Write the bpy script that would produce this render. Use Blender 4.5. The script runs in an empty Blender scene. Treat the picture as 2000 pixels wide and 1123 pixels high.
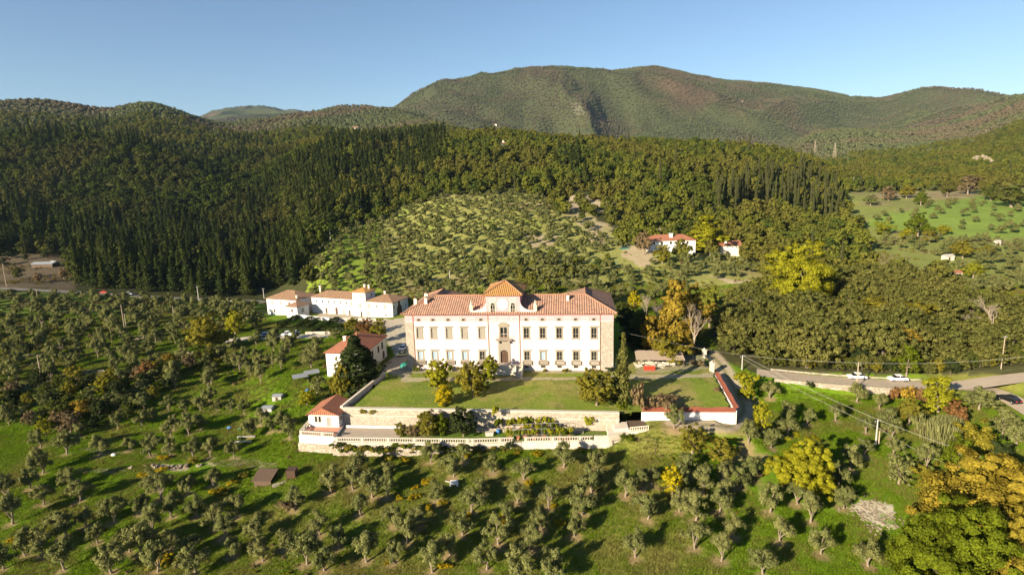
import bpy, math, random
import numpy as np
from mathutils import Matrix, Vector

# ------------------------------------------------------------------ camera, sky, sun, exposure
SC = bpy.context.scene
COL = SC.collection
CAM_H, FPX, CX, CY = 47.7, 1110.0, 1000.0, 561.5          # camera height above the villa's foot, focal length in px of the 2000 px wide photo
PITCH, ROLL = math.radians(10.5), math.radians(1.7)
SUN_AZ, SUN_EL = 46.0, 20.5                               # light travels towards this azimuth (from +Y to +X), elevation in degrees
SUN_POWER, SKY_POWER, EXPOSURE = 5.0, 0.056, 1.4

up0 = np.array([0, math.sin(PITCH), math.cos(PITCH)]); FW = np.array([0, math.cos(PITCH), -math.sin(PITCH)])
rt0 = np.array([1.0, 0, 0])
RT = math.cos(ROLL) * rt0 - math.sin(ROLL) * up0
UP = math.sin(ROLL) * rt0 + math.cos(ROLL) * up0
cd = bpy.data.cameras.new('camera'); cam = bpy.data.objects.new('camera', cd); COL.objects.link(cam)
cd.sensor_width = 36.0; cd.lens = FPX / 2000 * 36; cd.clip_start = 0.5; cd.clip_end = 40000
M = Matrix.Identity(4)
for i in range(3):
    M[i][0], M[i][1], M[i][2] = RT[i], UP[i], -FW[i]
M[2][3] = CAM_H
cam.matrix_world = M
SC.camera = cam

W = bpy.data.worlds.new('World'); SC.world = W; W.use_nodes = True
nt = W.node_tree; nt.nodes.clear()
sky = nt.nodes.new('ShaderNodeTexSky'); sky.sky_type = 'NISHITA'; sky.sun_disc = False
sky.sun_elevation = math.radians(SUN_EL); sky.sun_rotation = math.radians(180 + SUN_AZ)
sky.air_density = 1.0; sky.dust_density = 0.35; sky.ozone_density = 3.0; sky.altitude = 200
bg = nt.nodes.new('ShaderNodeBackground'); bg.inputs['Strength'].default_value = SKY_POWER
wo = nt.nodes.new('ShaderNodeOutputWorld')
nt.links.new(sky.outputs[0], bg.inputs[0]); nt.links.new(bg.outputs[0], wo.inputs[0])

sl = bpy.data.lights.new('sun', 'SUN'); so = bpy.data.objects.new('sun', sl); COL.objects.link(so)
sl.energy = SUN_POWER; sl.angle = math.radians(0.53); sl.color = (1.0, 0.86, 0.63)
a, e = math.radians(SUN_AZ), math.radians(SUN_EL)
so.rotation_euler = Vector((math.sin(a) * math.cos(e), math.cos(a) * math.cos(e), -math.sin(e))).to_track_quat('-Z', 'Y').to_euler()
so.location = (-60, 0, 120)

SC.view_settings.view_transform = 'Standard'; SC.view_settings.look = 'None'
SC.view_settings.exposure = EXPOSURE; SC.view_settings.gamma = 1.0
SC.cycles.max_bounces = 5; SC.cycles.diffuse_bounces = 2; SC.cycles.transmission_bounces = 2; SC.cycles.volume_bounces = 0
SC.cycles.glossy_bounces = 2; SC.cycles.caustics_reflective = False; SC.cycles.caustics_refractive = False

RNG = np.random.default_rng(7); random.seed(7)

# ------------------------------------------------------------------ numeric helpers
def ray(u, v):
    return FW * FPX + RT * (u - CX) - UP * (v - CY)

def proj(p):
    q = np.asarray(p, float) - np.array([0, 0, CAM_H]); d = q @ FW
    d = np.where(np.abs(d) < 1e-6, 1e-6, d)
    return CX + FPX * (q @ RT) / d, CY - FPX * (q @ UP) / d, d

def PZ(u, v, z):                                           # point of the photo's pixel (u, v) at height z
    d = ray(u, v); t = (z - CAM_H) / d[2]; return np.array([d[0] * t, d[1] * t, z])

def unroll(u, v):
    du, dv = u - CX, v - CY
    return du * math.cos(ROLL) - dv * math.sin(ROLL), dv * math.cos(ROLL) + du * math.sin(ROLL)

def z_of(Y, u, v):
    return CAM_H - Y * math.tan(PITCH + math.atan(unroll(u, v)[1] / FPX))

def sstep(a, b, x):
    t = np.clip((x - a) / (b - a), 0, 1); return t * t * (3 - 2 * t)

_T = np.random.default_rng(3).random((256, 256))
def vnoise(x, y):
    xi, yi = np.floor(x).astype(int), np.floor(y).astype(int); fx, fy = x - xi, y - yi
    fx, fy = fx * fx * (3 - 2 * fx), fy * fy * (3 - 2 * fy)
    g = lambda i, j: _T[(xi + i) & 255, (yi + j) & 255]
    return (g(0, 0) * (1 - fx) + g(1, 0) * fx) * (1 - fy) + (g(0, 1) * (1 - fx) + g(1, 1) * fx) * fy

def fbm(x, y, wave, octaves=4, gain=0.5):
    x = np.asarray(x, float); y = np.asarray(y, float); s = np.zeros(np.broadcast(x, y).shape); amp, tot, f = 1.0, 0.0, 1.0 / wave
    for k in range(octaves):
        s = s + amp * (vnoise(x * f + 17.3 * k, y * f + 9.1 * k) - 0.5); tot += amp; amp *= gain; f *= 2.03
    return s / tot * 2                                     # about -1 .. 1

def pchip(xk, yk, x):
    xk, yk = np.asarray(xk, float), np.asarray(yk, float)
    h = np.diff(xk); dl = np.diff(yk) / h; m = np.zeros_like(yk)
    for i in range(1, len(xk) - 1):
        if dl[i - 1] * dl[i] > 0:
            w1, w2 = 2 * h[i] + h[i - 1], h[i] + 2 * h[i - 1]
            m[i] = (w1 + w2) / (w1 / dl[i - 1] + w2 / dl[i])
    m[0], m[-1] = dl[0], dl[-1]
    x = np.clip(x, xk[0], xk[-1]); i = np.clip(np.searchsorted(xk, x) - 1, 0, len(xk) - 2)
    t = (x - xk[i]) / h[i]
    return (yk[i] * (1 + 2 * t) * (1 - t) ** 2 + m[i] * h[i] * t * (1 - t) ** 2 + yk[i + 1] * t * t * (3 - 2 * t) + m[i + 1] * h[i] * t * t * (t - 1))

def inpoly(px, py, poly):
    px, py = np.asarray(px, float), np.asarray(py, float); r = np.zeros(px.shape, bool); n = len(poly)
    for i in range(n):
        x1, y1 = poly[i]; x2, y2 = poly[(i + 1) % n]
        if y1 == y2: continue
        c = (y1 > py) != (y2 > py)
        r ^= c & (px < (x2 - x1) * (py - y1) / (y2 - y1) + x1)
    return r

# ------------------------------------------------------------------ terrain heights: profiles along lines of sight, (distance, photo row) or (distance, None, height)
NEAR_L = [(15, None, -14), (80, None, -11.3), (108, None, -8.8), (121, None, -8.2), (164, None, -6), (220, None, -3.5)]
NEAR_ML = [(15, None, -14), (78, None, -11.3), (104, None, -7.6), (114, None, -7.0), (135, None, -4.6), (150, None, -3.0), (185, None, -2.4), (215, None, -2)]
NEAR_M = [(15, None, -14), (76, None, -11), (90, None, -9), (104, None, -6.2), (111, None, -5.4), (128, None, -2.2), (145, None, -1.0), (170, None, 0.4)]
NEAR_R = [(15, None, -14), (74, None, -11), (90, None, -8.8), (104, None, -6.4), (118, None, -5.4), (126, None, -4.7), (130, None, -2.3), (145, None, -0.4), (170, None, 0.6), (190, None, 1.0)]
COLS = {
    -400: NEAR_L + [(300, 580), (420, 490), (560, 395), (740, 272), (950, 310), (1400, 205), (2000, 235), (3000, 300), (7000, 330)],
    0: NEAR_L + [(300, 563), (340, 545), (420, 480), (560, 390), (740, 278), (900, 300), (1300, 206), (1700, 240), (3000, 300), (7000, 330)],
    120: NEAR_L + [(300, 567), (420, 490), (560, 400), (740, 272), (900, 300), (1350, 203), (1900, 250), (3000, 300), (7000, 330)],
    180: NEAR_L + [(300, 571), (420, 496), (560, 400), (730, 275), (870, 300), (1350, 212), (1900, 256), (3000, 300), (7000, 330)],
    220: NEAR_L + [(300, 573), (420, 500), (560, 400), (720, 278), (850, 300), (1100, 252), (1350, 228), (1900, 268), (3000, 300), (7000, 330)],
    268: NEAR_L + [(300, 575), (420, 502), (560, 405), (705, 288), (820, 305), (1070, 250), (1300, 213), (1900, 270), (3000, 300), (7000, 320)],
    320: NEAR_L + [(300, 578), (420, 505), (560, 410), (690, 303), (800, 310), (1050, 250), (1300, 200), (1900, 270), (3000, 300), (7000, 300)],
    430: NEAR_L + [(300, 585), (420, 510), (560, 425), (660, 348), (760, 335), (1000, 282), (1250, 248), (1700, 252), (2500, 270), (7000, 226)],
    520: NEAR_ML + [(295, 590), (420, 515), (560, 430), (700, 350), (900, 305), (1200, 265), (1700, 243), (2500, 270), (7000, 215)],
    620: NEAR_ML + [(260, 575), (330, 482), (450, 405), (600, 335), (750, 288), (950, 275), (1700, 226), (2500, 260), (7000, 232)],
    700: NEAR_ML + [(260, 568), (330, 490), (420, 433), (560, 362), (720, 290), (900, 290), (1300, 250), (1800, 220), (2600, 245), (3300, 250), (7000, 270)],
    780: NEAR_ML[:-2] + [(200, None, -1.8), (250, 572), (330, 490), (430, 422), (560, 352), (720, 287), (900, 285), (1300, 247), (1800, 222), (2500, 250), (3200, 217), (5000, 260), (7000, 270)],
    860: NEAR_M + [(200, None, 1.5), (250, 570), (330, 480), (420, 402), (520, 348), (700, 283), (900, 278), (1500, 240), (2000, 262), (3200, 176), (5000, 250), (7000, 270)],
    960: NEAR_M + [(220, 580), (300, 500), (400, 407), (500, 352), (650, 278), (800, 265), (1200, 280), (2200, 290), (3200, 153), (5000, 250), (7000, 270)],
    1060: NEAR_M + [(220, 580), (300, 500), (390, 412), (480, 362), (620, 292), (750, 277), (1100, 300), (2200, 285), (3200, 143), (5000, 250), (7000, 270)],
    1160: NEAR_M + [(210, 592), (290, 502), (380, 422), (460, 372), (600, 302), (740, 284), (1100, 320), (2200, 290), (3250, 141), (5000, 250), (7000, 270)],
    1290: NEAR_R[:-1] + [(205, 612), (280, 500), (360, 442), (450, 372), (600, 307), (760, 288), (1100, 330), (2200, 290), (3400, 137), (5000, 250), (7000, 270)],
    1400: NEAR_R[:-1] + [(205, 612), (280, 510), (360, 452), (450, 387), (580, 322), (720, 291), (1100, 340), (2200, 300), (3400, 162), (5000, 250), (7000, 270)],
    1500: NEAR_R + [(280, 512), (360, 462), (450, 402), (560, 337), (680, 300), (1100, 345), (2200, 300), (3500, 172), (5000, 250), (7000, 270)],
    1600: NEAR_R + [(270, 530), (340, 477), (420, 432), (520, 367), (620, 325), (900, 340), (1200, 320), (1800, 254), (2300, 275), (3500, 182), (5000, 250), (7000, 270)],
    1680: NEAR_R + [(260, 545), (330, 482), (430, 412), (520, 374), (700, 355), (1000, 325), (1800, 258), (2400, 275), (3500, 200), (5000, 250), (7000, 270)],
    1780: NEAR_R + [(260, 540), (330, 470), (430, 405), (540, 372), (700, 347), (1000, 312), (1600, 265), (2300, 245), (3300, 180), (5000, 250), (7000, 270)],
    1900: NEAR_R + [(250, 550), (310, 480), (400, 410), (520, 374), (700, 340), (1000, 295), (1500, 248), (2200, 222), (3000, 193), (5000, 250), (7000, 270)],
    2000: NEAR_R + [(250, 550), (310, 475), (400, 410), (520, 372), (650, 338), (900, 283), (1300, 218), (1700, 183), (2300, 215), (3000, 225), (5000, 250), (7000, 270)],
    2400: NEAR_R + [(250, 540), (400, 400), (520, 355), (650, 312), (900, 240), (1300, 165), (1700, 130), (3000, 190), (7000, 270)],
}
KU = sorted(COLS)
LY = np.linspace(math.log(15), math.log(7000), 420)
_tab = []
for u in KU:
    ys = [c[0] for c in COLS[u]]; zs = [c[2] if c[1] is None else z_of(c[0], u, c[1]) for c in COLS[u]]
    _tab.append(pchip(np.log(ys), zs, LY))
_tab = np.array(_tab)
QK = np.array([unroll(u, 420)[0] / FPX * 0.985 for u in KU])    # x / Y of each column
QG = np.linspace(QK[0], QK[-1], 400)
TAB = np.stack([pchip(QK, _tab[:, j], QG) for j in range(len(LY))], 1)
for _ in range(45):                                              # soften creases between columns
    TAB[1:-1] = (TAB[:-2] + 2 * TAB[1:-1] + TAB[2:]) / 4

def base_h(x, y):
    x, y = np.asarray(x, float), np.asarray(y, float); yy = np.maximum(y, 15.0)
    q = np.clip(x / yy, QG[0], QG[-1] - 1e-9); fq = (q - QG[0]) / (QG[1] - QG[0]); i = np.clip(fq.astype(int), 0, len(QG) - 2); tq = fq - i
    l = np.clip(np.log(yy), LY[0], LY[-1] - 1e-9); fl = (l - LY[0]) / (LY[1] - LY[0]); j = np.clip(fl.astype(int), 0, len(LY) - 2); tl = fl - j
    z = (TAB[i, j] * (1 - tq) + TAB[i + 1, j] * tq) * (1 - tl) + (TAB[i, j + 1] * (1 - tq) + TAB[i + 1, j + 1] * tq) * tl
    z = z + fbm(x, y, 14, 3) * 0.28 * sstep(60, 90, y) + fbm(x, y, 60, 3) * 2.2 * sstep(230, 420, y)
    rid = 1 - 2 * np.abs(fbm(x + fbm(x, y, 700, 2) * 160, y, 620, 4))
    z = z + (rid - 0.62) * 125 * sstep(1500, 2300, y) * (1 - 0.88 * np.exp(-((y - 3320) / 420) ** 2)) + (1 - 2 * np.abs(fbm(x, y, 240, 3)) - 0.5) * 8 * sstep(650, 1000, y)
    return z

# villa frame
VC = np.array([-1.487, 141.33, 0.0]); VEX = np.array([0.99389, -0.11039, 0]); VEY = np.array([0.11039, 0.99389, 0])
VROT = math.atan2(VEX[1], VEX[0])
def VW(lx, ly, z=0.0):
    return VC + VEX * lx + VEY * ly + np.array([0, 0, z])

LAWN_PX = [(672, 797), (940, 803), (1207, 806), (1253, 800), (1432, 803), (1391, 722), (1372, 688)]
LAWN = [VW(-33.7, -26.4), VW(26.0, -26.6), VW(31.0, -24.9), VW(50.0, -24.4), VW(51.3, -1.0), VW(52.0, 14), VW(22, 16), VW(-24, 16), VW(-29, 3), VW(-31, -4)]
LAWN2 = [(p[0], p[1]) for p in LAWN]
PATIO2 = [(-46.0, 113.2), (-37.8, 111.5), (-37.9, 110.5), (-9.2, 107.8), (4.5, 107.8), (15.6, 107.4), (27.4, 109.0), (27.2, 114.0), (21.2, 112.6), (-37.9, 119.4), (-42.5, 124.5), (-46.5, 122.0)]

def seg_dist(x, y, line):
    best = np.full(np.shape(x), 1e9); zz = np.zeros(np.shape(x))
    for (a, b) in zip(line[:-1], line[1:]):
        dx, dy = b[0] - a[0], b[1] - a[1]; L2 = dx * dx + dy * dy + 1e-9
        t = np.clip(((x - a[0]) * dx + (y - a[1]) * dy) / L2, 0, 1)
        d = np.hypot(x - a[0] - t * dx, y - a[1] - t * dy); z = a[2] + t * (b[2] - a[2])
        m = d < best; best = np.where(m, d, best); zz = np.where(m, z, zz)
    return best, zz

ROADS = []                                                       # (world polyline, half width of the level bench, feather)
def ground(x, y):
    x, y = np.asarray(x, float), np.asarray(y, float); z = base_h(x, y)
    for line, hw, fe in ROADS:
        d, zz = seg_dist(x, y, line); z = z + (zz - z) * sstep(hw + fe, hw, d)
    near = (y > 90) & (y < 175)
    if np.any(near):
        z = np.where(near & inpoly(x, y, LAWN2), np.minimum(z, -0.3) - 1.6, z)
        z = np.where(near & inpoly(x, y, PATIO2), np.minimum(z, -4.2) - 1.6, z)
        lx = (x - VC[0]) * VEX[0] + (y - VC[1]) * VEX[1]; ly = (x - VC[0]) * VEY[0] + (y - VC[1]) * VEY[1]
        z = np.where((np.abs(lx) < 27) & (ly > -1) & (ly < 24), np.minimum(z, -0.6), z)
    return z

_YS = np.geomspace(45, 7000, 2200)
def P(u, v, zoff=0.0):                                           # where the sight line of pixel (u, v) meets the ground
    d = ray(u, v); x = _YS * d[0] / d[1]; z = CAM_H + _YS * d[2] / d[1]
    g = ground(x, _YS) + zoff; k = np.argmax(z < g)
    if not z[k] < g[k]: k = len(_YS) - 1
    k = max(k, 1); f0, f1 = (z - g)[k - 1], (z - g)[k]; t = f0 / (f0 - f1 + 1e-9)
    y = _YS[k - 1] + t * (_YS[k] - _YS[k - 1]); xx = y * d[0] / d[1]
    return np.array([xx, y, float(ground(xx, y)) + zoff])

def smooth_line(pts, n=4):
    p = np.array(pts); out = []
    for i in range(len(p) - 1):
        p0, p1, p2, p3 = p[max(i - 1, 0)], p[i], p[i + 1], p[min(i + 2, len(p) - 1)]
        for k in range(n):
            t = k / n
            out.append(0.5 * (2 * p1 + (p2 - p0) * t + (2 * p0 - 5 * p1 + 4 * p2 - p3) * t * t + (3 * p1 - p0 - 3 * p2 + p3) * t ** 3))
    out.append(p[-1]); return np.array(out)

def relax_z(line, k=6):
    for _ in range(k): line[1:-1, 2] = (line[:-2, 2] + 2 * line[1:-1, 2] + line[2:, 2]) / 4
    return line

def road_line(px, n=5):
    return relax_z(smooth_line([P(u, v) for u, v in px], n), 12)

ROADS.append((np.array([VW(29, -26.5, -2.7), VW(40, -26.3, -2.5), VW(50.5, -26.0, -2.4)]), 2.0, 6.0))   # bank below the white garden wall
ROAD_R = road_line([(1478, 727), (1520, 732), (1600, 740), (1700, 747), (1800, 753), (1850, 754), (1895, 751), (1940, 744), (2000, 737), (2080, 728)])
ROAD_B = road_line([(1868, 754), (1915, 757), (1950, 768), (1985, 786), (2030, 812), (2090, 850)])
ROAD_L = road_line([(-150, 558), (0, 563), (100, 568), (180, 573), (250, 577), (320, 581), (390, 584), (450, 586), (520, 590)])
TRACK = road_line([(1388, 690), (1408, 712), (1424, 740), (1440, 768), (1452, 796), (1446, 816), (1425, 828), (1380, 830), (1320, 826)])
PARK = road_line([(430, 668), (480, 662), (530, 658), (590, 657), (645, 656)])
ROADS += [(ROAD_R, 3.1, 1.2), (ROAD_B, 3.2, 4.0), (ROAD_L, 3.5, 6.0), (TRACK, 1.8, 2.0), (PARK, 3.0, 3.0)]
SUN_DIR = np.array([math.sin(a) * math.cos(e), math.cos(a) * math.cos(e), -math.sin(e)])

# ------------------------------------------------------------------ mesh builder, tags
class MB:
    def __init__(s): s.v, s.f, s.m = [], [], []
    def add(s, vs, fs, mi=0):
        o = len(s.v); s.v += [tuple(map(float, p)) for p in vs]; s.f += [tuple(i + o for i in f) for f in fs]; s.m += [mi] * len(fs); return s
    def box(s, x0, x1, y0, y1, z0, z1, mi=0, M=None):
        vs = [(x, y, z) for z in (z0, z1) for y in (y0, y1) for x in (x0, x1)]
        if M is not None: vs = [tuple(M @ Vector(p)) for p in vs]
        return s.add(vs, [(0, 2, 3, 1), (4, 5, 7, 6), (0, 1, 5, 4), (2, 6, 7, 3), (0, 4, 6, 2), (1, 3, 7, 5)], mi)
    def quad(s, a, b, c, d, mi=0): return s.add([a, b, c, d], [(0, 1, 2, 3)], mi)
    def tube(s, pts, rad, n=6, mi=0, cap=True):
        pts = [Vector(p) for p in pts]; rings = []; rad = rad if hasattr(rad, '__len__') else [rad] * len(pts)
        for i, p in enumerate(pts):
            t = (pts[min(i + 1, len(pts) - 1)] - pts[max(i - 1, 0)]).normalized()
            x = t.orthogonal().normalized() if i == 0 else (px - t * px.dot(t)).normalized()
            px = x; y = t.cross(x)
            rings.append([p + (x * math.cos(2 * math.pi * k / n) + y * math.sin(2 * math.pi * k / n)) * rad[i] for k in range(n)])
        vs = [q for r in rings for q in r]
        fs = [(i * n + k, i * n + (k + 1) % n, (i + 1) * n + (k + 1) % n, (i + 1) * n + k) for i in range(len(pts) - 1) for k in range(n)]
        if cap: fs += [tuple(range(n))[::-1], tuple((len(pts) - 1) * n + k for k in range(n))]
        return s.add(vs, fs, mi)
    def lathe(s, prof, n=10, mi=0, c=(0, 0, 0)):
        vs = [(c[0] + r * math.cos(2 * math.pi * k / n), c[1] + r * math.sin(2 * math.pi * k / n), c[2] + z) for r, z in prof for k in range(n)]
        fs = [(i * n + k, i * n + (k + 1) % n, (i + 1) * n + (k + 1) % n, (i + 1) * n + k) for i in range(len(prof) - 1) for k in range(n)]
        return s.add(vs, fs, mi)
    def prism(s, poly, y0, y1, mi=0):                            # outline in x, z swept along y
        n = len(poly); vs = [(x, y0, z) for x, z in poly] + [(x, y1, z) for x, z in poly]
        return s.add(vs, [tuple(range(n)), tuple(range(2 * n - 1, n - 1, -1))] + [(i, i + n, (i + 1) % n + n, (i + 1) % n) for i in range(n)], mi)
    def slab(s, poly, z0, z1, mi=0):                             # outline in x, y swept along z
        n = len(poly); vs = [(x, y, z0) for x, y in poly] + [(x, y, z1) for x, y in poly]
        return s.add(vs, [tuple(range(n - 1, -1, -1)), tuple(range(n, 2 * n))] + [(i, (i + 1) % n, (i + 1) % n + n, i + n) for i in range(n)], mi)
    def mesh(s, name, mats, uv=False, smooth=False):
        me = bpy.data.meshes.new(name); me.from_pydata(s.v, [], s.f)
        for m in (mats if isinstance(mats, (list, tuple)) else [mats]): me.materials.append(m)
        me.polygons.foreach_set('material_index', s.m)
        if smooth: me.polygons.foreach_set('use_smooth', [True] * len(s.f))
        if uv:
            ul = me.uv_layers.new(name='UVMap')
            for p in me.polygons:
                n = p.normal; t = Vector((0, 0, 1)).cross(n)
                t = t.normalized() if t.length > 1e-4 else Vector((1, 0, 0)); b = n.cross(t)
                for li in p.loop_indices:
                    q = me.vertices[me.loops[li].vertex_index].co; ul.data[li].uv = (q.dot(t), q.dot(b))
        me.update(); return me
    def build(s, name, mats, parent=None, uv=False, smooth=False, loc=None, rz=None):
        o = bpy.data.objects.new(name, s.mesh(name, mats, uv, smooth)); COL.objects.link(o)
        if parent is not None: o.parent = parent
        if loc is not None: o.location = tuple(loc)
        if rz is not None: o.rotation_euler[2] = rz
        return o

def tag(o, label=None, cat=None, group=None, kind=None):
    for k, v in (('label', label), ('category', cat), ('group', group), ('kind', kind)):
        if v: o[k] = v
    return o
def empty(name, loc=(0, 0, 0), rz=0.0, label=None, cat=None, group=None):
    o = bpy.data.objects.new(name, None); COL.objects.link(o); o.location = tuple(loc); o.rotation_euler[2] = rz
    return tag(o, label, cat, group)
def link_copy(o, parent=None):
    c = o.copy(); COL.objects.link(c); c.parent = parent
    for ch in list(o.children): link_copy(ch, c)
    return c

# ------------------------------------------------------------------ materials
def mat(name):
    m = bpy.data.materials.new(name); m.use_nodes = True; n = m.node_tree; n.nodes.clear()
    out = n.nodes.new('ShaderNodeOutputMaterial'); return m, n, out
def N(n, t, **kw):
    o = n.nodes.new(t)
    for k, v in kw.items():
        if k in o.inputs: o.inputs[k].default_value = v
        else: setattr(o, k, v)
    return o
def L(n, a, b): n.links.new(a, b)
def rgb(c): return (c[0], c[1], c[2], 1)
def mix(n, fac, a, b, mode='MIX'):
    m = n.nodes.new('ShaderNodeMix'); m.data_type = 'RGBA'; m.blend_type = mode
    for s, v in ((0, fac), (6, a), (7, b)):
        if hasattr(v, 'links') or hasattr(v, 'is_linked'): n.links.new(v, m.inputs[s])
        else: m.inputs[s].default_value = v if s == 0 else rgb(v)
    return m.outputs[2]
def ramp(n, fac, stops):
    r = n.nodes.new('ShaderNodeValToRGB'); e = r.color_ramp.elements
    while len(e) < len(stops): e.new(0.5)
    for x, (p, c) in zip(e, stops): x.position = p; x.color = rgb(c) if hasattr(c, '__len__') else (c, c, c, 1)
    n.links.new(fac, r.inputs[0]); return r.outputs[0]
def math_(n, op, a, b=None):
    m = n.nodes.new('ShaderNodeMath'); m.operation = op
    for i, v in enumerate((a, b)):
        if v is None: continue
        if hasattr(v, 'is_linked'): n.links.new(v, m.inputs[i])
        else: m.inputs[i].default_value = v
    return m.outputs[0]
def noise(n, scale, detail=4, vec=None, rough=0.55):
    t = N(n, 'ShaderNodeTexNoise', Scale=scale, Detail=detail, Roughness=rough)
    if vec is not None: n.links.new(vec, t.inputs['Vector'])
    return t.outputs[0]
def objco(n): return n.nodes.new('ShaderNodeTexCoord').outputs['Object']
def poso(n): return n.nodes.new('ShaderNodeNewGeometry').outputs['Position']
def bump(n, h, strength, dist):
    b = N(n, 'ShaderNodeBump', Strength=strength, Distance=dist); n.links.new(h, b.inputs['Height']); return b.outputs[0]
def surf(n, out, color, rough=0.9, normal=None, spec=0.2, metal=0.0):
    p = N(n, 'ShaderNodeBsdfPrincipled', Roughness=rough, Metallic=metal); p.inputs['Specular IOR Level'].default_value = spec
    if hasattr(color, 'is_linked'): n.links.new(color, p.inputs['Base Color'])
    else: p.inputs['Base Color'].default_value = rgb(color)
    if normal is not None: n.links.new(normal, p.inputs['Normal'])
    n.links.new(p.outputs[0], out.inputs[0]); return p

def plain(name, c, rough=0.7, var=0.25, scale=1.5, spec=0.3, metal=0.0):
    m, n, o = mat(name); f = noise(n, scale, 5, objco(n))
    col = mix(n, f, [x * (1 - var) for x in c], [min(1, x * (1 + var)) for x in c]); surf(n, o, col, rough, None, spec, metal); return m

def plaster(name, c, stain, amount=0.35):
    m, n, o = mat(name); oc = objco(n)
    mp = N(n, 'ShaderNodeMapping'); mp.inputs['Scale'].default_value = (1.2, 1.2, 0.22); L(n, oc, mp.inputs[0])
    f = ramp(n, noise(n, 1.0, 6, mp.outputs[0]), [(0.42, 0.0), (0.75, 1.0)])
    f2 = ramp(n, noise(n, 0.35, 5, oc), [(0.4, 0.0), (0.7, 1.0)])
    k = math_(n, 'MULTIPLY', math_(n, 'MAXIMUM', f, f2), amount)
    col = mix(n, k, c, stain); surf(n, o, col, 0.92, bump(n, noise(n, 6, 4, oc), 0.25, 0.03), 0.1); return m

def rubble(name, c1, c2, scale=1.6):
    m, n, o = mat(name); oc = objco(n)
    v = N(n, 'ShaderNodeTexVoronoi', Scale=scale); L(n, oc, v.inputs['Vector']); v.inputs['Randomness'].default_value = 1
    v2 = N(n, 'ShaderNodeTexVoronoi', Scale=scale, feature='DISTANCE_TO_EDGE'); L(n, oc, v2.inputs['Vector'])
    sc = n.nodes.new('ShaderNodeSeparateColor'); L(n, v.outputs['Color'], sc.inputs[0]); col = mix(n, sc.outputs[0], c1, c2)
    e = ramp(n, v2.outputs['Distance'], [(0.0, 0.55), (0.08, 1.0)])
    col = mix(n, 1.0, col, e, 'MULTIPLY'); col = mix(n, math_(n, 'MULTIPLY', noise(n, 0.3, 5, oc), 0.6), col, [x * 0.72 for x in c1])
    surf(n, o, col, 0.95, bump(n, ramp(n, v2.outputs['Distance'], [(0, 0), (0.12, 1)]), 0.7, 0.12), 0.1); return m

def tiles(name, c1, c2, dirt, pitch=0.55, dirt_amt=0.5):
    m, n, o = mat(name); uv = n.nodes.new('ShaderNodeTexCoord').outputs['UV']
    sp = n.nodes.new('ShaderNodeSeparateXYZ'); L(n, uv, sp.inputs[0])
    cu = math_(n, 'FLOOR', math_(n, 'DIVIDE', sp.outputs[0], pitch)); cv = math_(n, 'FLOOR', math_(n, 'DIVIDE', sp.outputs[1], 0.6))
    cb = n.nodes.new('ShaderNodeCombineXYZ'); L(n, cu, cb.inputs[0]); L(n, cv, cb.inputs[1])
    wn = n.nodes.new('ShaderNodeTexWhiteNoise'); wn.noise_dimensions = '2D'; L(n, cb.outputs[0], wn.inputs['Vector'])
    col = mix(n, wn.outputs['Value'], c1, c2)
    fr = math_(n, 'FRACT', math_(n, 'DIVIDE', sp.outputs[0], pitch))
    h = math_(n, 'SINE', math_(n, 'MULTIPLY', fr, math.pi))
    col = mix(n, math_(n, 'MULTIPLY', ramp(n, h, [(0.0, 1.0), (0.45, 0.0)]), 0.42), col, [x * 0.45 for x in dirt])
    d = ramp(n, noise(n, 0.45, 6, uv, 0.65), [(0.42, 0.0), (0.7, 1.0)])
    col = mix(n, math_(n, 'MULTIPLY', d, dirt_amt), col, dirt)
    surf(n, o, col, 0.9, bump(n, h, 0.9, 0.16), 0.15); return m

def leafmat(name, ca, cb, trans=0.3, patch=None, patch_scale=0.01, lo=0.55, hi=1.35):
    m, n, o = mat(name); oi = n.nodes.new('ShaderNodeObjectInfo'); ge = n.nodes.new('ShaderNodeNewGeometry')
    col = mix(n, oi.outputs['Random'], ca, cb)
    if patch is not None:
        f = ramp(n, noise(n, patch_scale, 5, ge.outputs['Position'], 0.6), [(0.46, 0.0), (0.60, 1.0)]); col = mix(n, math_(n, 'MULTIPLY', f, 0.85), col, patch)
    br = N(n, 'ShaderNodeMapRange'); L(n, ge.outputs['Random Per Island'], br.inputs[0]); br.inputs[3].default_value = lo; br.inputs[4].default_value = hi
    sc = n.nodes.new('ShaderNodeVectorMath'); sc.operation = 'SCALE'; L(n, col, sc.inputs[0]); L(n, br.outputs[0], sc.inputs['Scale'])
    d = n.nodes.new('ShaderNodeBsdfDiffuse'); t = n.nodes.new('ShaderNodeBsdfTranslucent')
    L(n, sc.outputs[0], d.inputs[0]); L(n, sc.outputs[0], t.inputs[0])
    mx = n.nodes.new('ShaderNodeMixShader'); mx.inputs[0].default_value = trans; L(n, d.outputs[0], mx.inputs[1]); L(n, t.outputs[0], mx.inputs[2])
    L(n, mx.outputs[0], o.inputs[0]); return m

def groundmat():
    m, n, o = mat('ground'); at = n.nodes.new('ShaderNodeAttribute'); at.attribute_name = 'cover'; po = poso(n)
    col = at.outputs['Color']
    f1 = noise(n, 1.1, 6, po, 0.7); f2 = noise(n, 0.12, 5, po, 0.6)
    k = math_(n, 'ADD', math_(n, 'MULTIPLY', f1, 0.95), math_(n, 'MULTIPLY', f2, 0.55))
    sc = n.nodes.new('ShaderNodeVectorMath'); sc.operation = 'SCALE'; L(n, col, sc.inputs[0]); L(n, math_(n, 'ADD', k, 0.25), sc.inputs['Scale'])
    surf(n, o, sc.outputs[0], 1.0, bump(n, noise(n, 1.6, 7, po, 0.75), 0.8, 0.35), 0.05); return m

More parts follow.
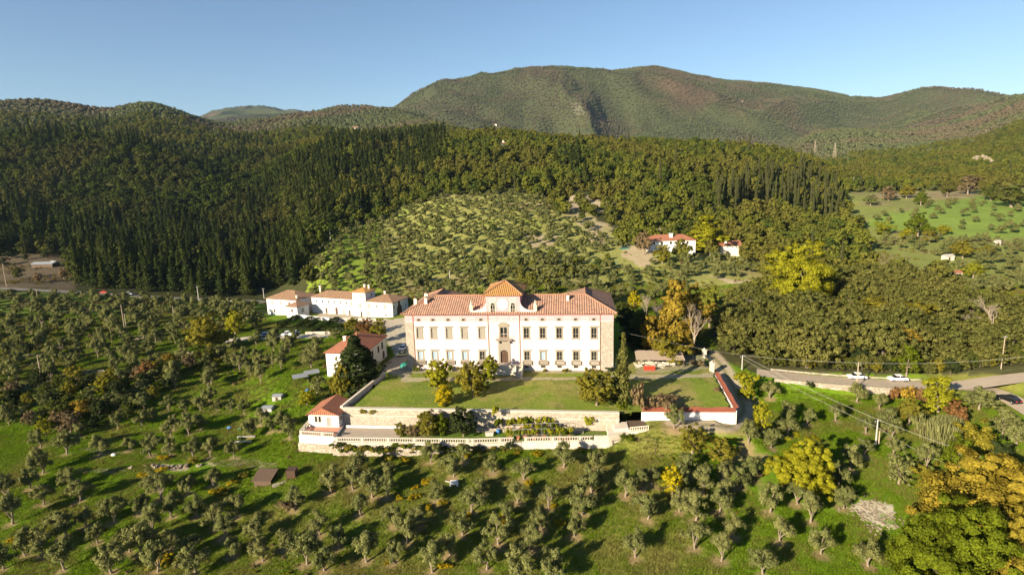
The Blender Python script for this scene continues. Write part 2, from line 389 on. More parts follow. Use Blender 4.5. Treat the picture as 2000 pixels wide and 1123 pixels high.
MAT = {
    'white': plaster('white_plaster', (0.64, 0.53, 0.50), (0.40, 0.325, 0.30), 0.6),
    'clean': plaster('clean_white_plaster', (0.66, 0.65, 0.64), (0.36, 0.33, 0.29), 0.5),
    'pink': plaster('pink_plaster', (0.60, 0.27, 0.29), (0.62, 0.36, 0.37), 0.4),
    'cream': plaster('cream_plaster', (0.74, 0.64, 0.50), (0.5, 0.42, 0.33), 0.4),
    'old': plaster('old_wall_plaster', (0.62, 0.55, 0.46), (0.36, 0.30, 0.23), 0.7),
    'rubble': rubble('rubble_stone', (0.52, 0.45, 0.37), (0.36, 0.29, 0.22), 2.7),
    'dry': rubble('dry_stone', (0.50, 0.44, 0.36), (0.29, 0.23, 0.165), 1.9),
    'stone': plaster('cut_stone', (0.27, 0.235, 0.19), (0.20, 0.17, 0.13), 0.5),
    'rough': rubble('corner_stone', (0.46, 0.41, 0.35), (0.34, 0.285, 0.23), 2.5),
    'pale': plaster('pale_stone', (0.48, 0.43, 0.36), (0.42, 0.37, 0.30), 0.5),
    'tile': tiles('weathered_tiles', (0.40, 0.225, 0.155), (0.25, 0.14, 0.10), (0.24, 0.165, 0.12), 0.6, 0.7),
    'tile_gold': tiles('lichen_tiles', (0.46, 0.22, 0.09), (0.36, 0.18, 0.06), (0.36, 0.24, 0.07), 0.5, 0.75),
    'tile_new': tiles('orange_tiles', (0.40, 0.155, 0.085), (0.30, 0.125, 0.075), (0.25, 0.13, 0.085), 0.45, 0.5),
    'tile_brown': tiles('brown_tiles', (0.34, 0.20, 0.12), (0.24, 0.14, 0.09), (0.22, 0.16, 0.10), 0.5, 0.6),
    'glass': plain('dark_glass', (0.02, 0.021, 0.022), 0.12, 0.2, 1, 0.6),
    'shut': plain('grey_shutter', (0.25, 0.24, 0.215), 0.7, 0.15),
    'blue': plain('pale_blue_frame', (0.27, 0.35, 0.42), 0.6, 0.1),
    'door': plain('dark_wood', (0.07, 0.04, 0.025), 0.6, 0.3),
    'brownwood': plain('brown_wood', (0.10, 0.066, 0.045), 0.8, 0.4, 3),
    'copper': plain('rust_pipe', (0.35, 0.17, 0.11), 0.6, 0.2),
    'metal': plain('grey_metal', (0.32, 0.33, 0.34), 0.5, 0.15, 1, 0.4, 0.4),
    'concrete': plain('concrete', (0.36, 0.34, 0.31), 0.9, 0.15),
    'polewood': plain('pole_wood', (0.36, 0.28, 0.21), 0.9, 0.3, 4),
    'red': plain('red_mesh', (0.20, 0.06, 0.035), 0.9, 0.35, 2.5),
    'terracotta': plain('terracotta_paving', (0.50, 0.24, 0.16), 0.9, 0.2, 2),
    'paving': plain('grey_paving', (0.33, 0.27, 0.21), 0.95, 0.25, 0.7),
    'gravel': plain('gravel', (0.42, 0.36, 0.29), 1.0, 0.3, 1.2),
    'asphalt': plain('asphalt', (0.37, 0.30, 0.225), 0.95, 0.22, 0.6),
    'asphalt_dark': plain('old_asphalt', (0.15, 0.135, 0.115), 0.95, 0.25, 0.6),
    'dirt': plain('dirt_track', (0.36, 0.29, 0.21), 1.0, 0.3, 0.8),
    'soil': plain('soil', (0.10, 0.065, 0.04), 1.0, 0.3, 2),
    'pot': plain('clay_pot', (0.48, 0.20, 0.11), 0.8, 0.2, 4),
    'bark': plain('olive_bark', (0.21, 0.165, 0.12), 0.95, 0.4, 5),
    'bark_pale': plain('pale_bark', (0.30, 0.24, 0.18), 0.95, 0.3, 4),
    'bark_dark': plain('dark_bark', (0.09, 0.07, 0.05), 0.95, 0.3, 4),
    'carwhite': plain('white_paint', (0.80, 0.80, 0.79), 0.25, 0.03, 1, 0.5),
    'carblack': plain('black_paint', (0.012, 0.012, 0.014), 0.2, 0.1, 1, 0.5),
    'cargrey': plain('silver_paint', (0.45, 0.46, 0.48), 0.3, 0.05, 1, 0.5),
    'caryellow': plain('pale_yellow_paint', (0.72, 0.68, 0.42), 0.3, 0.05, 1, 0.5),
    'carred': plain('red_paint', (0.5, 0.04, 0.02), 0.35, 0.05, 1, 0.5),
    'rubber': plain('rubber', (0.02, 0.02, 0.02), 0.9, 0.2),
    'tarp': plain('green_tarp', (0.02, 0.16, 0.13), 0.7, 0.3, 2),
    'netgreen': plain('green_net', (0.02, 0.11, 0.085), 0.9, 0.3, 1),
    'whitecloth': plain('white_sheet', (0.75, 0.74, 0.72), 0.8, 0.1, 3),
    'bluecloth': plain('blue_sheet', (0.05, 0.17, 0.42), 0.7, 0.2, 3),
    'rock': rubble('pale_rock', (0.30, 0.25, 0.19), (0.18, 0.145, 0.105), 0.5),
    'ground': groundmat(),
    # foliage
    'olive': leafmat('olive_leaves', (0.140, 0.140, 0.048), (0.100, 0.110, 0.036), 0.1, None, 0.01, 0.55, 1.6),
    'oak': leafmat('broad_leaves', (0.095, 0.112, 0.020), (0.070, 0.085, 0.018), 0.3, (0.105, 0.098, 0.022), 0.02),
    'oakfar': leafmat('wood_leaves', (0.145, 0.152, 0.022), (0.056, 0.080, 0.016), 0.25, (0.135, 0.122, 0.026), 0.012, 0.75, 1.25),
    'oakdark': leafmat('shade_tinted_wood_leaves', (0.078, 0.098, 0.013), (0.032, 0.046, 0.010), 0.15, (0.085, 0.078, 0.022), 0.012, 0.75, 1.25),  # darker copy of the wood leaves; the slope's shade is put into the colour
    'holm': leafmat('holm_leaves', (0.128, 0.122, 0.032), (0.090, 0.096, 0.024), 0.2, None, 0.01, 0.5, 1.5),
    'pine': leafmat('conifer_needles', (0.032, 0.045, 0.012), (0.056, 0.067, 0.015), 0.1, None, 0.01, 0.5, 1.5),
    'cypress': leafmat('cypress_needles', (0.052, 0.058, 0.020), (0.062, 0.062, 0.024), 0.1, None, 0.01, 0.5, 1.5),
    'mount': leafmat('mountain_leaves', (0.135, 0.146, 0.062), (0.092, 0.112, 0.054), 0.15, (0.155, 0.116, 0.078), 0.0034, 0.85, 1.15),
    'yellow': leafmat('yellow_leaves', (0.44, 0.33, 0.012), (0.36, 0.30, 0.012), 0.35),
    'lime': leafmat('yellow_green_leaves', (0.27, 0.255, 0.016), (0.215, 0.225, 0.016), 0.35),
    'orange': leafmat('orange_leaves', (0.30, 0.20, 0.028), (0.24, 0.175, 0.026), 0.3),
    'gold': leafmat('golden_olive_leaves', (0.25, 0.185, 0.022), (0.20, 0.165, 0.022), 0.25),
    'green': leafmat('fresh_green_leaves', (0.105, 0.130, 0.009), (0.088, 0.112, 0.009), 0.3),
    'olivegreen': leafmat('olive_green_leaves', (0.20, 0.172, 0.02), (0.155, 0.142, 0.02), 0.3),
    'rust': leafmat('rusty_leaves', (0.20, 0.09, 0.03), (0.17, 0.10, 0.04), 0.25),
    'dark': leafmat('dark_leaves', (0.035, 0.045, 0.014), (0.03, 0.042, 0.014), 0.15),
    'reed': leafmat('reed_leaves', (0.26, 0.25, 0.10), (0.21, 0.21, 0.08), 0.3),
    'scrub': leafmat('dry_scrub', (0.20, 0.14, 0.07), (0.15, 0.11, 0.06), 0.2),
    'bloom': leafmat('yellow_bloom', (0.34, 0.24, 0.01), (0.26, 0.21, 0.015), 0.3),
    'grass': leafmat('grass_blades', (0.118, 0.205, 0.008), (0.15, 0.20, 0.014), 0.4, (0.21, 0.175, 0.055), 0.11),
    'twig': leafmat('bare_twigs', (0.30, 0.24, 0.17), (0.26, 0.20, 0.14), 0.05),
}

# ------------------------------------------------------------------ ground sheet
def cover(x, y, z):
    u, v, d = proj(np.stack([x, y, z], -1))
    wob = np.clip(d, 40, 400) / 400
    u = u + fbm(x, y, 9, 3) * 14; v = v + fbm(x + 51, y - 30, 9, 3) * 7
    n1, n2, n3 = fbm(x, y, 16, 4), fbm(x + 300, y + 90, 45, 3), fbm(x - 77, y + 12, 5, 3)
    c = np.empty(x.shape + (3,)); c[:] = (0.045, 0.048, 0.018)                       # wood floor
    def put(m, col, k=1.0):
        m = np.asarray(m, float)[..., None] * k; c[:] = c * (1 - m) + np.array(col) * m
    def poly(pts): return inpoly(u, v, pts) & (d > 20)
    near = (y < 250)
    put(near, (0.105, 0.178, 0.010))
    put(near * sstep(0.05, 0.5, n1), (0.145, 0.165, 0.022), 0.75)
    put(near * sstep(0.05, 0.45, n2), (0.185, 0.15, 0.05), 0.65)
    put(near * sstep(0.3, 0.7, n3), (0.10, 0.18, 0.01), 0.5)
    terr = poly([(-600, 540), (0, 566), (250, 580), (520, 592), (520, 640), (640, 690), (640, 735), (560, 745), (440, 720), (330, 745), (200, 790), (0, 800), (-600, 800)])
    put(terr, (0.09, 0.125, 0.018)); put(terr * sstep(-0.1, 0.4, n1), (0.13, 0.105, 0.06), 0.7); put(terr * sstep(0.2, 0.45, fbm(x, y * 2.2, 22, 3)), (0.10, 0.16, 0.014), 0.8)
    put(poly([(-200, 500), (0, 500), (70, 495), (145, 500), (150, 568), (0, 562), (-200, 560)]), (0.10, 0.078, 0.05))  # bare clearing, its brown lowered to stand for the grazing light
    put(poly([(600, 500), (640, 462), (690, 440), (738, 432), (758, 470), (765, 520), (762, 575), (600, 590)]), (0.17, 0.225, 0.03))
    hill = poly([(742, 432), (800, 402), (870, 384), (1000, 376), (1080, 388), (1150, 420), (1210, 455), (1290, 492), (1400, 500), (1490, 500), (1520, 560), (1420, 600), (1200, 625), (800, 630), (760, 590)])
    put(hill, (0.235, 0.235, 0.07)); put(hill * sstep(0.0, 0.5, n1), (0.19, 0.235, 0.045), 0.8); put(hill * sstep(0.15, 0.5, n2), (0.27, 0.20, 0.12), 0.5)
    put(poly([(1090, 410), (1150, 420), (1200, 445), (1230, 470), (1160, 480), (1130, 440)]) * sstep(-0.3, 0.2, n1), (0.34, 0.27, 0.18), 0.8)
    put(poly([(1020, 462), (1080, 455), (1090, 480), (1030, 485)]), (0.36, 0.28, 0.2), 0.7)
    put(poly([(1210, 480), (1260, 470), (1290, 510), (1260, 525), (1220, 505)]), (0.40, 0.31, 0.21), 0.8)
    put(poly([(1370, 535), (1440, 543), (1490, 540), (1520, 530), (1500, 560), (1440, 556)]), (0.42, 0.33, 0.23), 0.85)
    put(poly([(1090, 395), (1180, 375), (1210, 395), (1180, 420), (1110, 405)]) * sstep(-0.4, 0.1, n1), (0.40, 0.32, 0.22), 0.8)
    val = poly([(1640, 372), (1800, 366), (2000, 362), (2500, 360), (2500, 660), (2000, 640), (1700, 600), (1650, 520)])
    put(val, (0.165, 0.185, 0.05)); put(val * sstep(0.0, 0.5, n1), (0.20, 0.165, 0.085), 0.7)
    put(poly([(1690, 425), (1760, 412), (1850, 392), (1920, 384), (2500, 372), (2500, 470), (2000, 466), (1850, 462), (1780, 452), (1700, 442)]), (0.155, 0.215, 0.042), 1)
    put(poly([(1700, 376), (1860, 372), (1930, 378), (1860, 388), (1700, 392)]), (0.24, 0.19, 0.11), 0.8)
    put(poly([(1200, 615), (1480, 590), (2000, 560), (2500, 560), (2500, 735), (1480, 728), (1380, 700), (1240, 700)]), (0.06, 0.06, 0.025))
    put(poly([(1430, 880), (1500, 885), (1560, 930), (1640, 960), (1560, 980), (1480, 950), (1400, 930)]) * sstep(-0.3, 0.2, n1), (0.25, 0.18, 0.10), 0.8)
    put(poly([(1655, 985), (1690, 972), (1740, 985), (1745, 1030), (1700, 1020)]) * sstep(-0.4, 0, n3), (0.46, 0.40, 0.32), 0.9)
    put(poly([(1290, 800), (1440, 818), (1470, 770), (1500, 800), (1460, 850), (1290, 850)]), (0.22, 0.17, 0.08), 0.7)
    put(poly([(740, 725), (770, 690), (735, 650), (760, 618), (800, 618), (800, 705), (790, 730)]), (0.40, 0.34, 0.27), 0.9)
    put(poly([(620, 605), (790, 625), (760, 640), (620, 620)]), (0.36, 0.30, 0.24), 0.9)
    for (cu, cv, ru, rv) in ((70, 695, 40, 6), (280, 660, 55, 5), (170, 730, 60, 7), (90, 750, 70, 6), (290, 667, 30, 4), (330, 912, 40, 6), (200, 880, 40, 5), (60, 760, 50, 5), (380, 640, 40, 4), (470, 905, 70, 8), (200, 915, 50, 5)):
        put((np.hypot((u - cu) / ru, (v - cv) / rv) < 1), (0.33, 0.27, 0.19), 0.75)
    for line, w in ((TRACK, 1.6),):
        dd, _ = seg_dist(x, y, line); put(sstep(w + 1.2, w, dd), (0.42, 0.34, 0.24), 0.9)
        put(sstep(0.7, 0.3, dd), (0.16, 0.16, 0.06), 0.7)
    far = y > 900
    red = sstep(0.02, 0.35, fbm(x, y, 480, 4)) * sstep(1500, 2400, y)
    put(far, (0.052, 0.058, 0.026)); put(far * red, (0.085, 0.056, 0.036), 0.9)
    put(inpoly(u, v, [(1105, 195), (1130, 205), (1142, 222), (1160, 222), (1150, 228), (1128, 224)]) & far, (0.14, 0.13, 0.09), 0.6)
    return c

def sheet(name, X, Y, Z, C, m, kind=None, skirt=None):
    nr, nc = X.shape
    me = bpy.data.meshes.new(name)
    vs = np.stack([X, Y, Z], -1).reshape(-1, 3).astype(np.float32)
    i = np.arange(nr * nc).reshape(nr, nc)
    f = np.stack([i[:-1, :-1], i[:-1, 1:], i[1:, 1:], i[1:, :-1]], -1).reshape(-1, 4)
    me.vertices.add(len(vs)); me.vertices.foreach_set('co', vs.ravel())
    me.loops.add(f.size); me.loops.foreach_set('vertex_index', f.ravel().astype(np.int32))
    me.polygons.add(len(f)); me.polygons.foreach_set('loop_start', np.arange(0, f.size, 4, dtype=np.int32)); me.polygons.foreach_set('loop_total', np.full(len(f), 4, np.int32))
    me.update(calc_edges=True)
    me.polygons.foreach_set('use_smooth', np.ones(len(f), bool))
    if C is not None:
        at = me.color_attributes.new('cover', 'FLOAT_COLOR', 'POINT')
        at.data.foreach_set('color', np.concatenate([C.reshape(-1, 3), np.ones((nr * nc, 1))], 1).astype(np.float32).ravel())
    me.materials.append(m); me.update()
    o = bpy.data.objects.new(name, me); COL.objects.link(o)
    if kind: o['kind'] = kind
    return o

qs = np.concatenate([np.linspace(-1.5, -1.02, 20, endpoint=False), np.linspace(-1.02, 1.02, 760), np.linspace(1.02, 1.5, 21)[1:]])
ys = np.concatenate([np.geomspace(15, 66, 20, endpoint=False), np.geomspace(66, 260, 300, endpoint=False), np.geomspace(260, 1100, 260, endpoint=False), np.geomspace(1100, 7000, 260)])
GX = ys[:, None] * qs[None, :]; GY = np.repeat(ys[:, None], len(qs), 1)
GZ = ground(GX, GY)
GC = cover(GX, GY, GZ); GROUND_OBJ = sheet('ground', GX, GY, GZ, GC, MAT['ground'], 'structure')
GROUND_MIN = float(GZ.min())

# horizon scan: how far a point lies below the line of sight over the nearer ground
_vy = np.geomspace(60, 7000, 700); _vq = np.linspace(-1.3, 1.3, 420)
_ang = (ground(_vq[None, :] * _vy[:, None], np.repeat(_vy[:, None], len(_vq), 1)) - CAM_H) / _vy[:, None]
_run = np.maximum.accumulate(_ang, 0)
def seen(x, y, z, h):
    i = np.clip(np.searchsorted(_vy, y) - 2, 0, len(_vy) - 1); j = np.clip(np.round((x / y + 1.3) / 2.6 * (len(_vq) - 1)).astype(int), 0, len(_vq) - 1)
    return (z + h - CAM_H) / y > _run[i, j]

# roads
def strip(name, line, w, m, lift=0.05, crown=0.0):
    p = smooth_line(line, 3); t = np.gradient(p[:, :2], axis=0); t /= np.linalg.norm(t, axis=1)[:, None] + 1e-9
    nx = np.stack([-t[:, 1], t[:, 0]], 1); off = np.linspace(-w, w, 7)
    X = p[:, 0][:, None] + nx[:, 0][:, None] * off[None, :]; Y = p[:, 1][:, None] + nx[:, 1][:, None] * off[None, :]
    Z = np.repeat(p[:, 2][:, None], 7, 1) + lift + 0.0 * X
    return sheet(name, X, Y, Z, None, m, 'structure')
strip('road', ROAD_R, 2.7, MAT['asphalt'], 0.06)
strip('road', ROAD_B, 2.9, MAT['asphalt'], 0.10)
strip('road', ROAD_L, 2.6, MAT['asphalt_dark'], 0.08)
strip('parking', PARK, 2.4, MAT['gravel'], 0.08)

# lawn terrace in front of the villa, paved patio below it
def inner_grid(poly, step, z, pad=0.0):
    p = np.array(poly); x0, y0 = p.min(0) - pad; x1, y1 = p.max(0) + pad
    return np.meshgrid(np.arange(x0, x1, step), np.arange(y0, y1, step))
def poly_sheet(name, poly, z, m, colf, step=0.6, amp=0.05):
    X, Y = inner_grid(poly, step, z); me = bpy.data.meshes.new(name)
    keep = inpoly(X, Y, poly)
    idx = -np.ones(X.shape, int)
    q = keep[:-1, :-1] & keep[1:, :-1] & keep[:-1, 1:] & keep[1:, 1:]
    use = np.zeros(X.shape, bool); use[:-1, :-1] |= q; use[1:, :-1] |= q; use[:-1, 1:] |= q; use[1:, 1:] |= q
    idx[use] = np.arange(use.sum())
    f = np.stack([idx[:-1, :-1][q], idx[:-1, 1:][q], idx[1:, 1:][q], idx[1:, :-1][q]], -1)
    xs, ys_ = X[use], Y[use]; zz = (z(xs, ys_) if callable(z) else z) + fbm(xs, ys_, 7, 3) * amp
    me.from_pydata(np.stack([xs, ys_, zz], -1).tolist(), [], f.tolist())
    c = colf(xs, ys_, zz)
    if c is not None:
        at = me.color_attributes.new('cover', 'FLOAT_COLOR', 'POINT'); at.data.foreach_set('color', np.concatenate([c, np.ones((len(c), 1))], 1).astype(np.float32).ravel())
    me.materials.append(m); o = bpy.data.objects.new(name, me); COL.objects.link(o); o['kind'] = 'structure'; return o

def lawn_cover(x, y, z):
    u, v, d = proj(np.stack([x, y, z], -1)); u = u + fbm(x, y, 6, 3) * 10; v = v + fbm(x + 40, y, 5, 3) * 3
    c = np.empty(x.shape + (3,)); c[:] = (0.155, 0.20, 0.028)
    def put(m, col, k=1.0):
        m = np.asarray(m, float)[..., None] * k; c[:] = c * (1 - m) + np.array(col) * m
    put(sstep(-0.1, 0.5, fbm(x, y, 9, 4)), (0.235, 0.205, 0.065), 0.75)
    put(sstep(0.2, 0.6, fbm(x - 31, y + 12, 3.2, 3)), (0.27, 0.215, 0.085), 0.6); put(sstep(0.25, 0.6, fbm(x + 61, y - 12, 2.2, 3)), (0.085, 0.13, 0.016), 0.5)
    put(sstep(1100, 900, u) * sstep(0.1, 0.5, fbm(x + 9, y, 14, 3)), (0.09, 0.15, 0.018), 0.7)
    put(inpoly(u, v, [(780, 736), (1000, 738), (1120, 734), (1250, 733), (1400, 728), (1400, 735), (1250, 741), (1120, 739), (1000, 744), (780, 744)]), (0.38, 0.32, 0.22), 0.75)
    put(inpoly(u, v, [(1240, 680), (1400, 690), (1395, 720), (1240, 732)]), (0.33, 0.28, 0.21), 0.6)
    put(inpoly(u, v, [(745, 728), (800, 700), (1205, 712), (1205, 727), (800, 727), (790, 742)]), (0.36, 0.31, 0.24), 0.7)
    put(inpoly(u, v, [(1255, 770), (1330, 770), (1345, 800), (1255, 800)]), (0.2, 0.15, 0.07), 0.7)
    return c
def lawn_z(x, y):
    lx = (x - VC[0]) * VEX[0] + (y - VC[1]) * VEX[1]; ly = (x - VC[0]) * VEY[0] + (y - VC[1]) * VEY[1]
    return -0.3 - 0.55 * sstep(-5, -26, ly)
poly_sheet('lawn', LAWN2, lawn_z, MAT['ground'], lawn_cover)
def patio_cover(x, y, z):
    u, v, d = proj(np.stack([x, y, z], -1)); u = u + fbm(x, y, 4, 3) * 5
    c = np.empty(x.shape + (3,)); c[:] = (0.09, 0.14, 0.02)
    m = sstep(-0.1, 0.3, fbm(x, y, 5, 3))[..., None] * 0.6; c[:] = c * (1 - m) + np.array((0.2, 0.155, 0.09)) * m
    return c
poly_sheet('garden_terrace', PATIO2, -4.25, MAT['ground'], patio_cover)

# ------------------------------------------------------------------ villa
def wbox(mb, lx0, lx1, y0, y1, z0, z1, mi=0): mb.box(lx0, lx1, y0, y1, z0, z1, mi)

villa = empty('villa', VC, VROT, 'long pale pink-white villa with central tower and red tiled roof above the lawn', 'villa')
HWD, HE, DEP, WING = 26.84, 14.9, 13.6, 23.0
wx_l = [-23.2, -19.4, -15.4, -11.35, -6.8]; wx_r = [4.85, 9.0, 13.2, 17.4, 21.95]
OPEN = []
for x in wx_l + wx_r:
    OPEN += [(x - 0.62, x + 0.62, 2.55, 4.75, 'ground'), (x - 0.62, x + 0.62, 8.35, 11.0, 'first'), (x - 0.36, x + 0.36, 12.95, 13.42, 'attic'), (x - 0.52, x + 0.52, 0.45, 1.05, 'cellar')]
OPEN += [(-1.85, -0.15, 8.45, 11.15, 'french'), (-2.0, 0.0, 1.65, 5.2, 'door')]
def facade(mb, x0, x1, z0, z1, y, opens, depth, matf, extra_x=(), extra_z=()):
    X = sorted({x0, x1, *extra_x, *[o[0] for o in opens], *[o[1] for o in opens]}); Z = sorted({z0, z1, *extra_z, *[o[2] for o in opens], *[o[3] for o in opens]})
    X = [q for q in X if x0 <= q <= x1]; Z = [q for q in Z if z0 <= q <= z1]
    for i in range(len(X) - 1):
        for j in range(len(Z) - 1):
            cx, cz = (X[i] + X[i + 1]) / 2, (Z[j] + Z[j + 1]) / 2
            if any(o[0] < cx < o[1] and o[2] < cz < o[3] for o in opens): continue
            mb.quad((X[i], y, Z[j]), (X[i + 1], y, Z[j]), (X[i + 1], y, Z[j + 1]), (X[i], y, Z[j + 1]), matf(cx, cz))
    for o in opens:
        a0, a1, b0, b1 = o[:4]; m = 0
        mb.quad((a0, y, b0), (a0, y, b1), (a0, y + depth, b1), (a0, y + depth, b0), m); mb.quad((a1, y, b0), (a1, y + depth, b0), (a1, y + depth, b1), (a1, y, b1), m)
        mb.quad((a0, y, b0), (a0, y + depth, b0), (a1, y + depth, b0), (a1, y, b0), m); mb.quad((a0, y, b1), (a1, y, b1), (a1, y + depth, b1), (a0, y + depth, b1), m)
def vmat(x, z):
    if z > 12.75: return 1
    if x < -24.7 or x > 23.45: return 2
    return 0
mb = MB()
facade(mb, -HWD, HWD, -0.8, HE, 0, OPEN, 0.32, vmat, (-24.7, 23.45), (12.75,))
XW = HWD - DEP
for sx in (-1, 1):                                        # outer sides, courtyard sides, backs of the two wings
    X0, X1 = sorted((sx * HWD, sx * HWD)), None
    x = sx * HWD; xi = sx * XW
    mb.quad((x, 0, -0.8), (x, WING, -0.8), (x, WING, 12.75), (x, 0, 12.75), 2); mb.quad((x, 0, 12.75), (x, WING, 12.75), (x, WING, HE), (x, 0, HE), 1)
    mb.quad((xi, DEP, -0.8), (xi, WING, -0.8), (xi, WING, HE), (xi, DEP, HE), 0)
    mb.quad((x, WING, -0.8), (xi, WING, -0.8), (xi, WING, HE), (x, WING, HE), 0)
mb.quad((-XW, DEP, -0.8), (XW, DEP, -0.8), (XW, DEP, HE), (-XW, DEP, HE), 0)
mb.build('wall', [MAT['white'], MAT['pink'], MAT['rough']], villa)

def frame_ring(mb, x0, x1, z0, z1, w, y0, y1, mi=0, sill=0.0):
    mb.box(x0 - w, x0, y0, y1, z0, z1, mi); mb.box(x1, x1 + w, y0, y1, z0, z1, mi); mb.box(x0 - w, x1 + w, y0, y1, z1, z1 + w, mi)
    mb.box(x0 - w - sill, x1 + w + sill, y0 - 0.02, y1, z0 - w, z0, mi)
for (x0, x1, z0, z1, kind) in OPEN:
    if kind in ('door', 'french'): continue
    xc = (x0 + x1) / 2; k = (wx_l + wx_r).index(xc) if xc in wx_l + wx_r else min(range(10), key=lambda i: abs((wx_l + wx_r)[i] - xc))
    mb = MB()
    if kind == 'attic': frame_ring(mb, x0, x1, z0, z1, 0.2, -0.05, 0.002)
    elif kind == 'cellar': frame_ring(mb, x0, x1, z0, z1, 0.1, -0.05, 0.002)
    else:
        frame_ring(mb, x0, x1, z0, z1, 0.32, -0.09, 0.002, 0, 0.08)
        mb.box(x0 - 0.55, x1 + 0.55, -0.28, 0.002, z1 + 0.322, z1 + 0.5)
    fr = mb.build('window', MAT['stone'], villa)
    p = MB(); pm = MAT['glass']
    if kind == 'first' and k < 5: pm = MAT['shut']
    if kind == 'ground' and k in (0, 1, 2, 3, 6): pm = MAT['blue']
    p.box(x0, x1, 0.22, 0.30, z0, z1); p.build('shutter' if pm in (MAT['shut'], MAT['blue']) else 'pane', pm, fr)
    if kind in ('ground', 'first'):
        b = MB(); fm = MAT['clean'] if pm == MAT['blue'] else MAT['stone']
        if pm == MAT['glass']:
            b.box(xc - 0.05, xc + 0.05, 0.15, 0.218, z0, z1); b.box(x0, xc - 0.05, 0.15, 0.218, z0 + (z1 - z0) * 0.36, z0 + (z1 - z0) * 0.36 + 0.08); b.box(xc + 0.05, x1, 0.15, 0.218, z0 + (z1 - z0) * 0.36, z0 + (z1 - z0) * 0.36 + 0.08)
        elif pm == MAT['shut']:
            for s in range(9): b.box(x0, x1, 0.16, 0.218, z0 + 0.06 + s * (z1 - z0) / 9, z0 + 0.2 + s * (z1 - z0) / 9)
            if k == 1: pass
        else:
            for s in (-0.3, 0.3): b.box(xc + s - 0.25, xc + s + 0.25, 0.16, 0.218, z0 + 0.1, z1 - 0.1)
            fm = MAT['blue']
        b.build('casement', fm, fr)
    if kind == 'ground':
        # stone balustrade under each tall ground-floor window
        b = MB(); zb = 1.35
        b.box(xc - 1.3, xc + 1.3, -0.42, 0.002, 2.15, 2.3); b.box(xc - 1.3, xc + 1.3, -0.4, 0.002, 1.3, 1.42)
        b.box(xc - 1.3, xc - 1.1, -0.38, 0.002, 1.42, 2.15); b.box(xc + 1.1, xc + 1.3, -0.38, 0.002, 1.42, 2.15)
        for s in range(9): b.lathe([(0.05, 0), (0.085, 0.2), (0.05, 0.5), (0.07, 0.73)], 6, 0, (xc - 0.96 + s * 0.24, -0.3, 1.42))
        b.box(xc - 0.85, xc - 0.65, -0.3, 0.002, 1.05, 1.3); b.box(xc + 0.65, xc + 0.85, -0.3, 0.002, 1.05, 1.3)
        b.build('window_balustrade', MAT['stone'], villa)
# cornice, frieze panels, drain pipes
mb = MB(); mb.box(-HWD - 0.25, -5.2, -0.35, 0.002, HE - 0.35, HE - 0.02); mb.box(3.3, HWD + 0.25, -0.35, 0.002, HE - 0.35, HE - 0.02); mb.build('cornice', MAT['pink'], villa)
mb = MB()
for x in [(-21.3), (-17.4), (-13.4), (-9.2), 6.9, 11.1, 15.3, 19.7]: frame_ring(mb, x - 0.7, x + 0.7, 12.95, 13.55, 0.14, -0.05, 0.002)
for x in (-4.0, -1.0, 2.0): frame_ring(mb, x - 0.85, x + 0.85, 13.1, 13.75, 0.16, -0.05, 0.002)
mb.box(-HWD, HWD, -0.06, 0.002, 12.62, 12.76)
mb.build('frieze', MAT['white'], villa)
for x in (-24.72, -5.0, 3.1, 23.45):
    MB().tube([(x, -0.12, 0.0), (x, -0.12, HE - 0.3)], 0.09, 6).build('drain_pipe', MAT['copper'], villa)
# door, portal, balcony
mb = MB(); frame_ring(mb, -2.0, 0.0, 1.65, 5.2, 0.55, -0.14, 0.002); mb.box(-2.55, 0.55, -0.14, 0.002, 5.752, 7.85)
portal = mb.build('portal', MAT['stone'], villa)
mb = MB(); mb.prism([(-2.0, 4.3), (-2.0, 5.2), (0, 5.2), (0, 4.3)] + [(-1 + math.cos(t) * 1.0, 4.2 + math.sin(t) * 0.95) for t in np.linspace(0, math.pi, 12)], -0.06, 0.2); mb.build('arch', MAT['stone'], portal)
mb = MB(); mb.box(-2.0, 0.0, 0.22, 0.30, 1.65, 5.2); dr = mb.build('door', MAT['door'], villa)
mb = MB(); mb.box(-1.04, -0.96, 0.17, 0.218, 1.65, 4.2); mb.box(-2.0, 0.0, 0.17, 0.218, 4.2, 4.3); mb.build('door_leaf', MAT['brownwood'], dr)
mb = MB(); frame_ring(mb, -1.85, -0.15, 8.45, 11.15, 0.4, -0.12, 0.002); mb.prism([(-2.5, 11.56), (0.5, 11.56), (0.3, 12.1), (-0.4, 12.5), (-1.0, 12.62), (-1.6, 12.5), (-2.3, 12.1)], -0.25, 0.002)
fw = mb.build('window', MAT['stone'], villa)
mb = MB(); mb.box(-1.85, -0.15, 0.22, 0.3, 8.45, 11.15); mb.build('pane', MAT['glass'], fw)
mb = MB(); mb.box(-1.05, -0.95, 0.15, 0.218, 8.45, 11.15); mb.box(-1.85, -0.15, 0.1, 0.148, 9.3, 9.4); mb.build('casement', MAT['pale'], fw)
mb = MB(); mb.box(-3.1, 1.1, -1.1, 0.002, 7.9, 8.15); mb.prism([(-2.6, 7.2), (-2.1, 7.2), (-2.1, 7.88), (-2.6, 7.88)], -0.8, 0.002); mb.prism([(0.1, 7.2), (0.6, 7.2), (0.6, 7.88), (0.1, 7.88)], -0.8, 0.002)
bal = mb.build('balcony', MAT['stone'], villa)
mb = MB()
for k in range(15): mb.box(-3.0 + k * 0.285, -2.97 + k * 0.285, -1.05, -1.02, 8.15, 9.0)
mb.box(-3.05, 1.05, -1.06, -1.01, 9.0, 9.05); mb.box(-3.05, -3.0, -1.06, -0.1, 9.0, 9.05); mb.box(1.0, 1.05, -1.06, -0.1, 9.0, 9.05); mb.build('railing', MAT['copper'], bal)
